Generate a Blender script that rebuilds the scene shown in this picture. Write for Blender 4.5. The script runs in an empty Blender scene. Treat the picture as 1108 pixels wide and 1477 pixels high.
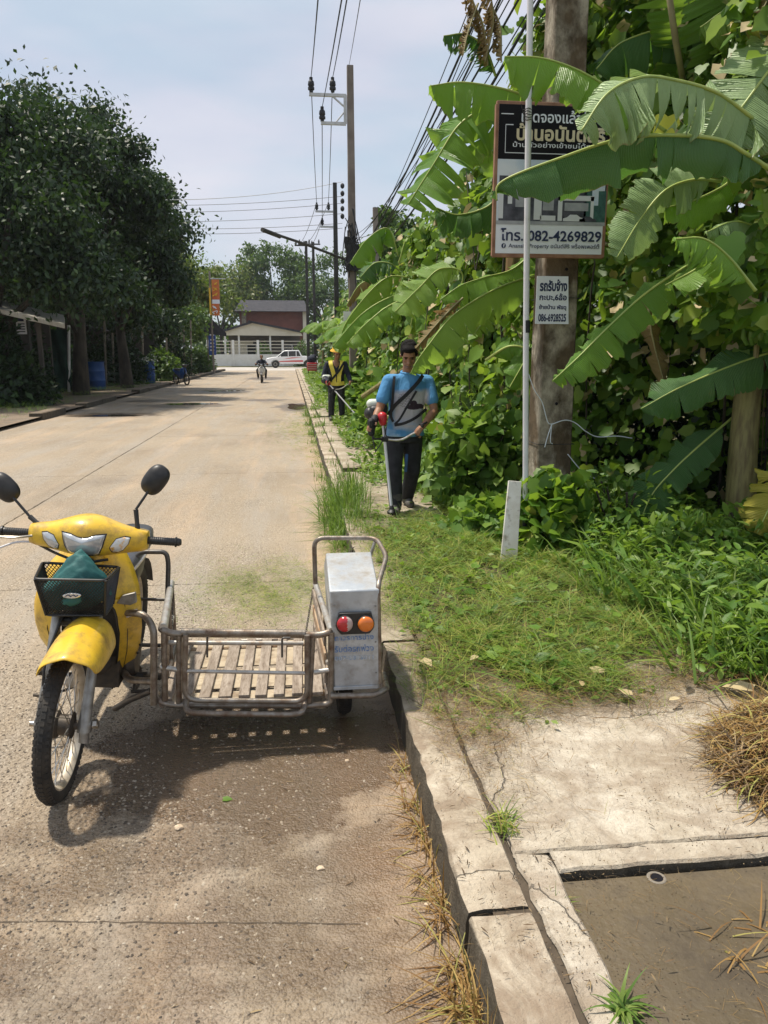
import bpy, bmesh, math, random
import numpy as np
from mathutils import Vector, Matrix, Euler, Quaternion

SC = bpy.context.scene
COL = SC.collection
R = math.radians
rng = random.Random(7)
npr = np.random.RandomState(11)

# ------------------------------------------------------------------ camera
CAM_H = 1.65
YAW, PITCH, FPX = R(6.446), R(11.885), 1100.0
cam_d = bpy.data.cameras.new('camera')
cam = bpy.data.objects.new('camera', cam_d)
COL.objects.link(cam)
cam.location = (0, 0, CAM_H)
cam.rotation_euler = (math.pi / 2 - PITCH, 0, -YAW)
cam_d.sensor_fit = 'HORIZONTAL'
cam_d.sensor_width = 36
cam_d.lens = 36 * FPX / 1108
cam_d.clip_start = .05
cam_d.clip_end = 3000
SC.camera = cam

# ------------------------------------------------------------------ sky, sun, exposure
SUN_EL, SUN_AZ = R(70), R(-58)          # azimuth from +Y, negative = to the left
world = bpy.data.worlds.new('World')
SC.world = world
world.use_nodes = True
wn, wl = world.node_tree.nodes, world.node_tree.links
bg = wn['Background']
sky = wn.new('ShaderNodeTexSky')
sky.sky_type = 'NISHITA'
sky.sun_disc = False
sky.sun_elevation = SUN_EL
sky.sun_rotation = SUN_AZ
sky.dust_density = 1.5
sky.air_density = 1.0
wtc = wn.new('ShaderNodeTexCoord')
wmp = wn.new('ShaderNodeMapping')
wmp.inputs['Scale'].default_value = (1.3, 1.3, 4.5)
wno = wn.new('ShaderNodeTexNoise')
wno.inputs['Scale'].default_value = 1.6
wno.inputs['Detail'].default_value = 6
wno.inputs['Roughness'].default_value = .5
wrp = wn.new('ShaderNodeValToRGB')
wrp.color_ramp.elements[0].position = .38
wrp.color_ramp.elements[0].color = (.58, .58, .58, 1)
wrp.color_ramp.elements[1].position = .66
wrp.color_ramp.elements[1].color = (.9, .9, .9, 1)
wmx = wn.new('ShaderNodeMixRGB')
wn2 = wn.new('ShaderNodeTexNoise'); wn2.inputs['Scale'].default_value = 2.6; wn2.inputs['Detail'].default_value = 3
wcr = wn.new('ShaderNodeValToRGB')                            # thin high cloud veil, bluish to faintly pink
wcr.color_ramp.elements[0].position = .4; wcr.color_ramp.elements[0].color = (.53, .615, .70, 1)
wcr.color_ramp.elements[1].position = .62; wcr.color_ramp.elements[1].color = (.665, .665, .735, 1)
wsc = wn.new('ShaderNodeMixRGB'); wsc.blend_type = 'MULTIPLY'; wsc.inputs['Fac'].default_value = 1; wsc.inputs['Color2'].default_value = (10, 10, 10, 1)
wl.new(wn2.outputs['Fac'], wcr.inputs['Fac']); wl.new(wcr.outputs[0], wsc.inputs['Color1']); wl.new(wsc.outputs[0], wmx.inputs['Color2'])
wl.new(wtc.outputs['Generated'], wmp.inputs['Vector'])
wl.new(wmp.outputs[0], wno.inputs['Vector']); wl.new(wmp.outputs[0], wn2.inputs['Vector'])
wl.new(wno.outputs['Fac'], wrp.inputs['Fac'])
wl.new(wrp.outputs[0], wmx.inputs['Fac'])
wl.new(sky.outputs[0], wmx.inputs['Color1'])
wl.new(wmx.outputs[0], bg.inputs['Color'])
bg.inputs['Strength'].default_value = .11

sd = bpy.data.lights.new('sun', 'SUN')
sun = bpy.data.objects.new('sun', sd)
COL.objects.link(sun)
sd.energy = 4.9
sd.angle = R(2.6)
sd.color = (1, .925, .80)
sv = Vector((math.sin(SUN_AZ) * math.cos(SUN_EL), math.cos(SUN_AZ) * math.cos(SUN_EL), math.sin(SUN_EL)))
sun.rotation_euler = sv.to_track_quat('Z', 'Y').to_euler()
sun.location = sv * 60
SC.view_settings.view_transform = 'Standard'
SC.view_settings.look = 'None'
SC.view_settings.gamma = 1
SC.view_settings.use_curve_mapping = False
SC.view_settings.exposure = 0.14
SC.render.engine = 'CYCLES'
SC.cycles.max_bounces = 8
SC.cycles.transparent_max_bounces = 8
SC.cycles.use_denoising = True

# ------------------------------------------------------------------ helpers
_cr = Vector((math.cos(YAW), -math.sin(YAW), 0))
_cf = Vector((math.sin(YAW) * math.cos(PITCH), math.cos(YAW) * math.cos(PITCH), -math.sin(PITCH)))
_cu = _cr.cross(_cf)


def at(px, py, y):
    """the point of the place seen at a photo pixel, at a chosen distance y down the road"""
    d = _cf * FPX + _cr * (px - 554) - _cu * (py - 738.5)
    return Vector((0, 0, CAM_H)) + d * (y / d.y)


def tag(o, label=None, cat=None, group=None, kind=None):
    if label: o['label'] = label
    if cat: o['category'] = cat
    if group: o['group'] = group
    if kind: o['kind'] = kind
    return o


def root(name, label, cat, loc=(0, 0, 0), rz=0, group=None):
    o = bpy.data.objects.new(name, None)
    COL.objects.link(o)
    o.location = loc
    o.rotation_euler = (0, 0, rz)
    o.empty_display_size = .1
    return tag(o, label, cat, group)


def link(name, me, parent=None, loc=None, rot=None, scale=None, w=False):
    o = bpy.data.objects.new(name, me)
    COL.objects.link(o)
    if parent is not None:
        o.parent = parent
        if w and parent.type == 'EMPTY':
            o.location = -parent.location
    if loc is not None: o.location = loc
    if rot is not None: o.rotation_euler = rot
    if scale is not None: o.scale = scale
    return o


def copy_tree(o, parent=None):
    c = o.copy()
    COL.objects.link(c)
    c.parent = parent
    for ch in list(o.children):
        copy_tree(ch, c)
    return c


def cr_spline(pts, n):
    """smooth curve through points, n samples per span"""
    P = [Vector(p) for p in pts]
    if len(P) < 3:
        return [P[0].lerp(P[-1], i / n) for i in range(n + 1)]
    Q = [P[0] * 2 - P[1]] + P + [P[-1] * 2 - P[-2]]
    out = []
    for i in range(1, len(Q) - 2):
        a, b, c, d = Q[i - 1:i + 3]
        for k in range(n):
            t = k / n
            out.append(.5 * ((2 * b) + (c - a) * t + (2 * a - 5 * b + 4 * c - d) * t * t + (3 * b - a - 3 * c + d) * t ** 3))
    out.append(P[-1].copy())
    return out


def rounded(pts, rad, n=5):
    """polyline with its inner corners rounded (bent tube)"""
    P = [Vector(p) for p in pts]
    out = [P[0]]
    for i in range(1, len(P) - 1):
        a, b, c = P[i - 1], P[i], P[i + 1]
        r = min(rad, (a - b).length * .49, (c - b).length * .49)
        p, q = b + (a - b).normalized() * r, b + (c - b).normalized() * r
        for k in range(n + 1):
            t = k / n
            out.append(p * (1 - t) ** 2 + b * 2 * t * (1 - t) + q * t * t)
    out.append(P[-1])
    return out


class MB:
    def __init__(s):
        s.v, s.f, s.m, s.cur = [], [], [], 0

    def add(s, vs, fs):
        b = len(s.v)
        s.v += [tuple(v) for v in vs]
        s.f += [tuple(b + i for i in f) for f in fs]
        s.m += [s.cur] * len(fs)
        return s

    def box(s, c, size, rot=None, taper=1.0):
        x, y, z = size[0] / 2, size[1] / 2, size[2] / 2
        vs = [Vector((sx * x * (taper if sz > 0 else 1), sy * y * (taper if sz > 0 else 1), sz * z)) for sz in (-1, 1) for sy in (-1, 1) for sx in (-1, 1)]
        if rot is not None:
            m = Euler(rot).to_matrix() if not isinstance(rot, Matrix) else rot
            vs = [m @ v for v in vs]
        c = Vector(c)
        return s.add([v + c for v in vs], [(0, 2, 3, 1), (4, 5, 7, 6), (0, 1, 5, 4), (2, 6, 7, 3), (0, 4, 6, 2), (1, 3, 7, 5)])

    def tube(s, path, r, n=8, cap=True, flat=1.0, up=None):
        P = [Vector(p) for p in path]
        rr = r if hasattr(r, '__len__') else [r] * len(P)
        rings, nrm = [], None
        for i, p in enumerate(P):
            t = (P[min(i + 1, len(P) - 1)] - P[max(i - 1, 0)])
            if t.length < 1e-9: t = Vector((0, 0, 1))
            t.normalize()
            if nrm is None:
                nrm = Vector(up) if up is not None else (Vector((0, 0, 1)) if abs(t.z) < .9 else Vector((1, 0, 0)))
            nrm = (nrm - t * nrm.dot(t))
            if nrm.length < 1e-6: nrm = t.orthogonal()
            nrm.normalize()
            b = t.cross(nrm)
            rings.append([p + (nrm * math.cos(2 * math.pi * k / n) * flat + b * math.sin(2 * math.pi * k / n)) * rr[i] for k in range(n)])
        return s.loft(rings, cap)

    def loft(s, rings, cap=True, closed=True):
        n = len(rings[0])
        vs = [v for r_ in rings for v in r_]
        fs = []
        for i in range(len(rings) - 1):
            for k in range(n if closed else n - 1):
                a, b = i * n + k, i * n + (k + 1) % n
                fs.append((a, b, b + n, a + n))
        if cap and closed:
            fs.append(tuple(range(n - 1, -1, -1)))
            o = (len(rings) - 1) * n
            fs.append(tuple(o + k for k in range(n)))
        return s.add(vs, fs)

    def sphere(s, c, r, nu=14, nv=9, rot=None):
        r = (r, r, r) if not hasattr(r, '__len__') else r
        m = Euler(rot).to_matrix() if rot is not None and not isinstance(rot, Matrix) else rot
        c = Vector(c)
        vs = []
        for j in range(1, nv):
            a = math.pi * j / nv
            for i in range(nu):
                b = 2 * math.pi * i / nu
                v = Vector((r[0] * math.sin(a) * math.cos(b), r[1] * math.sin(a) * math.sin(b), -r[2] * math.cos(a)))
                vs.append(c + (m @ v if m else v))
        for z in (-r[2], r[2]):
            v = Vector((0, 0, z))
            vs.append(c + (m @ v if m else v))
        fs = []
        for j in range(nv - 2):
            for i in range(nu):
                fs.append((j * nu + i, j * nu + (i + 1) % nu, (j + 1) * nu + (i + 1) % nu, (j + 1) * nu + i))
        lo, hi = len(vs) - 2, len(vs) - 1
        for i in range(nu):
            fs.append((lo, (i + 1) % nu, i))
            fs.append((hi, (nv - 2) * nu + i, (nv - 2) * nu + (i + 1) % nu))
        return s.add(vs, fs)

    def capsule(s, p0, r0, p1, r1, n=12, sx=1.0, up=None):
        """rounded cone between two points (closed)"""
        p0, p1 = Vector(p0), Vector(p1)
        d = (p1 - p0)
        t = d.normalized()
        path, rr = [], []
        for k in range(5):
            a = math.pi / 2 * (1 - k / 4)
            path.append(p0 - t * r0 * math.sin(a)); rr.append(max(r0 * math.cos(a), 1e-4))
        for k in range(5):
            a = math.pi / 2 * (k / 4)
            path.append(p1 + t * r1 * math.sin(a)); rr.append(max(r1 * math.cos(a), 1e-4))
        return s.tube(path, rr, n, True, sx, up)

    def lathe(s, prof, c, axis='z', n=20, M_=None):
        """prof: list of (radius, height)"""
        rings = []
        for r_, h in prof:
            ring = []
            for k in range(n):
                a = 2 * math.pi * k / n
                p = Vector((r_ * math.cos(a), r_ * math.sin(a), h))
                if axis == 'x': p = Vector((p.z, p.x, p.y))
                if axis == 'y': p = Vector((p.y, p.z, p.x))
                if M_ is not None: p = M_ @ p
                ring.append(Vector(c) + p)
            rings.append(ring)
        return s.loft(rings)

    def prism(s, poly, h, origin=(0, 0, 0), ex=(1, 0, 0), ey=(0, 1, 0), ez=None):
        """2D polygon extruded by h along ez"""
        ex, ey = Vector(ex), Vector(ey)
        ez = Vector(ez) if ez is not None else ex.cross(ey)
        o = Vector(origin)
        n = len(poly)
        vs = [o + ex * a + ey * b for a, b in poly] + [o + ex * a + ey * b + ez * h for a, b in poly]
        fs = [tuple(range(n - 1, -1, -1)), tuple(range(n, 2 * n))] + [(k, (k + 1) % n, n + (k + 1) % n, n + k) for k in range(n)]
        return s.add(vs, fs)

    def mesh(s, name, mats, smooth=40):
        me = bpy.data.meshes.new(name)
        me.from_pydata(s.v, [], s.f)
        for m in (mats if isinstance(mats, (list, tuple)) else [mats]):
            me.materials.append(m)
        if any(s.m): me.polygons.foreach_set('material_index', s.m)
        if smooth:
            me.polygons.foreach_set('use_smooth', [True] * len(me.polygons))
            if smooth < 170: me.set_sharp_from_angle(angle=R(smooth))
        me.update()
        return me

    def build(s, name, mats, parent=None, w=True, smooth=40, bevel=0, **kw):
        o = link(name, s.mesh(name, mats, smooth), parent, w=w, **kw)
        if bevel:
            b = o.modifiers.new('bevel', 'BEVEL')
            b.width = bevel; b.segments = 2; b.limit_method = 'ANGLE'; b.angle_limit = R(40)
        return o


def arr_mesh(name, co, faces, mat, rnd=None, uv=None, smooth=False):
    """fast mesh from arrays; every face has the same vertex count"""
    me = bpy.data.meshes.new(name)
    nf, k = faces.shape
    me.vertices.add(len(co)); me.vertices.foreach_set('co', np.ascontiguousarray(co, dtype=np.float32).ravel())
    me.loops.add(nf * k); me.loops.foreach_set('vertex_index', faces.astype(np.int32).ravel())
    me.polygons.add(nf)
    me.polygons.foreach_set('loop_start', np.arange(0, nf * k, k, dtype=np.int32))
    me.polygons.foreach_set('loop_total', np.full(nf, k, dtype=np.int32))
    if smooth: me.polygons.foreach_set('use_smooth', np.ones(nf, dtype=bool))
    me.update(calc_edges=True)
    if rnd is not None:
        a = me.attributes.new('rnd', 'FLOAT', 'FACE'); a.data.foreach_set('value', rnd.astype(np.float32))
    for m in (mat if isinstance(mat, (list, tuple)) else [mat]): me.materials.append(m)
    return me


# leaf templates: long axis +x from the stalk, width y, normal +z, unit length
def tpl(kind):
    if kind == 'quad':
        v = [(0, 0, 0), (.5, .26, .05), (1, 0, -.08), (.5, -.26, .05)]
        f = [(0, 3, 2, 1)]
    elif kind == 'oval':
        v = [(0, 0, 0), (.5, 0, -.02), (1, 0, -.12), (.25, .2, .05), (.62, .2, .03), (.25, -.2, .05), (.62, -.2, .03)]
        f = [(0, 1, 4, 3), (0, 5, 6, 1), (1, 2, 4, 4), (1, 6, 6, 2)]
        v += [(.85, .1, -.04), (.85, -.1, -.04)]
        f = [(0, 1, 4, 3), (0, 5, 6, 1), (1, 2, 7, 4), (1, 6, 8, 2)]
    elif kind == 'heart':
        v = [(0, 0, 0), (.45, 0, -.03), (1, 0, -.2), (-.1, .3, .1), (.42, .43, .06), (.78, .2, -.06), (-.1, -.3, .1), (.42, -.43, .06), (.78, -.2, -.06)]
        f = [(0, 1, 4, 3), (1, 2, 5, 4), (0, 6, 7, 1), (1, 7, 8, 2)]
    elif kind == 'lobed':
        v = [(.3, 0, .0)]
        ring = [(0, 0), (-.13, .22), (-.02, .42), (.20, .52), (.38, .40), (.60, .40), (.78, .18), (1.0, 0), (.78, -.18), (.60, -.40), (.38, -.40), (.20, -.52), (-.02, -.42), (-.13, -.22)]
        v += [(a, b, .08 * abs(b) - .1 * max(a - .4, 0) * 1.4) for a, b in ring]
        n = len(ring)
        f = [(0, 1 + (i + 2) % n, 1 + i + 1, 1 + i) for i in range(0, n, 2)]
    elif kind == 'blade':
        v = [(0, -.02, 0), (0, .02, 0), (.4, .018, .05), (.4, -.018, .05), (.75, .012, 0), (.75, -.012, 0), (1, .002, -.12), (1, -.002, -.12)]
        f = [(0, 3, 2, 1), (3, 5, 4, 2), (5, 7, 6, 4)]
    elif kind == 'strap':
        v = [(0, -.035, 0), (0, .035, 0), (.35, .045, .1), (.35, -.045, .1), (.7, .035, .06), (.7, -.035, .06), (1, .003, -.14), (1, -.003, -.14)]
        f = [(0, 3, 2, 1), (3, 5, 4, 2), (5, 7, 6, 4)]
    elif kind == 'chip':
        v = [(0, -.03, 0), (.45, -.09, .03), (1, -.02, .02), (.9, .05, .0), (.4, .08, .05), (0, .04, 0)]
        f = [(0, 1, 4, 5), (1, 2, 3, 4)]
    elif kind == 'thin':
        v = [(0, -.008, 0), (0, .008, 0), (.5, .007, .07), (.5, -.007, .07), (1, .002, -.02), (1, -.002, -.02)]
        f = [(0, 3, 2, 1), (3, 5, 4, 2)]
    elif kind == 'pebble':
        v = [(-.5, 0, .05), (0, -.4, .0), (.5, .05, .05), (0, .42, .0), (-.22, -.15, .3), (.2, -.18, .26), (.24, .17, .3), (-.18, .2, .28)]
        f = [(0, 1, 5, 4), (1, 2, 6, 5), (2, 3, 7, 6), (3, 0, 4, 7), (4, 5, 6, 7)]
    elif kind == 'straw':
        v = [(0, -.014, 0), (0, .014, 0), (1, .01, 0), (1, -.01, 0)]
        f = [(0, 3, 2, 1)]
    return np.array(v, float), np.array(f, int)


TPL = {k: tpl(k) for k in ('quad', 'oval', 'heart', 'lobed', 'blade', 'strap', 'straw', 'thin', 'pebble', 'chip')}


def unit(a):
    return a / np.maximum(np.linalg.norm(a, axis=1, keepdims=True), 1e-9)


def leaves(name, P, D, N, S, kind, mat, seed=0):
    """P points, D long axis, N normal hint, S sizes"""
    rs = np.random.RandomState(seed)
    v, f = TPL[kind]
    X = unit(D)
    Y = unit(np.cross(N, X))
    Z = np.cross(X, Y)
    n = len(P)
    co = P[:, None, :] + S[:, None, None] * (v[None, :, 0:1] * X[:, None, :] + v[None, :, 1:2] * Y[:, None, :] + v[None, :, 2:3] * Z[:, None, :])
    fs = (f[None] + (np.arange(n) * len(v))[:, None, None]).reshape(-1, f.shape[1])
    rnd = np.repeat(rs.rand(n), len(f))
    return arr_mesh(name, co.reshape(-1, 3), fs, mat, rnd)


def rdir(n, rs):
    return unit(rs.normal(size=(n, 3)))


# ------------------------------------------------------------------ materials
def nodes(name):
    m = bpy.data.materials.new(name)
    m.use_nodes = True
    nt = m.node_tree
    return m, nt, nt.nodes, nt.links, nt.nodes['Principled BSDF']


def c4(c): return (c[0], c[1], c[2], 1)


def noise(nt, vec, scale, detail=4, rough=.55, dist=0):
    n = nt.nodes.new('ShaderNodeTexNoise')
    n.inputs['Scale'].default_value = scale
    n.inputs['Detail'].default_value = detail
    n.inputs['Roughness'].default_value = rough
    n.inputs['Distortion'].default_value = dist
    if vec is not None: nt.links.new(vec, n.inputs['Vector'])
    return n.outputs['Fac']


def ramp(nt, fac, stops, interp='LINEAR'):
    r_ = nt.nodes.new('ShaderNodeValToRGB')
    cr = r_.color_ramp
    cr.interpolation = interp
    while len(cr.elements) < len(stops): cr.elements.new(.5)
    for e, (p, c) in zip(cr.elements, stops):
        e.position = p
        e.color = c4(c) if hasattr(c, '__len__') else (c, c, c, 1)
    nt.links.new(fac, r_.inputs['Fac'])
    return r_.outputs['Color']


def mix(nt, fac, a, b, mode='MIX'):
    m = nt.nodes.new('ShaderNodeMixRGB')
    m.blend_type = mode
    for s, x in (('Fac', fac), ('Color1', a), ('Color2', b)):
        if isinstance(x, bpy.types.NodeSocket): nt.links.new(x, m.inputs[s])
        elif hasattr(x, '__len__'): m.inputs[s].default_value = c4(x)
        else: m.inputs[s].default_value = x if s == 'Fac' else (x, x, x, 1)
    return m.outputs['Color']


def mth(nt, op, a, b=None, clamp=False):
    m = nt.nodes.new('ShaderNodeMath')
    m.operation = op
    m.use_clamp = clamp
    for i, x in enumerate((a, b)):
        if x is None: continue
        if isinstance(x, bpy.types.NodeSocket): nt.links.new(x, m.inputs[i])
        else: m.inputs[i].default_value = x
    return m.outputs[0]


def bump(nt, bs, h, strength=.3, dist=.01, prev=None):
    b = nt.nodes.new('ShaderNodeBump')
    b.inputs['Strength'].default_value = strength
    b.inputs['Distance'].default_value = dist
    nt.links.new(h, b.inputs['Height'])
    if prev is not None: nt.links.new(prev, b.inputs['Normal'])
    if bs is not None: nt.links.new(b.outputs[0], bs.inputs['Normal'])
    return b.outputs[0]


def coords(nt, which='Object', scale=None):
    t = nt.nodes.new('ShaderNodeTexCoord').outputs[which] if which != 'World' else nt.nodes.new('ShaderNodeNewGeometry').outputs['Position']
    if scale is None: return t
    mp = nt.nodes.new('ShaderNodeMapping')
    mp.inputs['Scale'].default_value = scale
    nt.links.new(t, mp.inputs['Vector'])
    return mp.outputs[0]


def mat(name, c, c2=None, rough=.5, metal=0, scale=6, bmp=0, bscale=60, dirt=None, dirt_amt=.5, dscale=3, spec=.5, coat=0, lo=.35, hi=.65, stretch=None, bdist=.01):
    m, nt, n, l, bs = nodes(name)
    v = coords(nt, 'World', stretch)
    col = None
    if c2 is not None:
        col = mix(nt, ramp(nt, noise(nt, v, scale), [(lo, 0.), (hi, 1.)]), c, c2)
    if dirt is not None:
        d = ramp(nt, noise(nt, v, dscale, 8, .7), [(.62 - .3 * dirt_amt, 0.), (.8 - .2 * dirt_amt, 1.)])
        col = mix(nt, d, col if col is not None else c, dirt)
        rr = mix(nt, d, rough, min(rough + .35, .95))
        l.new(rr, bs.inputs['Roughness'])
    else:
        bs.inputs['Roughness'].default_value = rough
    if col is not None: l.new(col, bs.inputs['Base Color'])
    else: bs.inputs['Base Color'].default_value = c4(c)
    bs.inputs['Metallic'].default_value = metal
    bs.inputs['Specular IOR Level'].default_value = spec
    bs.inputs['Coat Weight'].default_value = coat
    bs.inputs['Coat Roughness'].default_value = .15
    if bmp: bump(nt, bs, noise(nt, v, bscale, 5, .6), bmp, bdist)
    return m


def leafmat(name, stops, rough=.45, trans=.3, tcol=(.25, .42, .03), spec=.4, vein=False):
    m, nt, n, l, bs = nodes(name)
    at_ = n.new('ShaderNodeAttribute'); at_.attribute_name = 'rnd'
    oi = n.new('ShaderNodeObjectInfo')
    f = mth(nt, 'FRACT', mth(nt, 'ADD', at_.outputs['Fac'], oi.outputs['Random']))
    col = ramp(nt, f, stops)
    v = coords(nt, 'World')
    col = mix(nt, mth(nt, 'MULTIPLY', ramp(nt, noise(nt, v, 1.7, 3), [(.4, 0.), (.65, 1.)]), .35), col, stops[0][1])
    if vein:
        uv = coords(nt, 'UV')
        w = n.new('ShaderNodeTexWave'); w.wave_type = 'BANDS'; w.bands_direction = 'X'
        w.inputs['Scale'].default_value = 26; w.inputs['Distortion'].default_value = .7; w.inputs['Detail'].default_value = 2
        l.new(uv, w.inputs['Vector'])
        col = mix(nt, mth(nt, 'MULTIPLY', w.outputs['Fac'], .22), col, (.23, .38, .10))
        n2 = noise(nt, v, 14, 5, .7)
        su = n.new('ShaderNodeSeparateXYZ'); l.new(uv, su.inputs[0])
        edge = ramp(nt, mth(nt, 'ADD', su.outputs['Y'], mth(nt, 'MULTIPLY', mth(nt, 'SUBTRACT', n2, .5), .14)), [(.975, 0.), (1.0, .8)])
        col = mix(nt, edge, col, (.26, .19, .07))
        col = mix(nt, ramp(nt, n2, [(.60, 0.), (.78, .45)]), col, (.20, .20, .05))
        bump(nt, bs, mth(nt, 'ADD', w.outputs['Fac'], mth(nt, 'MULTIPLY', noise(nt, coords(nt, 'UV', (14, 1.2, 1)), 2.5, 4, .6), 2.5)), .6, .008)
    l.new(col, bs.inputs['Base Color'])
    bs.inputs['Roughness'].default_value = rough
    bs.inputs['Specular IOR Level'].default_value = spec
    tr = n.new('ShaderNodeBsdfTranslucent')
    tc = mix(nt, .55, col, tcol)
    l.new(tc, tr.inputs['Color'])
    ms = n.new('ShaderNodeMixShader')
    ms.inputs[0].default_value = trans
    l.new(bs.outputs[0], ms.inputs[1]); l.new(tr.outputs[0], ms.inputs[2])
    l.new(ms.outputs[0], n['Material Output'].inputs['Surface'])
    return m


MT = {}
MT['vine'] = leafmat('vine_leaf', [(0, (.035, .09, .014)), (.3, (.085, .19, .024)), (.7, (.18, .31, .035)), (.93, (.30, .42, .055)), (1, (.38, .30, .09))], .45, .45, (.42, .62, .04))
MT['weed'] = leafmat('weed_leaf', [(0, (.06, .14, .02)), (.5, (.13, .25, .035)), (1, (.26, .37, .06))], .5, .38, (.32, .5, .04))
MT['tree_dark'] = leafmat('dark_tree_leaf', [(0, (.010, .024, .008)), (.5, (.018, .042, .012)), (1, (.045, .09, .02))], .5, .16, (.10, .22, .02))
MT['tree_mid'] = leafmat('tree_leaf', [(0, (.03, .07, .02)), (.5, (.06, .12, .03)), (1, (.11, .18, .04))], .5, .25)
MT['tree_yellow'] = leafmat('yellow_tree_leaf', [(0, (.05, .09, .02)), (.5, (.12, .16, .04)), (1, (.22, .20, .06))], .5, .3)
MT['grass'] = leafmat('grass_blade', [(0, (.07, .14, .025)), (.5, (.15, .25, .04)), (1, (.27, .34, .08))], .5, .35)
MT['clip'] = leafmat('cut_grass', [(0, (.055, .105, .014)), (.3, (.14, .23, .024)), (.65, (.28, .38, .045)), (.88, (.44, .46, .09)), (1, (.48, .36, .13))], .6, .3, (.3, .42, .04))
MT['pebble'] = leafmat('road_pebble', [(0, (.05, .04, .032)), (.35, (.14, .11, .08)), (.65, (.30, .245, .18)), (.9, (.38, .315, .235)), (1, (.46, .40, .32))], .75, 0)
MT['hay'] = leafmat('dry_grass', [(0, (.16, .08, .025)), (.4, (.31, .18, .055)), (.8, (.44, .31, .11)), (.9, (.30, .32, .07)), (1, (.50, .42, .17))], .7, .2, (.4, .25, .08))
MT['debris'] = leafmat('dark_debris', [(0, (.06, .04, .022)), (.5, (.15, .095, .05)), (1, (.34, .25, .13))], .8, .05, (.2, .12, .05))
MT['dryleaf'] = leafmat('dry_leaf', [(0, (.42, .32, .16)), (1, (.62, .52, .32))], .7, .15, (.5, .35, .15))
MT['banana'] = leafmat('banana_leaf', [(0, (.13, .28, .035)), (.5, (.19, .36, .05)), (1, (.28, .43, .09))], .38, .42, (.40, .60, .05), .5, True)
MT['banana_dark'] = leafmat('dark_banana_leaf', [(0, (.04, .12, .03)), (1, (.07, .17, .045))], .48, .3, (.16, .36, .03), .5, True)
MT['banana_pale'] = leafmat('pale_banana_leaf', [(0, (.24, .36, .15)), (1, (.32, .44, .20))], .48, .25, (.35, .5, .10), .5, True)
MT['banana_dead'] = leafmat('dead_banana_leaf', [(0, (.24, .15, .07)), (1, (.42, .30, .16))], .7, .25, (.4, .22, .08), .3, True)
MT['banana_yellow'] = leafmat('yellow_banana_leaf', [(0, (.42, .36, .05)), (1, (.50, .42, .06))], .5, .3, (.5, .45, .05), .3, True)
MT['rib'] = mat('midrib', (.42, .48, .12), (.30, .40, .10), .4)
MT['ribdark'] = mat('old_midrib', (.20, .17, .08), (.30, .27, .12), .6)
MT['stem'] = mat('banana_stem', (.16, .12, .05), (.30, .26, .10), .6, scale=5, stretch=(6, 6, 1), bmp=.4, bscale=8)
MT['bark'] = mat('bark', (.03, .024, .017), (.07, .055, .038), .85, bmp=.5, bscale=14, stretch=(1, 1, .3))
MT['palebark'] = mat('pale_bark', (.30, .27, .22), (.16, .13, .10), .85, bmp=.4, bscale=14)
MT['soil'] = mat('soil', (.10, .07, .04), (.17, .13, .07), .95, scale=2.5, bmp=.8, bscale=30, bdist=.03)
MT['greensoil'] = mat('mossy_soil', (.085, .075, .035), (.15, .14, .05), .95, scale=3, bmp=.8, bscale=30, bdist=.03)
MT['wood'] = mat('grey_wood', (.25, .20, .155), (.40, .335, .27), .8, scale=6, stretch=(6, 1, 1), dirt=(.14, .10, .07), dirt_amt=.5, dscale=14, bmp=.5, bscale=40)
MT['woodpale'] = mat('pale_board', (.50, .42, .30), (.36, .29, .20), .85, scale=12, dirt=(.16, .11, .07), dirt_amt=.4, dscale=14)
MT['rust'] = mat('rusty_wood', (.30, .18, .10), (.48, .36, .24), .8, scale=10, bmp=.3)
MT['tubegrey'] = mat('worn_steel_tube', (.20, .165, .13), (.34, .31, .27), .42, .7, scale=22, dirt=(.17, .10, .06), dirt_amt=.5, dscale=16, bmp=.15, bscale=120)
MT['tubelight'] = mat('light_steel_tube', (.52, .50, .46), (.40, .37, .33), .4, .55, scale=20, dirt=(.30, .20, .12), dirt_amt=.3, dscale=20)
MT['tubedark'] = mat('dark_steel_tube', (.07, .065, .06), (.13, .12, .11), .42, .5, scale=12, dirt=(.18, .13, .08), dirt_amt=.3, dscale=20)
MT['galv'] = mat('galvanised_sheet', (.40, .43, .46), (.56, .585, .60), .42, .35, scale=7, dirt=(.30, .27, .23), dirt_amt=.55, dscale=9, bmp=.25, bscale=5, bdist=.02)
MT['yellow'] = mat('yellow_plastic', (.76, .50, .035), (.66, .40, .03), .36, scale=5, dirt=(.30, .18, .05), dirt_amt=.48, dscale=13, coat=.25, bmp=.12, bscale=16, bdist=.01)
MT['black'] = mat('black_plastic', (.012, .012, .013), (.03, .028, .026), .45, scale=20)
MT['rubber'] = mat('tyre_rubber', (.018, .017, .016), (.045, .038, .03), .8, scale=14, bmp=.2)
MT['chrome'] = mat('dull_chrome', (.60, .58, .54), (.42, .36, .28), .28, .9, scale=30)
MT['rim'] = mat('dusty_rim', (.62, .56, .46), (.46, .38, .27), .45, .5, scale=25)
MT['alu'] = mat('cast_aluminium', (.36, .35, .33), (.22, .21, .19), .45, .7, scale=25)
MT['engine'] = mat('greasy_engine', (.05, .045, .04), (.10, .08, .06), .55, .4, scale=30)
MT['seat'] = mat('seat_vinyl', (.035, .037, .042), (.06, .06, .065), .38, scale=10, bmp=.1)
MT['lens'] = mat('clear_lens', (.62, .64, .66), (.42, .44, .47), .12, .35, scale=18, coat=1)
MT['lensorange'] = mat('clear_lens_amber', (.72, .72, .70), (.80, .42, .10), .14, .1, scale=24, coat=1, lo=.5, hi=.6)
MT['red'] = mat('red_lens', (.55, .02, .03), (.42, .015, .02), .2, coat=.8)
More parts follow.
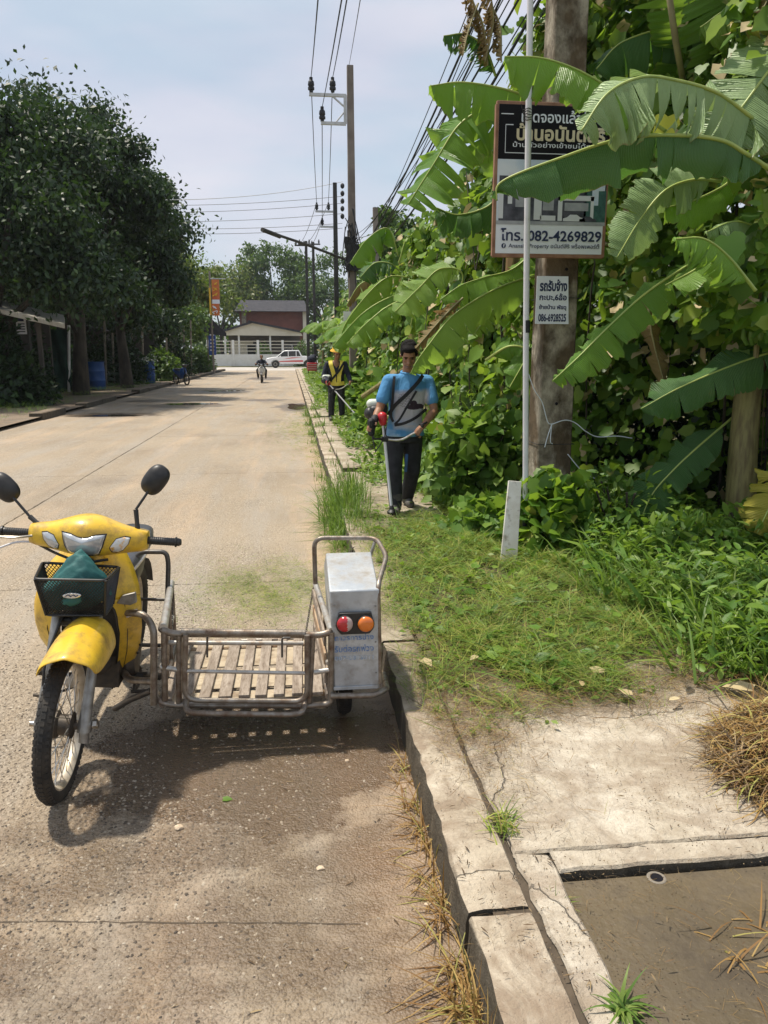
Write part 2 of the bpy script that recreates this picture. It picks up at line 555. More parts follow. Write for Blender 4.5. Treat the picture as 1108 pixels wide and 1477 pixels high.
MT['redfade'] = mat('faded_red_lens', (.52, .42, .38), (.42, .33, .30), .4)
MT['orange'] = mat('orange_lens', (.80, .22, .02), (.70, .17, .02), .25, coat=.6)
MT['teal'] = mat('teal_cloth', (.012, .085, .085), (.02, .12, .115), .7, scale=14, bmp=.5, bscale=18)
MT['silver'] = mat('silver_badge', (.7, .7, .7), rough=.25, metal=.8)
MT['concpole'] = mat('weathered_concrete_pole', (.13, .095, .06), (.42, .37, .29), .92, scale=3.4, lo=.44, hi=.58, stretch=(1, 1, .7), dirt=(.055, .04, .025), dirt_amt=.7, dscale=6, spec=.2, bmp=.7, bscale=45)
MT['concpolefar'] = mat('grey_concrete_pole', (.16, .13, .11), (.26, .22, .19), .85, scale=2, bmp=.2)
MT['darkpole'] = mat('dark_pole', (.035, .033, .03), (.06, .055, .05), .8, scale=2)
MT['pvc'] = mat('white_pvc', (.74, .73, .76), (.66, .65, .67), .4, scale=4, dirt=(.50, .46, .40), dirt_amt=.15)
MT['whiteboard'] = mat('white_board', (.72, .70, .64), (.60, .56, .48), .6, scale=9, dirt=(.25, .2, .14), dirt_amt=.2, dscale=16)
MT['wire'] = mat('black_cable', (.02, .02, .022), rough=.6)
MT['wiregrey'] = mat('grey_cable', (.12, .12, .13), rough=.6)
MT['steelarm'] = mat('galvanised_arm', (.62, .62, .62), (.5, .5, .5), .5, .2, scale=10)
MT['white'] = mat('white_paint', (.78, .77, .74), (.70, .68, .64), .5, scale=2)
MT['carwhite'] = mat('car_white', (.80, .80, .80), rough=.25, coat=.6)
MT['carglass'] = mat('car_glass', (.02, .022, .025), rough=.08, spec=.8)
MT['carred'] = mat('red_stripe', (.55, .03, .03), rough=.3)
MT['blueplastic'] = mat('blue_barrel', (.012, .065, .25), (.02, .09, .30), .45, scale=3)
MT['skin'] = mat('skin', (.34, .175, .10), (.27, .13, .075), .55, scale=30)
MT['hair'] = mat('black_hair', (.006, .005, .005), (.012, .010, .010), .8, bmp=.5, bscale=80, spec=.15)
MT['pants'] = mat('black_trousers', (.012, .012, .015), (.03, .03, .036), .85, scale=14, bmp=.6, bscale=14, bdist=.02)
MT['pantsblue'] = mat('blue_patch', (.04, .12, .30), (.05, .09, .18), .8, scale=14)
MT['boot'] = mat('muddy_boot', (.14, .13, .12), (.05, .045, .04), .7, scale=14)
MT['strap'] = mat('black_strap', (.010, .010, .014), rough=.7)
MT['navy'] = mat('navy_shirt', (.010, .013, .028), (.02, .024, .045), .85, scale=12, bmp=.5, bscale=14, bdist=.02)
MT['vest'] = mat('yellow_vest', (.80, .62, .05), (.86, .72, .14), .6, scale=20)
MT['hat'] = mat('yellow_straw_hat', (.80, .45, .04), (.70, .36, .03), .6, scale=20)
MT['machred'] = mat('red_plastic', (.50, .02, .03), rough=.35)
MT['tank'] = mat('translucent_tank', (.62, .66, .58), rough=.35)
MT['ply'] = mat('sign_frame_wood', (.22, .10, .06), (.34, .18, .11), .7, scale=12)
MT['signblack'] = mat('sign_black_print', (.008, .007, .010), rough=.7, spec=.2)
MT['signwhite'] = mat('sign_white_print', (.78, .80, .86), rough=.6)
MT['ink'] = mat('sign_navy_ink', (.018, .028, .09), rough=.5)
MT['gold'] = mat('sign_gold_print', (.72, .62, .42), rough=.4)
MT['inkbox'] = mat('faded_blue_paint', (.10, .20, .42), (.30, .38, .50), .6, scale=60, lo=.45, hi=.62)
MT['inkfaint'] = mat('worn_blue_paint', (.26, .36, .50), (.52, .56, .60), .6, scale=70, lo=.42, hi=.56)
MT['rope'] = mat('white_cord', (.62, .66, .72), rough=.7)
MT['redcord'] = mat('red_cord', (.62, .12, .05), rough=.6)
MT['roofgrey'] = mat('old_roof', (.025, .025, .032), (.045, .043, .05), .95, scale=2)
MT['brick'] = mat('dark_red_wall', (.16, .055, .045), (.22, .08, .06), .85, scale=.8)
MT['cream'] = mat('cream_paint', (.72, .67, .56), (.62, .56, .45), .7, scale=.8)
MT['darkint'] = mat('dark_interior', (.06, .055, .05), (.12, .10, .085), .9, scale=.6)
MT['fruit'] = mat('green_banana', (.10, .20, .035), (.15, .26, .05), .45, scale=20)

# ------------------------------------------------------------------ ground materials
def KX(y): return .428 - .0075 * (y - 1.5)          # kerb face line


def road_material():
    m, nt, n, l, bs = nodes('worn_concrete_road')
    p = coords(nt, 'World')
    sx = n.new('ShaderNodeSeparateXYZ'); l.new(p, sx.inputs[0])
    X, Yc = sx.outputs['X'], sx.outputs['Y']
    base = ramp(nt, noise(nt, p, .55, 5, .6), [(.3, (0.278, 0.207, 0.130)), (.5, (0.371, 0.285, 0.185)), (.72, (0.453, 0.357, 0.244))])
    sp = coords(nt, 'World', (2.2, .25, 1))
    base = mix(nt, mth(nt, 'MULTIPLY', ramp(nt, noise(nt, sp, 1.3, 5, .6), [(.45, 0.), (.62, 1.)]), .75), base, (0.371, 0.318, 0.252))
    base = mix(nt, mth(nt, 'MULTIPLY', ramp(nt, noise(nt, sp, .9, 5, .65), [(.5, 0.), (.68, 1.)]), .5), base, (0.577, 0.386, 0.218))
    # exposed aggregate: stones of a few sizes
    def vor(scale, vec, feat='F1'):
        v = n.new('ShaderNodeTexVoronoi'); v.inputs['Scale'].default_value = scale; v.feature = feat
        v.inputs['Randomness'].default_value = 1
        l.new(vec, v.inputs['Vector']); return v
    warp = n.new('ShaderNodeVectorMath'); warp.operation = 'ADD'
    nz = n.new('ShaderNodeTexNoise'); nz.inputs['Scale'].default_value = 40; l.new(p, nz.inputs['Vector'])
    ws = n.new('ShaderNodeVectorMath'); ws.operation = 'SCALE'; ws.inputs['Scale'].default_value = .012
    l.new(nz.outputs['Color'], ws.inputs[0]); l.new(p, warp.inputs[0]); l.new(ws.outputs[0], warp.inputs[1])
    v1 = vor(62, warp.outputs[0]); v2 = vor(120, warp.outputs[0]); v3 = vor(240, p)
    g1 = n.new('ShaderNodeSeparateXYZ'); l.new(v1.outputs['Color'], g1.inputs[0])
    g2 = n.new('ShaderNodeSeparateXYZ'); l.new(v2.outputs['Color'], g2.inputs[0])
    stone = ramp(nt, g1.outputs['X'], [(.0, (0.072, 0.053, 0.034)), (.14, (0.154, 0.116, 0.076)), (.3, (0.278, 0.212, 0.139)), (.75, (0.391, 0.309, 0.210)), (.9, (0.536, 0.444, 0.319)), (1, (0.659, 0.579, 0.445))])
    inner = ramp(nt, v1.outputs['Distance'], [(.25, 1.), (.5, 0.)])
    small = ramp(nt, g2.outputs['Y'], [(.0, (0.093, 0.068, 0.042)), (.2, (0.227, 0.169, 0.109)), (.8, (0.391, 0.309, 0.206)), (1, (0.597, 0.511, 0.378))])
    smin = ramp(nt, v2.outputs['Distance'], [(.2, 1.), (.5, 0.)])
    expo = ramp(nt, noise(nt, p, 1.1, 4, .6), [(.36, .25), (.6, .95)])          # how worn the skin is
    leftside = ramp(nt, mth(nt, 'ADD', X, mth(nt, 'MULTIPLY', noise(nt, p, 1.4, 4), .9)), [(.0, 1.), (.42, .35), (.85, .05)])
    expo2 = mth(nt, 'MULTIPLY', expo, leftside)
    col = mix(nt, mth(nt, 'MULTIPLY', expo2, smin), base, small)
    col = mix(nt, mth(nt, 'MULTIPLY', mth(nt, 'MULTIPLY', expo2, inner), .9), col, stone)
    # tiny shadows between the stones, painted as dark specks
    pit_shade = ramp(nt, noise(nt, p, 60, 3, .6), [(.56, 0.), (.66, 1.)])
    col = mix(nt, mth(nt, 'MULTIPLY', mth(nt, 'MULTIPLY', pit_shade, expo), .75), col, (0.154, 0.106, 0.067))
    # mud film washed towards the kerb
    md = mth(nt, 'ADD', X, mth(nt, 'MULTIPLY', mth(nt, 'SUBTRACT', noise(nt, p, 1.3, 6, .6), .5), 1.5))
    mud = ramp(nt, md, [(0, 0.), (.42, .85)])
    mud = mth(nt, 'MULTIPLY', mud, ramp(nt, noise(nt, p, 5, 5, .65), [(.3, .6), (.6, 1.)]))
    mcol = ramp(nt, noise(nt, p, 3, 6, .7), [(.3, (0.309, 0.193, 0.101)), (.5, (0.433, 0.280, 0.155)), (.7, (0.546, 0.372, 0.218))])
    col = mix(nt, mud, col, mcol)
    # broad wet patch under the sidecar and damp kerbside
    def ell(cx, cy, rx, ry, soft=.45, sc=2.3, amp=1.9):
        a = mth(nt, 'POWER', mth(nt, 'ABSOLUTE', mth(nt, 'DIVIDE', mth(nt, 'SUBTRACT', X, cx), rx)), 2)
        b = mth(nt, 'POWER', mth(nt, 'ABSOLUTE', mth(nt, 'DIVIDE', mth(nt, 'SUBTRACT', Yc, cy), ry)), 2)
        d = mth(nt, 'ADD', mth(nt, 'SQRT', mth(nt, 'ADD', a, b)), mth(nt, 'MULTIPLY', mth(nt, 'SUBTRACT', noise(nt, p, sc, 6, .65), .5), amp))
        return ramp(nt, mth(nt, 'MULTIPLY', d, .5), [(soft * .8, 1.), (.5, 0.)])
    wet = ell(-.22, 2.95, .85, .62)
    for a in ((-.35, 2.35, .35, .16), (-3.4, 24.5, 1.6, 1.1), (-3.1, 33, 1.4, 1.2), (.0, 23.5, .7, 2.2), (-4.9, 21, 1.5, .9), (-1.1, 27, .9, .8), (-1.9, 49, 1.4, 3.5), (-4.9, 27, 1.2, .8)):
        wet = mth(nt, 'MAXIMUM', wet, mth(nt, 'MULTIPLY', ell(*a), .8))
    moist = ell(-.6, 1.9, 3.2, 1.0, .3, .9, 1.6)
    wet = mth(nt, 'MAXIMUM', wet, mth(nt, 'MULTIPLY', mth(nt, 'MULTIPLY', moist, ramp(nt, noise(nt, coords(nt, 'World', (1, 1.6, 1)), 2.2, 6, .65), [(.36, .15), (.56, .8)])), 1.0))
    damp = ramp(nt, noise(nt, coords(nt, 'World', (.8, .45, 1)), .8, 5, .6), [(.55, 0.), (.68, .35)])
    wet = mth(nt, 'MAXIMUM', wet, damp)
    col = mix(nt, wet, col, mix(nt, 1., col, (0.350, 0.289, 0.227), 'MULTIPLY'))
    hs = n.new('ShaderNodeHueSaturation'); hs.inputs['Saturation'].default_value = .88; l.new(col, hs.inputs['Color']); col = hs.outputs['Color']
    l.new(col, bs.inputs['Base Color'])
    rgh = ramp(nt, noise(nt, p, 9, 5, .6), [(.3, .62), (.7, .8)])
    rgh = mix(nt, mud, rgh, .52)
    l.new(mix(nt, wet, rgh, .22), bs.inputs['Roughness'])
    h = mth(nt, 'ADD', mth(nt, 'MULTIPLY', mth(nt, 'MULTIPLY', v1.outputs['Distance'], expo2), -1), mth(nt, 'MULTIPLY', v2.outputs['Distance'], -.5))
    h = mth(nt, 'ADD', h, mth(nt, 'MULTIPLY', noise(nt, p, 30, 6, .7), 1.0))
    h = mth(nt, 'ADD', h, mth(nt, 'MULTIPLY', noise(nt, p, 6, 4, .6), 1.5))
    bmp_ = n.new('ShaderNodeBump'); bmp_.inputs['Distance'].default_value = .012
    l.new(h, bmp_.inputs['Height']); l.new(mix(nt, wet, mix(nt, mud, 1.0, .5), .75), bmp_.inputs['Strength'])
    l.new(bmp_.outputs[0], bs.inputs['Normal'])
    return m


def pave_material(name, tint=(1, 1, 1), dirtw=.5):
    m, nt, n, l, bs = nodes(name)
    p = coords(nt, 'World')
    col = ramp(nt, noise(nt, p, 2.2, 6, .62), [(.3, (.34 * tint[0], .28 * tint[1], .20 * tint[2])), (.52, (.57 * tint[0], .50 * tint[1], .395 * tint[2])), (.7, (.68 * tint[0], .62 * tint[1], .515 * tint[2]))])
    st = ramp(nt, noise(nt, p, 4.5, 8, .72, .6), [(.43, 0.), (.58, dirtw)])
    col = mix(nt, st, col, (.22, .15, .095))
    col = mix(nt, mth(nt, 'MULTIPLY', ramp(nt, noise(nt, coords(nt, 'World', (.9, 2.4, 1)), 1.6, 8, .7), [(.48, 0.), (.64, 1.)]), .5), col, (.27, .19, .125))
    col = mix(nt, ramp(nt, noise(nt, p, 17, 6, .75), [(.50, 0.), (.66, .55)]), col, (.33, .26, .18))
    sp = ramp(nt, noise(nt, p, 55, 4, .6), [(.62, 0.), (.72, .6)])
    col = mix(nt, sp, col, (.26, .20, .14))
    # grime in the joints' neighbourhood and hairline cracks
    v = n.new('ShaderNodeTexVoronoi'); v.feature = 'DISTANCE_TO_EDGE'; v.inputs['Scale'].default_value = .9
    wv = n.new('ShaderNodeVectorMath'); wv.operation = 'ADD'
    nz = n.new('ShaderNodeTexNoise'); nz.inputs['Scale'].default_value = 3; nz.inputs['Detail'].default_value = 6; l.new(p, nz.inputs['Vector'])
    ws = n.new('ShaderNodeVectorMath'); ws.operation = 'SCALE'; ws.inputs['Scale'].default_value = .35
    l.new(nz.outputs['Color'], ws.inputs[0]); l.new(p, wv.inputs[0]); l.new(ws.outputs[0], wv.inputs[1]); l.new(wv.outputs[0], v.inputs['Vector'])
    ck = ramp(nt, v.outputs['Distance'], [(0, 1.), (.004, 0.)])
    col = mix(nt, mth(nt, 'MULTIPLY', ck, .35), col, (.12, .09, .06))
    sY = n.new('ShaderNodeSeparateXYZ'); l.new(p, sY.inputs[0])
    yy = mth(nt, 'ADD', sY.outputs['Y'], mth(nt, 'MULTIPLY', mth(nt, 'SUBTRACT', noise(nt, p, 2.6, 6, .65), .5), 1.3))
    yy = mth(nt, 'SUBTRACT', yy, mth(nt, 'MULTIPLY', sY.outputs['X'], .22))
    zone = mth(nt, 'MULTIPLY', ramp(nt, mth(nt, 'MULTIPLY', yy, .1), [(.262, 0.), (.30, 1.)]), ramp(nt, mth(nt, 'MULTIPLY', yy, .1), [(.60, 1.), (.68, .25)]))
    zone = mth(nt, 'MULTIPLY', zone, ramp(nt, mth(nt, 'MULTIPLY', sY.outputs['X'], 1.), [(.54, .3), (.70, 1.)]))
    col = mix(nt, zone, col, mix(nt, noise(nt, p, 30, 4, .6), (.05, .038, .018), (.13, .11, .05)))
    # darker, streaked colour on steep faces
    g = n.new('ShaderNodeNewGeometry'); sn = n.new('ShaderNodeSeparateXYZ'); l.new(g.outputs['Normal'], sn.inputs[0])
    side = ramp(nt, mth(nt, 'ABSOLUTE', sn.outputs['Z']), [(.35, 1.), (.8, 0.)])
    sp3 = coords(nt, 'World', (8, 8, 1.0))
    side_col = ramp(nt, noise(nt, sp3, 2.0, 6, .7), [(.3, (.03, .026, .018)), (.55, (.065, .054, .036)), (.75, (.17, .14, .10))])
    col = mix(nt, mth(nt, 'MULTIPLY', side, .92), col, side_col)
    l.new(col, bs.inputs['Base Color'])
    bs.inputs['Roughness'].default_value = .82
    h = mth(nt, 'ADD', noise(nt, p, 45, 6, .7), mth(nt, 'MULTIPLY', noise(nt, p, 9, 5, .6), 1.6))
    h = mth(nt, 'SUBTRACT', h, mth(nt, 'MULTIPLY', ck, .8))
    bump(nt, bs, h, 1.0, .014)
    return m


MT['road'] = road_material()
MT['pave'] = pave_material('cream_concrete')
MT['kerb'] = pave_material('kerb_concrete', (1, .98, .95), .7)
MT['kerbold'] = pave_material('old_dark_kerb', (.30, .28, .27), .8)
MT['mud'] = mat('wet_mud_concrete', (.085, .064, .036), (.15, .115, .068), .5, scale=2.5, dirt=(.06, .045, .028), dirt_amt=.55, dscale=5, bmp=.5, bscale=35)
MT['joint'] = mat('joint_filler', (.06, .045, .03), (.10, .075, .05), .9, scale=20, bmp=.4)
MT['puddle'] = mat('puddle_water', (.05, .045, .04), rough=.03, spec=.6)
MT['farasph'] = mat('cross_street', (.46, .42, .37), (.38, .35, .31), .8, scale=.8)


def slab_mesh(name, x0, x1, y0, y1, z, th, m, jit=.004, step=.14, seed=0, bev=.006):
    """flat slab with slightly broken edges, top at z"""
    r_ = random.Random(seed)
    def edge(a, b):
        d = math.dist(a, b); k = max(1, int(d / step))
        return [(a[0] + (b[0] - a[0]) * i / k + r_.uniform(-jit, jit), a[1] + (b[1] - a[1]) * i / k + r_.uniform(-jit, jit)) for i in range(k)]
    X0 = x0 if callable(x0) else (lambda y: x0)
    X1 = x1 if callable(x1) else (lambda y: x1)
    cs = [(X0(y0), y0), (X1(y0), y0), (X1(y1), y1), (X0(y1), y1)]
    loop = []
    for i in range(4): loop += edge(cs[i], cs[(i + 1) % 4])
    n = len(loop)
    cx, cy = sum(a for a, b in loop) / n, sum(b for a, b in loop) / n
    mb = MB()
    top = [(a + (cx - a) / max(abs(cx - a), 1e-6) * bev if abs(cx - a) > .02 else a, b + (cy - b) / max(abs(cy - b), 1e-6) * bev if abs(cy - b) > .02 else b, z) for a, b in loop]
    mid = [(a, b, z - bev) for a, b in loop]
    low = [(a, b, z - th) for a, b in loop]
    mb.add(top + mid + low, [tuple(range(n))] + [(i, i + n, (i + 1) % n + n, (i + 1) % n) for i in range(n)] + [(i + n, i + 2 * n, (i + 1) % n + 2 * n, (i + 1) % n + n) for i in range(n)])
    return mb.mesh(name, m, 35)


# ------------------------------------------------------------------ the ground
def sheet(name, x0, x1, y0, y1, z, m, parent=None):
    mb = MB(); mb.add([(x0, y0, z), (x1, y0, z), (x1, y1, z), (x0, y1, z)], [(0, 1, 2, 3)])
    o = mb.build(name, m, parent, smooth=0)
    if parent is None: o['kind'] = 'structure'
    return o


sheet('ground', -700, 700, -300, 1500, -.06, MT['greensoil'])
road = sheet('road', -6.3, 1.2, -1.5, 69.9, -.035, MT['joint'])
cross = sheet('cross_street', -60, 60, 70, 84.5, -.004, MT['farasph'])

XL, XC = -6.4, -2.86
ys = [-1.5, .30, 5.42, 10.6, 15.5, 20.6, 25.6, 30.6, 35.6, 40.6, 45.6, 50.6, 55.6, 60.6, 65.6, 70]
k = 0
for i in range(len(ys) - 1):
    # the right lane runs on under the kerb stones
    for x0, x1 in ((XL, XC - .006), (XC + .006, .62)):
        me = slab_mesh('road_slab', x0, x1, ys[i] + .006, ys[i + 1] - .006, 0 if k % 3 else .0015, .05, MT['road'], .005, .12 if ys[i] < 12 else .5, k)
        link('road_slab', me, road)
        k += 1
# an old saw cut sealed with mortar across the near slab
mb = MB()
pth = [(-1.6 + .05 * i, 2.153 - .006 * i + rng.uniform(-.003, .003), .0006) for i in range(36)]
for i in range(len(pth) - 1):
    a, b = Vector(pth[i]), Vector(pth[i + 1])
    w_ = rng.uniform(.0012, .0038)
    mb.add([a - Vector((0, w_, -.002)), b - Vector((0, w_, -.002)), b + Vector((0, w_, .002)), a + Vector((0, w_, .002))], [(0, 1, 2, 3)])
mb.build('repair_seam', MT['joint'], road, smooth=0)

# puddles
def puddle(cx, cy, rx, ry, seed):
    r_ = random.Random(seed); mb = MB(); n = 36
    ph = [r_.uniform(0, 6.28) for _ in range(4)]
    vs = [(cx + rx * math.cos(a) * (1 + .18 * math.sin(3 * a + ph[0]) + .1 * math.sin(7 * a + ph[1])), cy + ry * math.sin(a) * (1 + .2 * math.sin(2 * a + ph[2]) + .1 * math.sin(5 * a + ph[3])), .0045) for a in [2 * math.pi * i / n for i in range(n)]]
    mb.add(vs, [tuple(range(n))])
    o = mb.build('puddle', MT['puddle'], smooth=0)
    o['kind'] = 'structure'
puddle(-3.45, 25.2, .85, .5, 1); puddle(-3.1, 33.5, .8, .6, 2); puddle(-.02, 23.6, .30, 1.4, 3)
puddle(-4.9, 20.8, .8, .28, 5)

# kerb on the right: one stone per metre
kerb = sheet('kerb', .25, .9, 1.0, 70, -.03, MT['joint'])
def kerb_stone(i, y0, y1):
    r_ = random.Random(100 + i)
    L = y1 - y0; nx = 7 if y0 < 6 else 3; ny = 14 if y0 < 6 else 4
    w, h = .185, .16 + r_.uniform(-.006, .006)
    dx, rz = r_.uniform(-.006, .006), r_.uniform(-.004, .004)
    # profile around: bottom left, face, top, back, bottom right
    prof = [(0, -.02)] + [(.002 * j, h * j / 4) for j in range(1, 4)] + [(.003, h - .012), (.006, h - .004), (.013, h)] + [(w * t, h) for t in (.3, .5, .7, .88)] + [(w - .008, h - .003), (w, h - .015), (w, -.02)]
    rings = []
    for b in range(ny + 1):
        t = b / ny; y = y0 + L * t
        e = .003 if b in (0, ny) else 0
        ring = []
        chip = max(0, r_.gauss(0, .008))
        for q, (px, pz) in enumerate(prof):
            edge = 4 <= q <= 6
            ring.append((KX(y) + dx + px + (chip if edge else 0) + r_.uniform(-.0025, .0025), y + (e if b == 0 else -e), pz - (chip * .6 if edge else 0) - (.004 if e and pz > h * .6 else 0) + (r_.uniform(-.002, .002) if 0 < q < 13 else 0) + rz * (t - .5)))
        rings.append(ring)
    mb = MB(); mb.loft(rings)
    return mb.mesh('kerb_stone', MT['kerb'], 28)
y = .76; i = 0
while y < 69.5:
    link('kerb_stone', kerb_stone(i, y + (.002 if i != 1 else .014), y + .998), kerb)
    y += 1.0; i += 1

# pavement behind the kerb
pave = sheet('pavement', .5, 2.05, 2.0, 69.5, .143, MT['joint'])
pave2 = sheet('pavement_bed', .5, .70, .2, 2.0, .146, MT['joint'])
pave3 = sheet('pavement_bed', .70, 2.3, .2, 2.0, .075, MT['joint'])
pl = [(2.0, 3.62, 0), (3.64, 5.2, .006), (5.22, 6.8, -.004), (6.82, 8.55, .012), (8.57, 9.55, .0), (9.6, 11.2, .05), (11.25, 13, 0), (13.02, 14.6, .01), (14.62, 16.2, -.008), (16.22, 17.8, .0), (17.84, 19.4, .03), (19.42, 22, 0), (22.02, 26, .01), (26.02, 30, 0), (30.02, 36, 0), (36.02, 44, 0), (44.02, 52, 0), (52.02, 60, 0), (60.02, 69.4, 0)]
for i, (a, b, dz) in enumerate(pl):
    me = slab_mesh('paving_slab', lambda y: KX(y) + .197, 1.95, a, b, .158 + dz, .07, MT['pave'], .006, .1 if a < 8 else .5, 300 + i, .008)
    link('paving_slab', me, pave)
# sunken drain chamber lid, lower right, framed by a thin concrete rim
lid = root('drain_cover', 'sunken mud brown concrete drain cover with a small round hole in cream pavement', 'drain cover', (1.3, 1.4, .1))
mb = MB(); mb.box((1.45, .95, .110), (1.44, 1.86, .06)); mb.build('cover_slab', MT['mud'], lid, bevel=.004)
mb = MB(); mb.lathe([(.0, .1400), (.019, .1405), (.021, .142), (.025, .1425), (.028, .1405)], (1.015, 1.965 - .10, 0), n=22)
mb.build('hole_ring', MT['palebark'], lid)
mb = MB(); mb.lathe([(.0, .1410), (.0185, .1415)], (1.015, 1.865, 0), n=20); mb.build('hole', MT['signblack'], lid)
rim = []
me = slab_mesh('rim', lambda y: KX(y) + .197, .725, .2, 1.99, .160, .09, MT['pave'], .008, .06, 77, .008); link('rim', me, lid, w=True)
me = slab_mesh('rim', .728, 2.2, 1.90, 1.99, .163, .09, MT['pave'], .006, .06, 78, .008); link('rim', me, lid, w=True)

# verge of soil
def terrain(name, x0, x1, y0, y1, nx, ny, fz, m):
    co = np.array([[x0 + (x1 - x0) * i / nx, y0 + (y1 - y0) * j / ny, 0] for j in range(ny + 1) for i in range(nx + 1)], float)
    co[:, 2] = fz(co[:, 0], co[:, 1])
    f = np.array([[j * (nx + 1) + i, j * (nx + 1) + i + 1, (j + 1) * (nx + 1) + i + 1, (j + 1) * (nx + 1) + i] for j in range(ny) for i in range(nx)])
    o = link(name, arr_mesh(name, co, f, m, smooth=True)); o['kind'] = 'structure'
    return o
terrain('verge', 1.9, 16, -1, 70, 80, 200, lambda x, y: .135 + .05 * np.clip(x - 1.95, 0, 1.5) + .02 * np.sin(x * 5 + y * 2.3) * np.clip(x - 1.9, 0, 1), MT['greensoil'])
# left side: kerb blocks, walkway, gardens
terrain('left_verge', -40, -8.1, 12, 69.5, 20, 40, lambda x, y: .10 + .02 * np.sin(x * 2 + y), MT['soil'])
lp = sheet('left_walkway', -8.3, -6.25, 8, 69.5, .085, MT['kerbold'])
lk = sheet('left_kerb', -6.7, -6.2, 8, 69.5, -.02, MT['joint'])
gaps = [(17.2, 18.2), (22.5, 23.6), (29.0, 30.4), (40, 41.5)]
for i in range(30):
    y0 = 9.6 + i * 2.0; y1 = y0 + 1.9
    if any(a < y1 and y0 < b for a, b in gaps): continue
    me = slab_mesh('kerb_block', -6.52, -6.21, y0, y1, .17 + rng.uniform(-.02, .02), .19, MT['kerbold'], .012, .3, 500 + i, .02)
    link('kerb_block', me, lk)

# ================================================================== the yellow motorcycle with its sidecar
bike = root('motorcycle_with_sidecar', 'yellow motorcycle with teal filled front basket and a steel tube sidecar, parked against the kerb', 'motorcycle', (-.92, 2.75, 0))
LEAN = R(5.5)
MLEAN = Matrix.Rotation(LEAN, 3, 'Y')
BX, BY = -.925, 2.75


def B(u, v, z):
    """bike frame: u to the sidecar, v to the rear, z up; leaning on the sidecar"""
    q = MLEAN @ Vector((u, 0, z))
    return Vector((BX + q.x, BY + v, q.z))


def BL(pts): return [B(*p) for p in pts]


def wheel(parent_name, centre, r_out, tyre_w, rim_w, lean, parent, hub_r, spokes=32, steer=0):
    """spoked wheel, axle along x"""
    Mx = Matrix.Rotation(lean, 3, 'Y') @ Matrix.Rotation(steer, 3, 'Z')
    c = Vector(centre)
    mb = MB()
    seg, prof = 60, []
    tr = tyre_w / 2
    for k_ in range(12):
        a = 2 * math.pi * k_ / 12
        prof.append((r_out - tr * 1.02 + tr * math.cos(a) * 1.02, tr * math.sin(a)))
    rings = []
    for j in range(seg):
        a = 2 * math.pi * j / seg
        ring = []
        for q, (rr, xx) in enumerate(prof):
            ring.append(c + Mx @ Vector((xx, math.cos(a) * rr, math.sin(a) * rr)))
        rings.append(ring)
    rings.append(rings[0])
    mb.loft(rings, cap=False)
    # tread blocks
    for j in range(72):
        a = 2 * math.pi * j / 72
        rot = Mx @ Matrix.Rotation(a, 3, 'X')
        for xo, off, tilt in ((-.62, 0, .55), (0, .5, 0), (.62, 0, -.55)):
            aa = 2 * math.pi * (j + off) / 72
            rot = Mx @ Matrix.Rotation(aa, 3, 'X') @ Matrix.Rotation(tilt, 3, 'Z')
            rr = r_out - (.011 if xo else .003)
            p = c + Mx @ (Matrix.Rotation(aa, 3, 'X') @ Vector((xo * tr, rr, 0)))
            mb.box(p, (tr * .52, .009, .015), rot)
    W = root(parent_name, None, None); W.parent = parent; W.location = -parent.location
    mb.build('tyre', MT['rubber'], W, w=False, smooth=50)
    # rim: shallow U
    r1 = r_out - tyre_w * .82
    pr_ = [(r1, -rim_w / 2), (r1 - .006, -rim_w / 2), (r1 - .013, -rim_w * .3), (r1 - .016, 0), (r1 - .013, rim_w * .3), (r1 - .006, rim_w / 2), (r1, rim_w / 2), (r1 + .004, rim_w / 2 + .001), (r1 + .004, -rim_w / 2 - .001)]
    rings = [[c + Mx @ Vector((xx, math.cos(a) * rr, math.sin(a) * rr)) for rr, xx in pr_] for a in [2 * math.pi * j / 60 for j in range(61)]]
    mb = MB(); mb.loft(rings, cap=False); mb.build('rim', MT['rim'], W, w=False)
    mb = MB(); mb.lathe([(.008, -.075), (.014, -.07), (.016, -.045), (hub_r * .6, -.042), (hub_r, -.036), (hub_r, -.02), (hub_r * .75, -.012), (hub_r * .75, .018), (hub_r * .95, .024), (hub_r * .95, .034), (.018, .04), (.014, .07), (.008, .075)], c, 'x', 24, Mx)
    mb.build('hub', MT['engine'], W, w=False)
    sp = MB(); sp.tube([(0, 0, 0), (0, 0, 1)], .0019, 5)
    sm = sp.mesh('spoke', MT['chrome'])
    for j in range(spokes):
        sd_ = 1 if j % 2 else -1
        a = 2 * math.pi * j / spokes
        b = a + (.42 if (j // 2) % 2 else -.42)
        p0 = Vector((sd_ * .03, math.cos(b) * hub_r * .9, math.sin(b) * hub_r * .9))
        p1 = Vector((0, math.cos(a) * (r1 - .012), math.sin(a) * (r1 - .012)))
        d = Mx @ (p1 - p0)
        o = link('spoke', sm, W, loc=c + Mx @ p0)
        o.rotation_euler = d.to_track_quat('Z', 'Y').to_euler(); o.scale = (1, 1, d.length)
    return W


wheel('front_wheel', B(0, 0, .283), .283, .060, .045, LEAN, bike, .052)
wheel('rear_wheel', B(0, 1.22, .283), .283, .075, .045, LEAN, bike, .06, 24)

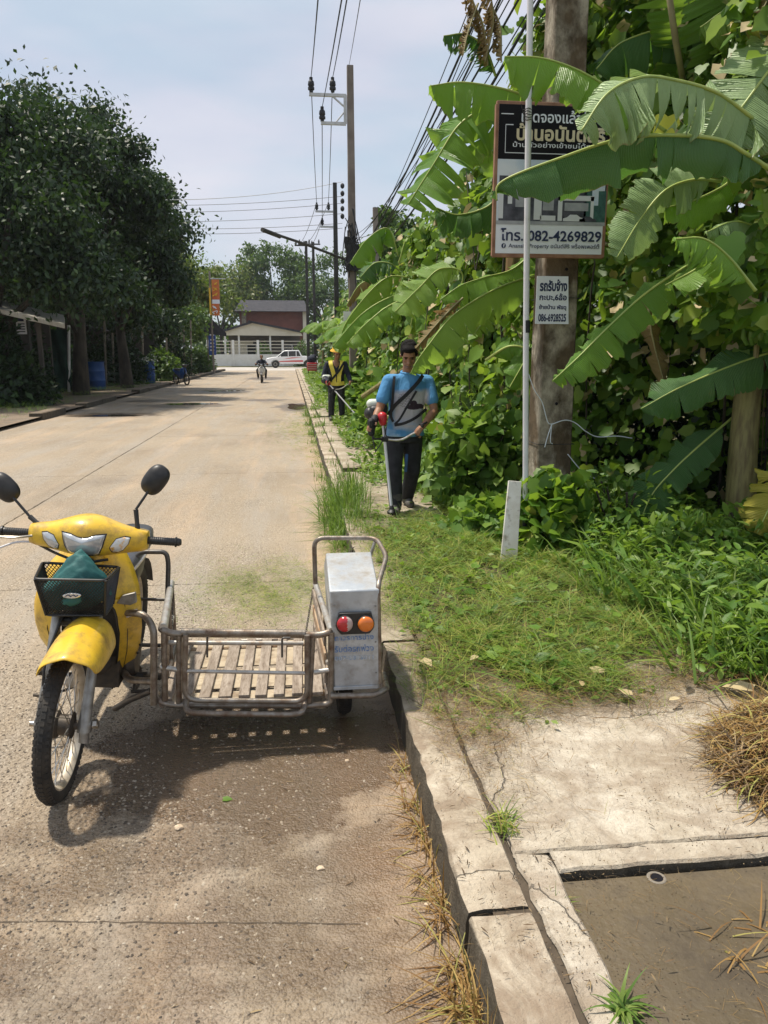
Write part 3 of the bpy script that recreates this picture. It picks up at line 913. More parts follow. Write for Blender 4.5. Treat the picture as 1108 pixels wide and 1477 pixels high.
# fork and its lower covers
for s_ in (-1, 1):
    mb = MB()
    p = BL([(s_ * .078, -.01, .262), (s_ * .078, .0, .31), (s_ * .078, .10, .50), (s_ * .075, .17, .66)])
    mb.tube(p, [.026, .022, .019, .019], 14)
    mb.sphere(B(s_ * .078, 0, .283), (.03, .028, .034))
    mb.tube(BL([(s_ * .078, -.018, .225), (s_ * .078, -.012, .262)]), .019, 10)
    mb.build('fork_leg', MT['alu'], bike)
mb = MB(); mb.tube(BL([(-.12, 0, .283), (.125, 0, .283)]), .011, 10); mb.lathe([(.0, 0), (.017, .0), (.017, .014), (0, .014)], B(.108, 0, .29), 'x', 6); mb.build('axle', MT['chrome'], bike)
mb = MB(); mb.box(B(0, .19, .63), (.15, .05, .04), (R(25), LEAN, 0)); mb.tube(BL([(0, .17, .62), (0, .34, .93)]), .03, 10); mb.build('steering_head', MT['black'], bike, bevel=.01)
mb = MB(); mb.tube(cr_spline(BL([(.0, .33, .88), (-.05, .16, .66), (-.085, .06, .5), (-.085, .03, .33)]), 6), .005, 6); mb.build('brake_cable', MT['black'], bike)

# front mudguard: a wide cape over the tyre, flaring round the fork
gp = [(-.190, .612, .104, .050), (-.180, .622, .110, .068), (-.14, .630, .116, .085), (-.07, .647, .118, .105), (0, .660, .118, .12), (.08, .668, .112, .13), (.16, .66, .105, .13)]
rings = []
for v_, z_, w_, drop in gp:
    ring = []
    for q in range(15):
        s_ = (q - 7) / 7
        x = .052 + w_ * .84 * math.sin(s_ * math.pi / 2 * .98) * (1 + .05 * abs(s_))
        beak = max(0, -s_ - .25) * max(0, 1 - (v_ + .205) / .12) * .06
        ring.append(B(x - .012 * beak, v_ + .035 * abs(s_) ** 2 * (s_ > 0) - .10 * beak, z_ - .045 * beak - drop * abs(s_) ** 2.6 + .012 * max(0, 1 - abs(s_) * 3)))
    rings.append(ring)
mb = MB(); mb.loft(rings, cap=False, closed=False)
o = mb.build('front_mudguard', MT['yellow'], bike, smooth=180)
sm_ = o.modifiers.new('thickness', 'SOLIDIFY'); sm_.thickness = .004
sb_ = o.modifiers.new('smooth', 'SUBSURF'); sb_.levels = sb_.render_levels = 1

# headlight cowl: a wing-shaped shell lofted from left to right
CW = .222
def cowl(x):
    t = abs(x) / CW
    zc = .922 + .006 * t + (.018 * math.exp(-(x / .12) ** 2))
    b = .041 + .036 * math.exp(-(x / .13) ** 2) + .006 * (1 - t)
    a = .042 + .060 * math.exp(-(x / .13) ** 2)
    vc = .315 + .02 * t ** 2
    return vc, zc, a, b
rings = []
for i_ in range(25):
    x = -CW + 2 * CW * i_ / 24
    vc, zc, a, b = cowl(x)
    sc = 1 if 0 < i_ < 24 else .90
    rings.append([B(x * (1 if 0 < i_ < 24 else 1.01), vc + a * sc * (math.copysign(abs(math.cos(q)) ** .85, math.cos(q))), zc + b * sc * (math.copysign(abs(math.sin(q)) ** .8, math.sin(q)))) for q in [2 * math.pi * j / 20 for j in range(20)]])
mb = MB(); mb.loft(rings)
mb.build('headlight_cowl', MT['yellow'], bike, smooth=70)


def cowl_front(x, z, off=.002):
    vc, zc, a, b = cowl(x)
    q = max(min((z - zc) / b, .97), -.97)
    s_ = abs(q) ** (1 / .8)
    c_ = math.sqrt(max(1 - s_ * s_, 0)) ** .85
    return vc - a * c_ - off


def patch(poly, n_in=5, off=.002, bulge=.004, sub=4):
    """lens lying on the cowl, polygon given in (x, z)"""
    P = []
    for i_ in range(len(poly)):
        a, b = poly[i_], poly[(i_ + 1) % len(poly)]
        for k_ in range(sub): P.append((a[0] + (b[0] - a[0]) * k_ / sub, a[1] + (b[1] - a[1]) * k_ / sub))
    cx, cz = sum(p[0] for p in P) / len(P), sum(p[1] for p in P) / len(P)
    rings = []
    for k_ in range(n_in + 1):
        t = 1 - k_ / n_in * .97
        rings.append([B(cx + (x - cx) * t, cowl_front(cx + (x - cx) * t, cz + (z - cz) * t, off + bulge * (1 - t * t)), cz + (z - cz) * t) for x, z in P])
    mb = MB(); mb.loft([[B(x, cowl_front(x, z, -.004), z) for x, z in P]] + rings, cap=False)
    n = len(P); o = len(mb.v) - n
    mb.f.append(tuple(o + k_ for k_ in range(n))); mb.m.append(0)
    return mb
hl = [(-.080, .964), (-.045, .962), (-.018, .953), (.0, .950), (.018, .953), (.045, .962), (.080, .964), (.068, .915), (.052, .880), (.0, .872), (-.052, .880), (-.068, .915)]
big = [(x * 1.07, .913 + (z - .913) * 1.09) for x, z in hl]
patch(big, off=.0008, bulge=.0005).build('headlight_bezel', MT['black'], bike, smooth=60)
patch(hl, off=.003, bulge=.010).build('headlight', MT['lens'], bike, smooth=60)
for s_, mt_ in ((-1, MT['lens']), (1, MT['lensorange'])):
    tl = [(s_ * .103, .893), (s_ * .096, .912), (s_ * .118, .946), (s_ * .145, .953), (s_ * .166, .949), (s_ * .160, .925), (s_ * .140, .898), (s_ * .118, .888)]
    if s_ < 0: tl = tl[::-1]
    patch([(x + (x - s_ * .13) * .09, .921 + (z - .921) * 1.12) for x, z in tl], off=.0006, bulge=.0003).build('lens_surround', MT['black'], bike, smooth=60)
    patch(tl, off=.0022, bulge=.006).build('turn_signal', mt_, bike, smooth=60)
# lower lip and black gap under the cowl
mb = MB(); mb.tube(cr_spline(BL([(-.19, .32, .885), (-.10, .26, .868), (0, .225, .853), (.09, .25, .862)]), 5), .006, 6); mb.build('cowl_seal', MT['black'], bike)
mb = MB(); mb.tube(BL([(0, .30, .90), (0, .36, .80)]), .05, 12); mb.build('steering_column_cover', MT['yellow'], bike)

# handlebars, grips, levers, mirrors
for s_ in (-1, 1):
    g = MB(); g.lathe([(.0, 0), (.0165, .001), (.0165, .010), (.020, .012), (.020, .018), (.0155, .021)] + [(.0155 + (.0012 if j % 2 else 0), .022 + j * .0042) for j in range(24)] + [(.0155, .125), (.021, .127), (.021, .133), (.0, .134)], (0, 0, 0), 'x', 16, Matrix.Scale(s_, 3, Vector((1, 0, 0))))
    off = B(s_ * .205, .335, .928)
    g.v = [tuple(off + MLEAN @ Vector(v)) for v in g.v]
    if s_ < 0: g.f = [f[::-1] for f in g.f]
    g.build('grip', MT['black'], bike, smooth=30)
    mb = MB(); mb.tube(BL([(s_ * .20, .335, .928), (s_ * .345, .335, .928)]), .011, 10); mb.lathe([(0, 0), (.016, .0), (.017, .008), (.012, .018), (0, .019)], B(s_ * .338, .335, .928), 'x', 12, Matrix.Scale(s_, 3, Vector((1, 0, 0)))); mb.build('bar_end', MT['black'], bike)
    # mirror: stem with rubber boot, tilted pill head
    b0 = B(s_ * .185, .33, .955)
    if s_ > 0: b1, b2, hc, tilt = at(196, 735, 3.1), at(211, 713, 3.12), at(224, 692, 3.14), R(38)
    else: b1, b2, hc, tilt = at(43, 745, 3.1), at(23, 722, 3.12), at(6, 703, 3.14), R(-42)
    mb = MB(); mb.tube([b0, b0.lerp(b1, .5), b1], [.011, .009, .010], 8); mb.tube(cr_spline([b1, b1.lerp(b2, .5), b2, hc], 4), .0055, 8); mb.build('mirror_stalk', MT['black'], bike)
    rr_ = Matrix.Rotation(R(-8), 3, 'X') @ Matrix.Rotation(tilt, 3, 'Y')
    rings = []
    for (sc, yy) in ((.0, -.026), (.45, -.0245), (.78, -.017), (.95, -.006), (1, .004), (.97, .010), (.9, .011), (.0, .011)):
        rings.append([hc + rr_ @ Vector(((abs(math.cos(q)) ** .8 * math.copysign(1, math.cos(q))) * .046 * max(sc, .01), yy, (abs(math.sin(q)) ** .75 * math.copysign(1, math.sin(q))) * .066 * max(sc, .01))) for q in [2 * math.pi * j / 28 for j in range(28)]])
    mb = MB(); mb.loft(rings); mb.build('mirror', MT['black'], bike, smooth=60)
mb = MB(); mb.tube(cr_spline([B(-.19, .30, .93), B(-.26, .26, .925), B(-.34, .27, .92)], 6), .005, 6); mb.build('brake_lever', MT['chrome'], bike)
mb = MB(); mb.tube(cr_spline([B(-.15, .33, .90), at(60, 782, 3.08), at(25, 782, 3.10), at(-6, 792, 3.12)], 8), .0045, 6); mb.build('white_cable', MT['pvc'], bike)

# leg shield
HWs = [(.90, .07), (.86, .092), (.82, .122), (.77, .155), (.70, .186), (.60, .204), (.50, .204), (.42, .194), (.34, .168), (.27, .135), (.20, .10), (.16, .08)]
def interp(tab, z):
    if z >= tab[0][0]: return tab[0][1]
    for (za, a), (zb, b) in zip(tab, tab[1:]):
        if zb <= z <= za: return a + (b - a) * (za - z) / (za - zb)
    return tab[-1][1]
VCs = [(.90, .40), (.82, .36), (.70, .325), (.55, .33), (.40, .38), (.27, .46), (.16, .53)]
INs = [(.66, 0), (.645, .055), (.63, .088), (.60, .108), (.5, .118), (.40, .108), (.30, .086), (.2, .062), (.16, .05)]
zs = [.90, .88, .86, .84, .82, .80, .77, .74, .70, .67, .66, .645, .63, .61, .58, .54, .50, .46, .42, .38, .34, .30, .27, .235, .20, .16]
def shield_pt(u, z):
    w_ = interp(HWs, z)
    x = w_ * u * (1.24 if u < 0 else .92)
    return B(x, interp(VCs, z) + .13 * abs(u) ** 2.2 + (.03 * (1 - abs(u))), z)
front = MB()
upz = [z for z in zs if z >= .655]
front.loft([[shield_pt(-1 + 2 * k_ / 20, z) for k_ in range(21)] for z in upz], cap=False, closed=False)
o = front.build('front_cover', MT['yellow'], bike, smooth=180)
s2 = o.modifiers.new('thickness', 'SOLIDIFY'); s2.thickness = .004
dnz = [z for z in zs if z <= .66]
for s_ in (-1, 1):
    rg = []
    for z in dnz:
        w_ = interp(HWs, z); i0 = interp(INs, z) / w_
        row = [shield_pt(s_ * (i0 + (1 - i0) * k_ / 8), z) for k_ in range(9)]
        q = row[0] + Vector((0, .05, 0))           # return flange inwards
        rg.append([q] + row)
    mb = MB(); mb.loft(rg if s_ < 0 else [r_[::-1] for r_ in rg], cap=False, closed=False)
    o = mb.build('leg_shield', MT['yellow'], bike, smooth=50)
    s2 = o.modifiers.new('thickness', 'SOLIDIFY'); s2.thickness = .004
mb = MB()
mb.loft([[B(interp(INs, z) * 1.1 * (-1 + 2 * k_ / 6) + 0, interp(VCs, z) + .075, z) for k_ in range(7)] for z in dnz[1:]], cap=False, closed=False)
o = mb.build('inner_panel', MT['black'], bike, smooth=180)
s2 = o.modifiers.new('thickness', 'SOLIDIFY'); s2.thickness = .006
# black lips framing the opening
for s_ in (-1, 1):
    mb = MB(); mb.tube([shield_pt(s_ * (interp(INs, z) / interp(HWs, z)), z) + Vector((0, -.001, 0)) for z in dnz[1:]], .0045, 6); mb.build('opening_trim', MT['black'], bike)
mb = MB(); q0 = shield_pt(.80, .655)
mb.prism([(-.045, -.012), (-.02, .022), (.035, .034), (.038, -.010), (.01, -.022)], .018, q0 + Vector((0, -.022, 0)), (1, 0, 0), (0, 0, 1)); mb.build('broken_lamp_base', MT['alu'], bike, bevel=.004)
for z in (.57, .41, .36):
    mb = MB(); p_ = shield_pt(.99, z); mb.sphere(p_ + Vector((.004, 0, 0)), .006, 8, 6); mb.build('screw', MT['black'], bike)

# seam, stickers and scuffs on the front cover
mb = MB(); mb.tube([shield_pt(u_ / 10, .79 - .02 * abs(u_ / 10)) + Vector((0, -.0015, 0)) for u_ in range(-10, 11)], .0022, 5); mb.build('panel_seam', MT['black'], bike)
for s_ in (-1, 1):
    mb = MB(); mb.tube([shield_pt(s_ * t_, z_) + Vector((s_ * .0005, -.0015, 0)) for t_, z_ in ((.70, .64), (.74, .5), (.76, .4), (.78, .3))], .0018, 5); mb.build('panel_seam', MT['black'], bike)
mb = MB(); mb.loft([[shield_pt(.72 + .1 * i_, z_) + Vector((.001, -.003, 0)) for i_ in range(3)] for z_ in (.60, .585, .57)], cap=False, closed=False); mb.build('sticker', MT['silver'], bike)
# body, seat, engine, exhaust
rings = []
for v, w_, zt, zb in ((.50, .05, .60, .45), (.62, .085, .63, .40), (.75, .106, .65, .42), (.95, .113, .66, .46), (1.2, .11, .67, .5), (1.42, .08, .68, .54), (1.55, .05, .68, .6)):
    zc, hh = (zt + zb) / 2, (zt - zb) / 2
    rings.append([B(-.05 + w_ * math.copysign(abs(math.cos(q)) ** .7, math.cos(q)), v, zc + hh * math.copysign(abs(math.sin(q)) ** .7, math.sin(q))) for q in [2 * math.pi * j / 18 for j in range(18)]])
mb = MB(); mb.loft(rings); mb.build('side_body', MT['black'], bike, smooth=60)
rings = []
for v, w_, zt, th in ((.56, .055, .665, .02), (.62, .09, .695, .035), (.72, .112, .715, .05), (.88, .118, .715, .055), (1.1, .118, .72, .06), (1.3, .11, .73, .06), (1.46, .08, .73, .04), (1.5, .05, .72, .02)):
    rings.append([B(-.025 + w_ * math.copysign(abs(math.cos(q)) ** .6, math.cos(q)), v, zt - .005 - th / 2 + th / 2 * math.copysign(abs(math.sin(q)) ** .8, math.sin(q)) - .012 * abs(math.cos(q)) ** 3) for q in [2 * math.pi * j / 18 for j in range(18)]])
mb = MB(); mb.loft(rings); mb.build('seat', MT['seat'], bike, smooth=60)
mb = MB(); mb.tube(cr_spline(BL([(.062, .57, .652), (.086, .65, .672), (.096, .85, .675), (.096, 1.1, .68)]), 5), .007, 6); mb.build('seat_trim', MT['chrome'], bike)
mb = MB()
mb.box(B(0, .62, .30), (.20, .30, .16), (0, LEAN, 0)); mb.tube(BL([(0, .50, .33), (0, .36, .38)]), .055, 12)
mb.lathe([(0, 0), (.075, 0), (.08, .02), (.06, .05), (0, .055)], B(.10, .60, .28), 'x', 18); mb.lathe([(0, 0), (.06, 0), (.06, .03), (0, .04)], B(.10, .74, .30), 'x', 18)
for j in range(5): mb.tube(BL([(-.0, .40 + j * .018, .375 - j * .008), (0, .404 + j * .018, .373 - j * .008)]), .068, 12)
mb.build('engine', MT['engine'], bike, bevel=.012)
for s_ in (-1, 1):
    mb = MB(); mb.tube(BL([(s_ * .09, .56, .235), (s_ * .16, .55, .235)]), .010, 8); mb.tube(BL([(s_ * .16, .55, .235), (s_ * .255, .55, .245)]), .017, 10); mb.sphere(B(s_ * .257, .55, .247), (.012, .02, .02), 10, 8); mb.build('footpeg', MT['rubber'], bike)
mb = MB(); mb.tube(rounded(BL([(-.10, .50, .20), (-.17, .44, .19), (-.19, .40, .20)]), .03), .006, 8); mb.tube(BL([(-.19, .40, .2), (-.235, .40, .205)]), .008, 8); mb.build('brake_pedal', MT['engine'], bike)
mb = MB(); mb.tube(rounded(BL([(.12, .62, .25), (.155, .54, .21), (.16, .48, .20)]), .03), .007, 8); mb.tube(BL([(.15, .48, .20), (.215, .48, .205)]), .008, 8); mb.tube(rounded(BL([(.12, .66, .26), (.15, .70, .22), (.155, .66, .16), (.14, .58, .15)]), .04), .007, 8); mb.build('gear_pedal', MT['engine'], bike)
mb = MB(); mb.tube(rounded(BL([(-.06, .45, .30), (-.12, .50, .2), (-.14, .8, .2), (-.15, 1.3, .26)]), .06), [.016] * 1 + [.016] * 18 if False else .022, 10); mb.tube(BL([(-.15, 1.0, .24), (-.155, 1.5, .30)]), .04, 14); mb.build('exhaust', MT['alu'], bike)
mb = MB(); mb.box(B(-.06, 1.5, .58), (.10, .05, .06), (0, LEAN, 0)); mb.build('tail_lamp', MT['red'], bike, bevel=.01)
rings = []
for a in [R(x) for x in range(20, 170, 15)]:
    rings.append([B(w_, 1.22 + math.cos(a) * (.325 - abs(w_) * .3), .283 + math.sin(a) * (.325 - abs(w_) * .3)) for w_ in (-.055, -.03, 0, .03, .055)])
mb = MB(); mb.loft(rings, cap=False, closed=False); mb.build('rear_mudguard', MT['black'], bike)

# front basket
NL, NR, FL, FR = Vector((-.973, 2.815, .832)), Vector((-.722, 2.815, .818)), Vector((-1.005, 3.01, .842)), Vector((-.715, 3.01, .815))
bNL, bNR, bFL, bFR = Vector((-.955, 2.845, .682)), Vector((-.742, 2.845, .672)), Vector((-.965, 2.98, .682)), Vector((-.742, 2.98, .672))
mb = MB(); mb.tube(rounded([NL.lerp(NR, .5), NR, FR, FL, NL, NL.lerp(NR, .499)], .02), .0055, 8)
mb.tube(rounded([bNL.lerp(bNR, .5), bNR, bFR, bFL, bNL, bNL.lerp(bNR, .499)], .02), .005, 8)
for a, b in ((NL, bNL), (NR, bNR), (FL, bFL), (FR, bFR)): mb.tube([a, b], .005, 6)
mb.build('basket_frame', MT['black'], bike)
def lattice(mb, a, b, c, d, nu, nv):
    """diagonal wires on quad a-b (top) d-c (bottom)"""
    def q(u, v): return a.lerp(b, u).lerp(d.lerp(c, u), v)
    ncell = nv
    for k_ in range(-ncell, nu + 1):
        for sgn in (1, -1):
            u0, v0, u1, v1 = k_ / nu, 0., (k_ + ncell) / nu, 1.
            if u0 < 0: v0 = -u0 * nu / ncell; u0 = 0.
            if u1 > 1: v1 = 1 - (u1 - 1) * nu / ncell; u1 = 1.
            if v1 - v0 < .02: continue
            if sgn < 0: u0, u1 = 1 - u0, 1 - u1
            mb.tube([q(u0, v0), q(u1, v1)], .0016, 4, cap=False)
mb = MB()
for (a, b, c, d, n1, n2) in ((NL, NR, bNR, bNL, 20, 11), (NR, FR, bFR, bNR, 14, 11), (FL, NL, bNL, bFL, 14, 11), (FL, FR, bFR, bFL, 20, 11), (bNL, bNR, bFR, bFL, 18, 9)):
    lattice(mb, a, b, c, d, n1, n2)
o = mb.build('basket_mesh', MT['black'], bike, smooth=0); o['kind'] = 'stuff'
mb = MB(); c_ = NL.lerp(NR, .5).lerp(bNL.lerp(bNR, .5), .42) + Vector((.0, -.008, 0))
for r1, r2, z_, m_ in ((.033, .0105, 0, 'silver'),):
    mb.loft([[c_ + Vector((r1 * t * math.cos(q), y_, r2 * t * math.sin(q))) for q in [2 * math.pi * j / 24 for j in range(24)]] for t, y_ in ((1, .004), (1, -.001), (.93, -.0025), (.82, -.0028), (.8, -.001), (.0, -.001))])
mb.build('badge', MT['silver'], bike)
mb = MB(); mb.tube([c_ + Vector((x, -.004, z)) for x, z in ((-.022, -.001), (-.012, .004), (-.004, -.003), (.006, .003), (.014, -.003), (.022, .001))], .0018, 5); mb.build('badge_mark', MT['ink'], bike)
# basket bracket
mb = MB(); mb.box(B(0, .30, .70), (.09, .10, .02), (0, LEAN, 0)); mb.build('basket_bracket', MT['black'], bike)
# teal cloth stuffed in the basket: crumpled heap
bm = bmesh.new(); bmesh.ops.create_icosphere(bm, subdivisions=5, radius=1)
from mathutils import noise as mn
for v in bm.verts:
    p = v.co.copy()
    q = p + Vector((0, 0, .0))
    f = 1 + .16 * mn.noise(p * 1.6 + Vector((3, 1, 2))) + .07 * (1 - abs(mn.noise(p * 3.4))) + .035 * mn.noise(p * 8)
    x, y_, z = p.x * .116 * f, p.y * .080 * f, p.z * .070 * f
    if p.z > .1:                                        # a peak of cloth above the rim
        k_ = max(0, 1 - (abs((p.x - .12) / .85) ** 1.6)) * (p.z - .1)
        z += .095 * k_ * (1 + .25 * mn.noise(p * 4))
    v.co = Vector((-.858 + x + .01 * p.z, 2.912 + y_, .752 + z))
me = bpy.data.meshes.new('cloth'); bm.to_mesh(me); bm.free(); me.materials.append(MT['teal'])
me.polygons.foreach_set('use_smooth', [True] * len(me.polygons))
cloth = link('raincoat', me)
tag(cloth, 'crumpled teal raincoat stuffed into the motorcycle basket', 'raincoat')

# ------------------------------------------------------------------ sidecar frame
def tub(name, pts, r=.0125, m='tubegrey', rad=.035, n=10, mb=None):
    own = mb is None
    mb = mb or MB()
    mb.tube(rounded(pts, rad, 6), r, n)
    if own: return mb.build(name, MT[m], bike)
FY = 3.05                               # plane of the front gate
A = lambda px, py, y=FY: at(px, py, y)
BK = 3.74
# top front rail bending back at both ends, and the second one below it
tub('top_rail', [A(234, 900, 3.35), A(233, 908), A(247, 914), A(462, 916), A(478, 911), A(477, 900, 3.2)], .0145, rad=.03)
tub('top_rail', [A(243, 927, 3.09), A(438, 928, 3.09)], .010, 'tubelight')
mb = MB(); mb.tube([A(262, 912, 3.04), A(440, 914, 3.04)], .017, 10); mb.build('hinge_sleeve', MT['tubegrey'], bike)
# gate: bent U with a mid rail
tub('gate_frame', [A(268, 915, 3.02), A(266, 1010, 3.02), A(443, 1012, 3.02), A(443, 916, 3.02)], .0115, rad=.06)
tub('gate_rail', [A(268, 968, 3.02), A(442, 971, 3.02)], .008, 'tubelight')
for x in (299, 407): tub('gate_hook', [A(x + 12 if x > 400 else x, 920, 3.0), A(x, 920, 3.0), A(x, 948, 3.0)], .0045, 'tubedark', .01)
for xa, xb in ((259, 258), (451, 446)): tub('gate_post', [A(xa, 915), A(xb, 1013)], .013)
for xa, xb, ya, yb in ((237, 238, 912, 1010), (478, 477, 912, 1012)): tub('corner_post', [A(xa, ya), A(xb, yb)], .0135)
tub('side_rail', [A(231, 962), A(256, 966)], .011, 'tubelight')
tub('side_rail', [A(453, 970), A(476, 966)], .011, 'tubelight')
tub('bottom_rail', [A(227, 1000, 3.3), A(227, 1010), A(244, 1017), A(264, 1017), A(443, 1018), A(472, 1016), A(479, 1008), A(478, 990, 3.4)], .013, rad=.03)
tub('bumper', [A(268, 1010, 3.05), A(269, 1028, 3.0), A(290, 1029, 2.99), A(420, 1031, 2.99), A(438, 1028, 3.0), A(440, 1012, 3.05)], .0125, rad=.03)
# rails running back along both sides, posts at the back
tub('side_top_rail', [A(236, 906), A(247, 841, BK)], .017, 'tubelight', n=12)
tub('side_top_rail', [A(478, 910), A(455, 842, BK)], .014, 'tubelight')
zb = .20
for s_, m_ in ((0, 'tubegrey'), (1, 'tubegrey')):
    p0 = A(234, 1010) if s_ == 0 else A(474, 1010)
    top = A(247, 841, BK) if s_ == 0 else A(455, 842, BK)
    tub('rear_post', [top, Vector((top.x, BK, zb))], .0125)
    tub('chassis_rail', [Vector((p0.x, FY, zb)), Vector((top.x, BK, zb))], .014)
    for t in (.35, .68): tub('side_strut', [A(236, 906).lerp(top, t) if s_ == 0 else A(478, 910).lerp(top, t), Vector((p0.x, FY, zb)).lerp(Vector((top.x, BK, zb)), t)], .0085, 'rust' if s_ else 'tubegrey')
    tub('side_mid_rail', [Vector((p0.x, FY, .35)), Vector((top.x, BK, .35))], .009, 'tubelight')
tub('rear_rail', [Vector((-.63, BK, zb)), Vector((.07, BK, zb))], .0125)
# wooden side boards on the box side
for k_ in range(3):
    mb = MB(); z_ = .27 + k_ * .085
    a, b = Vector((.095, FY + .03, z_)), Vector((.06, BK - .02, z_ + .01)); d = b - a
    mb.box((a + b) / 2, (.012, d.length, .055), Matrix.Rotation(math.atan2(-d.x, d.y), 3, 'Z')); mb.build('side_board', MT['wood' if k_ != 1 else 'rust'], bike, bevel=.003)
# deck: slats lengthwise over three cross bearers
for yb_ in (3.12, 3.30, 3.50, 3.68):
    tub('cross_bearer', [Vector((-.61, yb_, .186)), Vector((.09, yb_, .186))], .014, 'rust')
xs_ = np.linspace(-.575, .055, 9)
for i_, x in enumerate(xs_):
    mb = MB(); wv = rng.uniform(.044, .054)
    mb.box((x + rng.uniform(-.004, .004), 3.40, .2085 + rng.uniform(-.002, .002)), (wv, .66, .014), (0, rng.uniform(-.02, .02), rng.uniform(-.008, .008)))
    mb.build('deck_slat', MT['wood'], bike, bevel=.002)
# cross strips dividing the gaps into small openings
for yb_ in (3.10, 3.24, 3.38, 3.52, 3.66):
    pass
for ya_, yb_ in ((3.07, 3.150), (3.185, 3.385), (3.425, 3.635), (3.672, 3.73)):
    mb = MB(); mb.box((-.26, (ya_ + yb_) / 2, .1965), (.67, yb_ - ya_, .006)); mb.build('under_board', MT['woodpale'], bike, bevel=.001)
# chains
def chain(name, a, b, n=18, sag=.0):
    mb = MB()
    for k_ in range(n):
        t = (k_ + .5) / n
        p = a.lerp(b, t) - Vector((0, 0, sag * math.sin(math.pi * t)))
        d = (b - a).normalized()
        q = d.to_track_quat('Z', 'Y').to_matrix() @ Matrix.Rotation(math.pi / 2 * (k_ % 2) + .4, 3, 'Z')
        L = (b - a).length / n * .66
        mb.tube([p + q @ Vector((.0048 * math.cos(x), 0, L * math.sin(x))) for x in [2 * math.pi * j / 10 for j in range(11)]], .0018, 5, cap=False)
    o = mb.build(name, MT['tubedark'], bike); o['kind'] = 'stuff'
chain('chain', A(250, 842, BK), A(248, 912, 3.52), 22)
chain('chain', A(452, 848, BK), A(441, 914, 3.52), 22)
# tall back frame beside the saddle
tub('passenger_rail', [A(197, 930, 3.62), A(194, 864, 3.64), A(196, 796, 3.66), A(240, 796, 3.66), A(243, 812, 3.66), A(240, 910, 3.6)], .0115, 'tubedark', .05)
tub('passenger_rail', [A(196, 864, 3.64), A(241, 865, 3.64)], .008, 'tubedark')
tub('passenger_rail', [A(190, 930, 3.62), A(232, 931, 3.62)], .010, 'tubedark')
# joining tubes between the bike and the sidecar
tub('joining_tube', [A(182, 884, 3.16), A(207, 885, 3.1), A(222, 905, FY), A(222, 1016, FY - .01)], .0145, rad=.07, n=12)
tub('joining_tube', [A(172, 960, 3.35), A(186, 981, 3.2), A(222, 983, 3.07)], .016, 'tubegrey', .05)
tub('joining_tube', [A(170, 968, 3.5), A(188, 973, 3.4), A(222, 973, 3.25)], .013, 'tubedark', .05)
tub('joining_tube', [A(166, 1022, 3.3), A(186, 1010, 3.2), A(219, 996, 3.07)], .014, 'tubedark', .03)
# galvanised box over the sidecar wheel
x0, x1 = A(480, 990).x, A(546, 990).x
prof = [(FY, .225), (FY, .672), (3.40, .742), (3.72, .60), (3.74, .225)]
mb = MB()
xa, xb = x0 - .008, x1 + .004
rl, rr2 = [], []
vs = [(xa if z > .4 else x0 + .006, y_, z) for y_, z in prof] + [(xb, y_, z) for y_, z in prof]
n = len(prof)
mb.add(vs, [tuple(range(n)), tuple(range(2 * n - 1, n - 1, -1))] + [(k_, k_ + n, (k_ + 1) % n + n, (k_ + 1) % n) for k_ in range(n)])
mb.build('wheel_box', MT['galv'], bike, bevel=.006)
mb = MB(); mb.box(((x0 + x1) / 2, FY - .004, .236), (.19, .004, .016)); mb.build('box_lower_strip', MT['galv'], bike, bevel=.002)
for (x, z) in ((x0 + .012, .61), (x1 - .012, .60), (x1 - .012, .44), (x1 - .01, .30)):
    mb = MB(); mb.sphere((x, FY - .001, z), (.004, .003, .004), 8, 6); mb.build('rivet', MT['alu'], bike)
# frame around the box
tub('guard_hoop', [A(455, 842, 3.5), A(453, 776, 3.5), A(543, 776, 3.5), A(558, 802, 3.3), A(545, 845, 3.06), A(548, 985, 3.06)], .011, 'tubegrey', .05)
tub('guard_hoop', [A(541, 781, 3.48), A(530, 815, 3.55)], .009, 'tubelight')
tub('box_base_rail', [A(477, 1004, 3.03), A(540, 1003, 3.03), A(558, 994, 3.08), A(554, 972, 3.5)], .013, 'tubegrey', .03)
# tail lamp cluster with its backing plate
lc = A(512, 898, FY - .004)
mb = MB(); mb.prism([(-.100, -.012), (-.092, -.034), (-.072, -.058), (.072, -.058), (.092, -.034), (.098, -.012), (.082, .052), (-.082, .052)], .016, lc + Vector((.001, .0, .004)), (1, 0, 0), (0, 0, 1), (0, -1, 0))
mb.v = [(lc.x + (x - lc.x) * .83, y_, lc.z + (z - lc.z) * .87) for x, y_, z in mb.v]
mb.build('lamp_plate', MT['black'], bike, bevel=.004)
def lens(name, cx, cz, r_, m_, half=None):
    mb = MB(); rings = []
    for t, y_ in ((1.08, 0), (1.08, -.007), (1, -.010)):
        rings.append([Vector((cx + r_ * t * math.cos(q), lc.y - .015 + y_, cz + r_ * t * math.sin(q))) for q in [2 * math.pi * j / 28 for j in range(28)]])
    mb.loft(rings); mb.build('lamp_ring', MT['black'], bike, smooth=30)
    mb = MB(); rings = []
    for t, y_ in ((1, -.008), (.97, -.014), (.85, -.019), (.6, -.0235), (.3, -.0255), (.01, -.026)):
        rings.append([Vector((cx + r_ * t * math.cos(q), lc.y - .015 + y_, cz + r_ * t * math.sin(q))) for q in [2 * math.pi * j / 28 for j in range(28)]])
    mats = [m_] if half is None else [m_, half]
    mb.loft(rings)
    if half is not None: mb.m = [1 if np.mean([mb.v[i][0] for i in f]) > cx + .009 else 0 for f in mb.f]
    o = mb.build(name, mats, bike, smooth=50)
l1, l2 = A(497, 897), A(527, 897)
lens('tail_lamp_lens', l1.x, l1.z, .034, MT['red'], MT['redfade'])
lens('turn_lamp_lens', l2.x, l2.z, .034, MT['orange'])
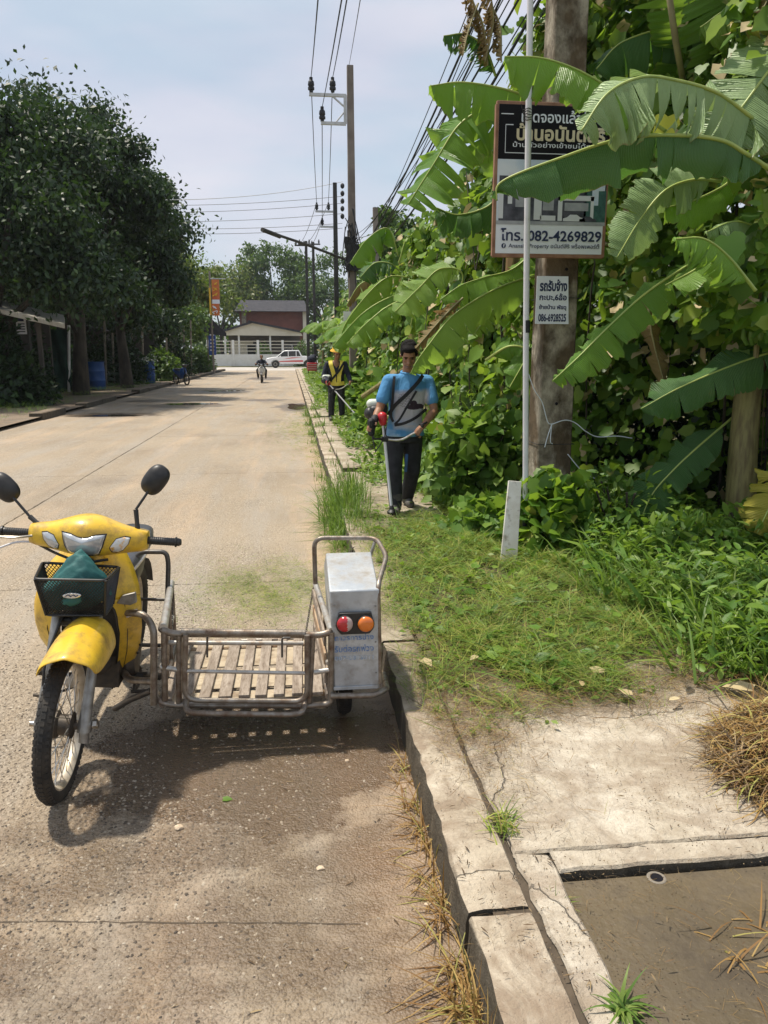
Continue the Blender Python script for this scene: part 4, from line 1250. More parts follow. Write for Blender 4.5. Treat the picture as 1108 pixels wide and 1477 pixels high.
wheel('sidecar_wheel', (.185, 3.335, .25), .25, .062, .04, R(1), bike, .05, 16)
tub('axle_bar', [Vector((-.6, 3.35, .155)), Vector((.10, 3.35, .155)), Vector((.15, 3.33, .25)), Vector((.28, 3.33, .25))], .012, 'tubedark')
tub('axle_bar', [Vector((.27, 3.30, .25)), Vector((.27, 3.12, .22))], .012, 'tubedark')


def text(body, size, loc, m, parent, bold=0, rx=math.pi / 2, align='CENTER', fit=None, name='lettering', depth=.0006):
    cu = bpy.data.curves.new(name, 'FONT')
    cu.body = body; cu.size = size; cu.align_x = align; cu.align_y = 'CENTER'; cu.offset = bold; cu.extrude = depth
    cu.resolution_u = 3
    o = bpy.data.objects.new(name, cu); COL.objects.link(o)
    bpy.context.view_layer.update()
    dg = bpy.context.evaluated_depsgraph_get()
    me = bpy.data.meshes.new_from_object(o.evaluated_get(dg))
    bpy.data.objects.remove(o)
    me.materials.clear(); me.materials.append(m)
    if fit:
        co = np.empty(len(me.vertices) * 3); me.vertices.foreach_get('co', co); co = co.reshape(-1, 3)
        mn_, mx = co[:, 0].min(), co[:, 0].max(); mn2, mx2 = co[:, 1].min(), co[:, 1].max()
        s_ = fit[0] / (mx - mn_)
        co[:, 0] = (co[:, 0] - (mn_ + mx) / 2) * s_
        if len(fit) > 1: co[:, 1] = (co[:, 1] - (mn2 + mx2) / 2) * fit[1] / (mx2 - mn2)
        else: co[:, 1] = (co[:, 1] - (mn2 + mx2) / 2) * s_
        me.vertices.foreach_set('co', co.ravel())
    ob = link(name, me, parent)
    ob.location = Vector(loc) - (parent.location if parent is not None else Vector((0, 0, 0)))
    ob.rotation_euler = (rx, 0, 0)
    return ob
for b_, y_, m_, h_ in (('ถาวรการช่าง', 919, 'inkbox', .026), ('รับต่อรถพ่วง', 935, 'inkbox', .032), ('087-2893011', 949, 'inkfaint', .018)):
    p = A(511, y_, FY - .0025)
    text(b_, .05, p, MT[m_], bike, .0006, fit=(.166, h_))

# ================================================================== people
def remesh(name, mb, voxel, m, parent, smooth=2):
    me = mb.mesh(name, m, 180)
    o = link(name, me)
    r_ = o.modifiers.new('r', 'REMESH'); r_.mode = 'VOXEL'; r_.voxel_size = voxel; r_.use_smooth_shade = True
    s_ = o.modifiers.new('s', 'SMOOTH'); s_.factor = .5; s_.iterations = smooth
    bpy.context.view_layer.update()
    out = bpy.data.meshes.new_from_object(o.evaluated_get(bpy.context.evaluated_depsgraph_get()))
    bpy.data.objects.remove(o)
    out.materials.clear(); out.materials.append(m)
    out.name = name
    return link(name, out, parent, w=True)


def limb(mb, pts, rs_, n=12):
    for (a, ra), (b, rb) in zip(list(zip(pts, rs_))[:-1], list(zip(pts, rs_))[1:]):
        mb.capsule(a, ra, b, rb, n)


def hand(mb, wrist, grip, ax, palm, s=1.0, thumb=1):
    """palm behind the bar at grip, four fingers curled round a bar running along ax; palm = direction from the bar to the palm"""
    wrist, grip, ax, palm = Vector(wrist), Vector(grip), Vector(ax).normalized(), Vector(palm)
    palm = (palm - ax * palm.dot(ax)).normalized()
    up = ax.cross(palm)
    pc = grip + palm * .030 * s
    mb.capsule(wrist, .024 * s, pc + ax * .006, .024 * s)
    for k_ in range(4):
        o = (k_ - 1.5) * .0205 * s
        L = (.92, 1.0, .97, .80)[k_]
        base = pc + ax * o + up * .012
        j1 = grip + ax * o + up * .030 * s * L + palm * .010
        j2 = grip + ax * o + up * .024 * L - palm * .018 * s
        j3 = grip + ax * o - up * .006 - palm * .026 * s * L
        limb(mb, [base, j1, j2, j3], [.0115 * s, .0105 * s, .0095 * s, .0085 * s], 8)
    t0 = pc + ax * thumb * .030 * s - up * .008
    limb(mb, [t0, grip + ax * thumb * .045 * s - up * .028 * s, grip + ax * thumb * .032 * s - up * .030 * s - palm * .018], [.0135 * s, .0115 * s, .0095 * s], 8)


def make_head(mb, c, yaw, pitch, s=1.0):
    """skull, jaw, nose, lips, ears, brow; faces -Y before rotation. returns frame"""
    Rm = Matrix.Rotation(yaw, 3, 'Z') @ Matrix.Rotation(pitch, 3, 'X')
    T = lambda x, y_, z: Vector(c) + Rm @ (Vector((x, y_, z)) * s)
    E_ = lambda p, r_: mb.sphere(T(*p), tuple(q * s for q in r_), 16, 12, Rm)
    E_((0, .008, .035), (.074, .092, .080)); E_((0, -.022, -.018), (.060, .066, .078)); E_((0, -.045, -.075), (.034, .036, .026))
    E_((-.03, -.03, -.055), (.030, .045, .032)); E_((.03, -.03, -.055), (.030, .045, .032))
    E_((0, -.098, -.016), (.014, .017, .012)); mb.capsule(T(0, -.082, .022), .009 * s, T(0, -.098, -.012), .011 * s, 8)
    E_((-.012, -.090, -.020), (.008, .009, .007)); E_((.012, -.090, -.020), (.008, .009, .007))
    E_((0, -.083, -.048), (.023, .010, .0065)); E_((0, -.081, -.058), (.020, .010, .007))
    E_((0, -.072, .040), (.050, .018, .010))
    E_((-.037, -.062, -.012), (.020, .020, .016)); E_((.037, -.062, -.012), (.020, .020, .016))
    for q in (-1, 1): E_((q * .077, .012, .0), (.009, .018, .030)); E_((q * .079, .010, -.02), (.007, .010, .012))
    return T, Rm


def face_bits(T, Rm, parent, s=1.0):
    for q in (-1, 1):
        mb = MB(); mb.sphere(T(q * .029, -.076, .016), (.012 * s, .007 * s, .006 * s), 10, 8, Rm); mb.build('eye', MT['hair'], parent, smooth=180)
        mb = MB(); mb.capsule(T(q * .014, -.088, .035), .0042 * s, T(q * .047, -.076, .034), .003 * s, 6); mb.build('eyebrow', MT['hair'], parent, smooth=180)
    mb = MB(); mb.capsule(T(-.017, -.0905, -.053), .0018 * s, T(.017, -.0905, -.053), .0018 * s, 6); mb.build('mouth', MT['bark'], parent, smooth=180)


# ---- the near worker
GZ = .17
w1 = root('person', 'man in a bright blue printed T-shirt and black trousers holding a red strimmer', 'person', (.95, 7.08, GZ))
W = lambda x, y_, z: Vector((x, y_, z))
hip_l, hip_r = W(.90, 7.14, .93), W(1.08, 7.14, .93)
sh_l, sh_r = W(.835, 7.04, 1.385), W(1.215, 7.10, 1.375)
el_l, el_r = W(.745, 6.98, 1.13), W(1.262, 7.02, 1.115)
gl, gr_ = W(.655, 6.80, .985), W(1.095, 6.82, .945)
wr_l, wr_r = W(.685, 6.86, 1.03), W(1.135, 6.87, .985)
neck = W(1.02, 7.06, 1.44); hd = W(1.018, 6.985, 1.615)
mb = MB()
T1, R1 = make_head(mb, hd, R(-8), R(34), 1.0)
limb(mb, [W(1.025, 7.09, 1.40), W(1.022, 7.04, 1.53)], [.058, .052])
limb(mb, [W(1.0, 7.12, 1.0), W(1.01, 7.10, 1.32)], [.13, .13])
limb(mb, [sh_l, sh_r], [.040, .040])
for a, b, c_, g_, th, axs, pm in ((sh_l, el_l, wr_l, gl, 1, (.25, .0, 1), (.2, 1, .5)), (sh_r, el_r, wr_r, gr_, -1, (.5, -.1, .75), (.25, 1, .6))):
    limb(mb, [a, a.lerp(b, .5), b, b.lerp(c_, .35), c_], [.050, .047, .038, .040, .026])
    hand(mb, c_, g_, axs, pm, 1.05, th)
remesh('body', mb, .0075, MT['skin'], w1, 2)
face_bits(T1, R1, w1)
mb = MB()
Rm = R1
for p, r_ in (((0, .022, .058), (.083, .090, .070)), ((0, .055, .02), (.076, .060, .075)), ((0, -.040, .092), (.062, .045, .030)), ((-.055, .0, .045), (.028, .055, .045)), ((.055, .0, .045), (.028, .055, .045))):
    mb.sphere(T1(*p), r_, 16, 12, Rm)
for k_ in range(60):
    a, b = rng.uniform(0, 6.28), rng.uniform(.2, 1.2)
    mb.sphere(T1(.078 * math.cos(a) * math.sin(b), .022 + .085 * math.sin(a) * math.sin(b), .06 + .070 * math.cos(b)), .012, 6, 5)
remesh('hair', mb, .009, MT['hair'], w1, 1)


def tshirt_material():
    m, nt, n, l, bs = nodes('printed_blue_shirt')
    p = coords(nt, 'World')
    s_ = n.new('ShaderNodeSeparateXYZ'); l.new(p, s_.inputs[0])
    nz = noise(nt, p, 6, 4, .6)
    X, Z = s_.outputs['X'], s_.outputs['Z']
    blue = mix(nt, nz, (.055, .21, .44), (.10, .31, .56))
    def band(c, a, b, w_):      # soft box mask
        return ramp(nt, mth(nt, 'ABSOLUTE', mth(nt, 'DIVIDE', mth(nt, 'SUBTRACT', c, (a + b) / 2), (b - a) / 2)), [(1 - w_, 1.), (1, 0.)])
    chest = mth(nt, 'MULTIPLY', band(mth(nt, 'ADD', X, mth(nt, 'MULTIPLY', nz, .08)), .90, 1.26, .2), band(mth(nt, 'ADD', Z, mth(nt, 'MULTIPLY', nz, .10)), .97, 1.37, .25))
    col = mix(nt, chest, blue, (.50, .49, .53))
    low = band(Z, .80, 1.06, .5)
    col = mix(nt, mth(nt, 'MULTIPLY', low, ramp(nt, noise(nt, coords(nt, 'World', (1, 1, 3)), 5, 5, .6), [(.42, 0.), (.62, .8)])), col, (.32, .46, .66))
    # the dark fish-like print and the row of dark block letters
    def ellm(cx, cz, rx, rz, rot=.0):
        dx, dz = mth(nt, 'SUBTRACT', X, cx), mth(nt, 'SUBTRACT', Z, cz)
        c_, s2 = math.cos(rot), math.sin(rot)
        u = mth(nt, 'ADD', mth(nt, 'MULTIPLY', dx, c_), mth(nt, 'MULTIPLY', dz, s2)); v = mth(nt, 'SUBTRACT', mth(nt, 'MULTIPLY', dz, c_), mth(nt, 'MULTIPLY', dx, s2))
        d = mth(nt, 'ADD', mth(nt, 'POWER', mth(nt, 'ABSOLUTE', mth(nt, 'DIVIDE', u, rx)), 2), mth(nt, 'POWER', mth(nt, 'ABSOLUTE', mth(nt, 'DIVIDE', v, rz)), 2))
        d = mth(nt, 'ADD', d, mth(nt, 'MULTIPLY', mth(nt, 'SUBTRACT', noise(nt, p, 22, 4, .6), .5), .8))
        return ramp(nt, mth(nt, 'MULTIPLY', d, .5), [(.42, 1.), (.5, 0.)])
    for a in ((1.075, 1.155, .085, .028, .08), (1.06, 1.185, .035, .03, 0), (1.0, 1.15, .03, .012, .5), (1.14, 1.15, .05, .018, -.1)):
        col = mix(nt, ellm(*a), col, (.035, .02, .035))
    ck = n.new('ShaderNodeTexBrick'); ck.inputs['Scale'].default_value = 18; ck.inputs['Mortar Size'].default_value = .03
    ck.inputs['Color1'].default_value = ck.inputs['Color2'].default_value = (0, 0, 0, 1); ck.inputs['Mortar'].default_value = (1, 1, 1, 1)
    rx = n.new('ShaderNodeMapping'); rx.inputs['Rotation'].default_value = (math.pi / 2, 0, .1); l.new(p, rx.inputs['Vector']); l.new(rx.outputs[0], ck.inputs['Vector'])
    lm = mth(nt, 'MULTIPLY', ck.outputs['Color'], ellm(.975, 1.215, .06, .075, .5))
    col = mix(nt, mth(nt, 'MULTIPLY', lm, .85), col, (.05, .04, .07))
    l.new(col, bs.inputs['Base Color']); bs.inputs['Roughness'].default_value = .85
    h = noise(nt, coords(nt, 'World', (1, 1, .55)), 9, 5, .55, 1.2)
    bump(nt, bs, h, .8, .03)
    return m
MT['tshirt'] = tshirt_material()
mb = MB()
def ring_e(cx, cy, z, rx, ry, n=20, wob=0, sd=0):
    return [Vector((cx + rx * math.cos(a) * (1 + wob * math.sin(3 * a + sd)), cy + ry * math.sin(a) * (1 + wob * math.sin(4 * a + sd * 2)), z)) for a in [2 * math.pi * k_ / n for k_ in range(n)]]
mb.loft([ring_e(.995, 7.09, .875, .185, .13, wob=.04, sd=1), ring_e(.995, 7.09, .93, .176, .13, wob=.03, sd=2), ring_e(1.0, 7.09, 1.05, .160, .12, wob=.02, sd=3), ring_e(1.01, 7.08, 1.18, .168, .125), ring_e(1.02, 7.08, 1.30, .185, .125), ring_e(1.022, 7.08, 1.375, .180, .10), ring_e(1.024, 7.08, 1.435, .12, .085), ring_e(1.024, 7.075, 1.455, .075, .075)])
limb(mb, [sh_l + Vector((.01, .01, .0)), sh_r + Vector((-.01, 0, 0))], [.066, .066])
for a, b, ra in ((sh_l, el_l, .060), (sh_r, el_r, .060)):
    limb(mb, [a, a.lerp(b, .62)], [ra, .064])
remesh('t_shirt', mb, .009, MT['tshirt'], w1, 3)
mb = MB(); mb.tube([W(1.024 + .066 * math.cos(a), 7.065 + .062 * math.sin(a), 1.462 + .012 * math.sin(a)) for a in [2 * math.pi * k_ / 20 for k_ in range(21)]], .012, 8, cap=False); mb.build('collar', MT['tshirt'], w1, smooth=180)
mb = MB()
kn_l, kn_r, an_l, an_r = W(.885, 6.98, .56), W(1.080, 7.13, .55), W(.895, 6.96, .24), W(1.055, 7.30, .25)
mb.loft([ring_e(.99, 7.12, 1.0, .155, .11), ring_e(.99, 7.12, .90, .175, .125), ring_e(.99, 7.12, .82, .185, .13)])
for a, b, c_ in ((hip_l, kn_l, an_l), (hip_r, kn_r, an_r)):
    limb(mb, [a - Vector((0, 0, .03)), a.lerp(b, .5), b, b.lerp(c_, .5), c_], [.098, .092, .074, .072, .062])
remesh('trousers', mb, .009, MT['pants'], w1, 2)
mb = MB(); mb.box(W(1.0, 7.005, .63), (.028, .012, .17), (0, .06, 0)); mb.build('blue_rag', MT['pantsblue'], w1, bevel=.005)
for s_, a in ((-1, an_l), (1, an_r)):
    mb = MB(); limb(mb, [a + Vector((0, 0, .10)), a - Vector((0, 0, .02)), W(a.x, a.y + .01, GZ + .05)], [.064, .058, .050])
    limb(mb, [W(a.x, a.y + .03, GZ + .042), W(a.x + s_ * .015, a.y - .13, GZ + .034)], [.042, .040])
    remesh('boot', mb, .009, MT['boot'], w1, 2)
mb = MB(); mb.tube([wr_r + Vector((.032 * math.cos(a), .028 * math.sin(a), .025 + .01 * math.cos(a))) for a in [2 * math.pi * k_ / 14 for k_ in range(15)]], .009, 6, cap=False); mb.build('watch', MT['strap'], w1)
mb = MB(); gcl = gl
mb.capsule(wr_l + Vector((.01, .02, .03)), .037, wr_l.lerp(gl, .6), .040); mb.capsule(gl - Vector((0, 0, .05)), .032, gl + Vector((0, 0, .05)), .036)
remesh('glove', mb, .008, MT['strap'], w1, 1)


def strap_band(name, pts, w_, parent, m, th=.004, nrm=(0, -1, 0)):
    P = cr_spline(pts, 8); mb = MB(); rings = []
    for i_, p in enumerate(P):
        t = (P[min(i_ + 1, len(P) - 1)] - P[max(i_ - 1, 0)]).normalized()
        nn = Vector(nrm); s_ = t.cross(nn).normalized()
        rings.append([p + s_ * w_ / 2, p + s_ * w_ / 2 + nn * th, p - s_ * w_ / 2 + nn * th, p - s_ * w_ / 2])
    mb.loft(rings)
    return mb.build(name, MT[m], parent)


# ---- strimmer held by the near worker
def strimmer(label, spool, head_top, grip_l, grip_r, clamp, engine_red=True, sc=1.0):
    t = root('strimmer', label, 'strimmer', tuple(spool))
    d = (head_top - spool).normalized()
    mb = MB(); mb.tube([spool + d * .03, head_top], .0135, 10); mb.build('shaft', MT['pvc'], t)
    mb = MB(); mb.capsule(spool + d * .02, .030, spool + d * .07, .020, 10); mb.lathe([(0, -.02), (.045, -.02), (.05, .0), (.03, .02), (0, .022)], spool + Vector((0, 0, .03)), 'z', 14); mb.build('cutting_head', MT['black'], t)
    side = d.orthogonal().normalized()
    e = head_top + Vector((-.035, .17, .05))
    mb = MB(); mb.capsule(head_top - d * .02, .034, head_top + d * .03, .046, 12); mb.box(head_top + d * .02, (.07, .07, .06), d.to_track_quat('Z', 'Y').to_matrix()); mb.build('clutch_housing', MT['machred'], t, bevel=.012)
    mb = MB(); mb.box(e, (.15, .17, .14)); mb.capsule(head_top, .035, e, .04, 10); mb.sphere(e + Vector((-.06, 0, .0)), (.06, .07, .06)); mb.sphere(e + Vector((.05, -.03, .04)), (.05, .05, .06)); mb.build('engine', MT['black'], t, bevel=.03)
    mb = MB(); mb.capsule(e + Vector((-.05, .02, .085)), .045, e + Vector((.05, .02, .085)), .045, 12); mb.build('fuel_tank', MT['tank'], t)
    mid = clamp
    lo = Vector((0, -.02, -.055))
    mb = MB(); mb.tube(cr_spline([grip_l, grip_l + Vector((.015, -.01, -.09)), mid.lerp(grip_l, .45) + lo * .8, mid], 7), .010, 8); mb.build('handlebar', MT['black'], t)
    mb = MB(); mb.tube(cr_spline([mid, mid.lerp(grip_r, .45) + lo * .7, mid.lerp(grip_r, .8) + lo * .2, grip_r], 7), .011, 8); mb.build('handlebar', MT['chrome'], t)
    mb = MB(); mb.box(mid, (.06, .05, .045)); mb.build('clamp', MT['black'], t, bevel=.006)
    mb = MB(); mb.tube([grip_l - Vector((.0, 0, .075)), grip_l + Vector((.01, 0, .075))], .018, 10); mb.box(grip_l + Vector((-.01, -.03, .04)), (.03, .035, .05)); mb.build('throttle_grip', MT['black'], t, bevel=.005)
    v_ = (grip_r - mid).normalized()
    mb = MB(); mb.tube([grip_r - Vector((.028, 0, .05)), grip_r + Vector((.03, 0, .06))], .017, 10); mb.build('grip', MT['black'], t)
    mb = MB(); mb.tube(cr_spline([grip_l - Vector((0, 0, .05)), grip_l + Vector((.03, -.05, -.20)), mid + Vector((-.08, -.06, -.09)), mid + Vector((0, -.02, .03)), head_top], 7), .005, 6); mb.build('throttle_cable', MT['black'], t)
    return t
spool = at(566, 730, 6.72); spool.z = .20
top = at(552, 606, 6.88)
cl = spool.lerp(top, .80)
strimmer('red and black petrol strimmer with an upright silver shaft held by the man in blue', spool, top, gl, gr_, cl)
strap_band('shoulder_strap', [W(1.15, 7.0, 1.44), W(1.09, 6.945, 1.37), W(.99, 6.925, 1.27), W(.885, 6.94, 1.17), W(.83, 6.99, 1.08)], .034, w1, 'strap')
strap_band('shoulder_strap', [W(.885, 6.99, 1.43), W(.872, 6.955, 1.33), W(.862, 6.95, 1.2), W(.85, 6.96, 1.08), W(.87, 6.95, 1.02)], .024, w1, 'strap')
strap_band('shoulder_strap', [W(1.08, 6.93, 1.30), W(1.0, 6.925, 1.17), W(.93, 6.93, 1.05), W(.88, 6.92, 1.0)], .020, w1, 'strap')
strap_band('waist_strap', [W(1.19, 7.03, 1.13), W(1.08, 6.935, 1.06), W(.97, 6.92, 1.01), W(.88, 6.94, .99)], .026, w1, 'strap')

# ---- the far worker
w2 = root('person', 'worker in dark clothes with yellow vest and yellow straw hat further up the verge', 'person', (.86, 16.9, .16))
g2l, g2r = W(.66, 16.6, .98), W(1.15, 16.6, .99)
def simple_person(t, c, fac=1.0, hands=None, shirt='navy', voxel=.014, lean=0.0):
    """c = ground point; standing figure facing -Y"""
    P = lambda x, y_, z: Vector(c) + Vector((x, y_, z))
    mb = MB(); T_, R_ = make_head(mb, P(.03, -.06, 1.44), R(10), R(28))
    limb(mb, [P(0, 0, 1.2), P(.02, -.03, 1.36)], [.06, .052]); limb(mb, [P(0, .02, .9), P(0, .02, 1.2)], [.12, .12])
    for s_, hp in ((-1, hands[0]), (1, hands[1])):
        sh, el = P(s_ * .19, .0, 1.23), P(s_ * .27, -.03, .98)
        limb(mb, [sh, el, hp + Vector((0, .06, .03))], [.045, .036, .026]); hand(mb, hp + Vector((0, .07, .03)), hp, (0.2, 0, 1), (0, 1, .3), 1.05, 1)
    remesh('body', mb, .009, MT['skin'], t, 1); face_bits(T_, R_, t)
    mb = MB(); mb.loft([[P(rx * math.cos(a), .02 + ry * math.sin(a), z) for a in [2 * math.pi * k_ / 18 for k_ in range(18)]] for z, rx, ry in ((.72, .185, .125), (.95, .175, .12), (1.12, .195, .125), (1.23, .185, .105), (1.28, .11, .08))])
    limb(mb, [P(-.15, 0, 1.225), P(.15, 0, 1.225)], [.065, .065])
    for s_, hp in ((-1, hands[0]), (1, hands[1])): limb(mb, [P(s_ * .19, 0, 1.22), P(s_ * .27, -.03, .98), hp + Vector((0, .08, .04))], [.066, .058, .044])
    remesh('shirt', mb, voxel, MT[shirt], t, 2)
    mb = MB(); mb.loft([[P(rx * math.cos(a), .02 + ry * math.sin(a), z) for a in [2 * math.pi * k_ / 18 for k_ in range(18)]] for z, rx, ry in ((.86, .15, .10), (.76, .165, .12), (.70, .175, .12))])
    for s_ in (-1, 1): limb(mb, [P(s_ * .09, .02, .75), P(s_ * .11, -.01, .42), P(s_ * .12, .03, .10)], [.098, .076, .066])
    remesh('trousers', mb, voxel, MT['pants'], t, 2)
    for s_ in (-1, 1):
        mb = MB(); limb(mb, [P(s_ * .12, .04, .10), P(s_ * .12, .04, .05), P(s_ * .135, -.11, .04)], [.06, .05, .042]); remesh('boot', mb, voxel, MT['boot'], t, 1)
    return P, T_, R_
P2, T2, R2 = simple_person(w2, (.86, 16.9, .16), hands=(g2l, g2r))
for s_ in (-1, 1):
    strap_band('vest', [P2(s_ * .125, -.05, 1.30), P2(s_ * .115, -.115, 1.20), P2(s_ * .06, -.125, 1.0), P2(s_ * .05, -.125, .82)], .085, w2, 'vest', .01)
strap_band('vest_belt', [P2(-.17, -.08, .82), P2(0, -.14, .80), P2(.17, -.08, .82)], .08, w2, 'vest', .01, (0, -1, 0))
strap_band('shoulder_strap', [P2(.17, -.10, 1.27), P2(.05, -.15, 1.08), P2(-.14, -.13, .86)], .045, w2, 'strap', .01)
mb = MB(); Rh = Matrix.Rotation(R(14), 3, 'X')
mb.lathe([(.0, .09), (.08, .085), (.105, .06), (.11, .02), (.155, -.01), (.158, -.018), (.09, .0), (.0, .02)], P2(.03, -.05, 1.525), 'z', 24, Rh); mb.build('hat', MT['hat'], w2, smooth=50)
mb = MB(); mb.sphere(T2(0, .02, .035), (.083, .09, .078), 14, 10, R2); mb.build('balaclava', MT['navy'], w2, smooth=180)
s2 = at(521, 607, 16.2); t2 = at(474, 553, 16.62)
strimmer('small distant strimmer with a slanting silver shaft held by the worker in the yellow vest', s2, t2, g2l, g2r, s2.lerp(t2, .83))

# ---- rider coming up the road
rd = root('motorcycle', 'small dark motorcycle with a pale front shield ridden towards the camera on the far road', 'motorcycle', (-1.86, 42.3, 0))
c = Vector((-1.86, 42.3, 0))
for y_ in (-.6, .6):
    wr = root('wheel', None, None); wr.parent = rd
    mb = MB(); mb.tube([Vector((0, y_ + .26 * math.cos(a), .28 + .26 * math.sin(a))) for a in [2 * math.pi * k_ / 24 for k_ in range(25)]], .04, 8, cap=False); mb.build('tyre', MT['rubber'], wr, w=False)
    mb = MB(); mb.lathe([(0, -.04), (.1, -.03), (.1, .03), (0, .04)], (0, y_, .28), 'x', 14); mb.build('hub', MT['alu'], wr, w=False)
mb = MB(); mb.loft([[Vector((hw * math.cos(a), y_, zc + hz * math.sin(a))) for a in [2 * math.pi * k_ / 14 for k_ in range(14)]] for y_, zc, hw, hz in ((-.35, .62, .10, .18), (-.2, .62, .20, .26), (0, .50, .14, .20), (.3, .58, .14, .16), (.6, .70, .13, .12), (.8, .74, .05, .05))]); mb.build('body', MT['white'], rd, w=False)
mb = MB(); mb.loft([[Vector((hw * math.cos(a), y_, .96 + .07 * math.sin(a))) for a in [2 * math.pi * k_ / 14 for k_ in range(14)]] for y_, hw in ((-.42, .06), (-.36, .16), (-.26, .18), (-.2, .05))]); mb.build('headlight_cowl', MT['black'], rd, w=False)
mb = MB(); mb.sphere((0, -.41, .95), (.07, .03, .05)); mb.build('headlight', MT['lens'], rd, w=False)
mb = MB(); mb.tube([(-.34, -.2, 1.0), (0, -.28, .98), (.34, -.2, 1.0)], .018, 8); mb.build('handlebar', MT['black'], rd, w=False)
mb = MB(); mb.loft([[Vector((.06 * math.cos(a), -.6 + .3 * math.cos(R(q)), .28 + .32 * math.sin(R(q)))) for a in (0, 1.57, 3.14)] for q in (40, 70, 100, 130, 150)], cap=False, closed=False); mb.build('mudguard', MT['black'], rd, w=False)
rp = root('person', 'rider in dark clothes sitting on the approaching motorcycle', 'person', (-1.86, 42.5, 0))
P = lambda x, y_, z: Vector((-1.86, 42.5, 0)) + Vector((x, y_, z))
mb = MB(); T3, R3 = make_head(mb, P(0, -.03, 1.36), 0, R(4), 1.0); limb(mb, [P(0, 0, 1.1), P(0, -.02, 1.27)], [.06, .05]); limb(mb, [P(0, .06, .8), P(0, .02, 1.12)], [.12, .13])
for s_ in (-1, 1):
    limb(mb, [P(s_ * .17, 0, 1.14), P(s_ * .30, -.16, .96), P(s_ * .30, -.36, 1.0)], [.045, .036, .028]); hand(mb, P(s_ * .30, -.38, 1.0), P(s_ * .30, -.42, 1.0), (1, 0, 0), (0, 1, .2), 1.05, 1)
remesh('body', mb, .012, MT['skin'], rp, 1); face_bits(T3, R3, rp)
mb = MB(); mb.sphere(T3(0, .02, .05), (.083, .09, .07), 14, 10, R3); mb.build('hair', MT['hair'], rp, smooth=180)
mb = MB(); limb(mb, [P(0, .06, .82), P(0, .02, 1.1)], [.15, .16]); limb(mb, [P(-.16, 0, 1.14), P(.16, 0, 1.14)], [.07, .07])
for s_ in (-1, 1): limb(mb, [P(s_ * .18, 0, 1.13), P(s_ * .31, -.16, .96), P(s_ * .30, -.30, 1.0)], [.065, .055, .045])
remesh('shirt', mb, .016, MT['navy'], rp, 2)
mb = MB()
for s_ in (-1, 1): limb(mb, [P(s_ * .08, .1, .80), P(s_ * .22, -.28, .66), P(s_ * .20, -.10, .30)], [.10, .08, .06])
remesh('trousers', mb, .016, MT['pants'], rp, 2)
for s_ in (-1, 1):
    mb = MB(); limb(mb, [P(s_ * .20, -.08, .26), P(s_ * .21, -.24, .25)], [.05, .042]); mb.build('shoe', MT['boot'], rp)

# ================================================================== poles, signs, wires
def square_pole(name, label, base, top, w0, w1_, m, group=None, chamfer=.2, parts=None):
    t = root(name, label, 'utility pole', tuple(base), group=group)
    base, top = Vector(base), Vector(top)
    rings = []
    for k_ in range(9):
        f = k_ / 8; c_ = base.lerp(top, f); w_ = w0 + (w1_ - w0) * f; h = w_ / 2; c2 = h * (1 - chamfer)
        rings.append([c_ + Vector(p) for p in ((-c2, -h, 0), (c2, -h, 0), (h, -c2, 0), (h, c2, 0), (c2, h, 0), (-c2, h, 0), (-h, c2, 0), (-h, -c2, 0))])
    mb = MB(); mb.loft(rings); mb.build('pole_shaft', m, t)
    return t
pole = square_pole('concrete_pole', 'thick weathered square concrete pole carrying two signs among the banana leaves', (2.03, 5.98, .1), (1.99, 5.98, 8.4), .285, .20, MT['concpole'], chamfer=.07)
mb = MB()
for z in (.93, 2.05, 2.62): mb.tube([Vector((2.03 + .150 * a, 5.98 + .150 * b, z)) for a, b in ((-1, -1), (1, -1), (1, 1), (-1, 1), (-1, -1))], .0028, 5, cap=False)
mb.build('tie_wire', MT['wire'], pole)
for (x, z) in ((1.98, .72), (2.05, 2.26), (2.02, 1.25)):
    mb = MB(); mb.lathe([(.0, .003), (.012, .003), (.012, -.003), (0, -.003)], (x, 5.833, z), 'y', 10); mb.build('bolt_hole', MT['signblack'], pole)
# white plastic pipe standing in front of the pole
pipe = root('white_pipe', 'tall white plastic pipe standing just left of the thick concrete pole', 'pipe', (1.70, 5.56, .2))
pz = [at(758, 745, 5.56), at(759, 470, 5.56), at(762, 200, 5.56), at(766, -60, 5.56)]
mb = MB(); mb.tube(cr_spline(pz, 4), .0215, 14); mb.build('pipe_wall', MT['pvc'], pipe)
mb = MB(); mb.tube([at(757, 735, 5.56), at(757, 760, 5.56)], .017, 10); mb.build('pipe_foot', MT['wire'], pipe)
mb = MB(); mb.tube([at(760, 462, 5.56), at(760, 480, 5.56)], .0245, 12); mb.build('dark_joint', MT['wire'], pipe)
mb = MB()
for k_ in range(5):
    c_ = at(761, 158 + k_ * 4, 5.56)
    mb.tube([c_ + Vector((.026 * math.cos(a), .026 * math.sin(a), .004 * math.sin(3 * a + k_))) for a in [2 * math.pi * j / 12 for j in range(13)]], .003, 5, cap=False)
mb.tube([at(758, 158, 5.52), at(752, 150, 5.5), at(757, 172, 5.5)], .003, 5)
mb.build('binding_wire', MT['wire'], pipe)
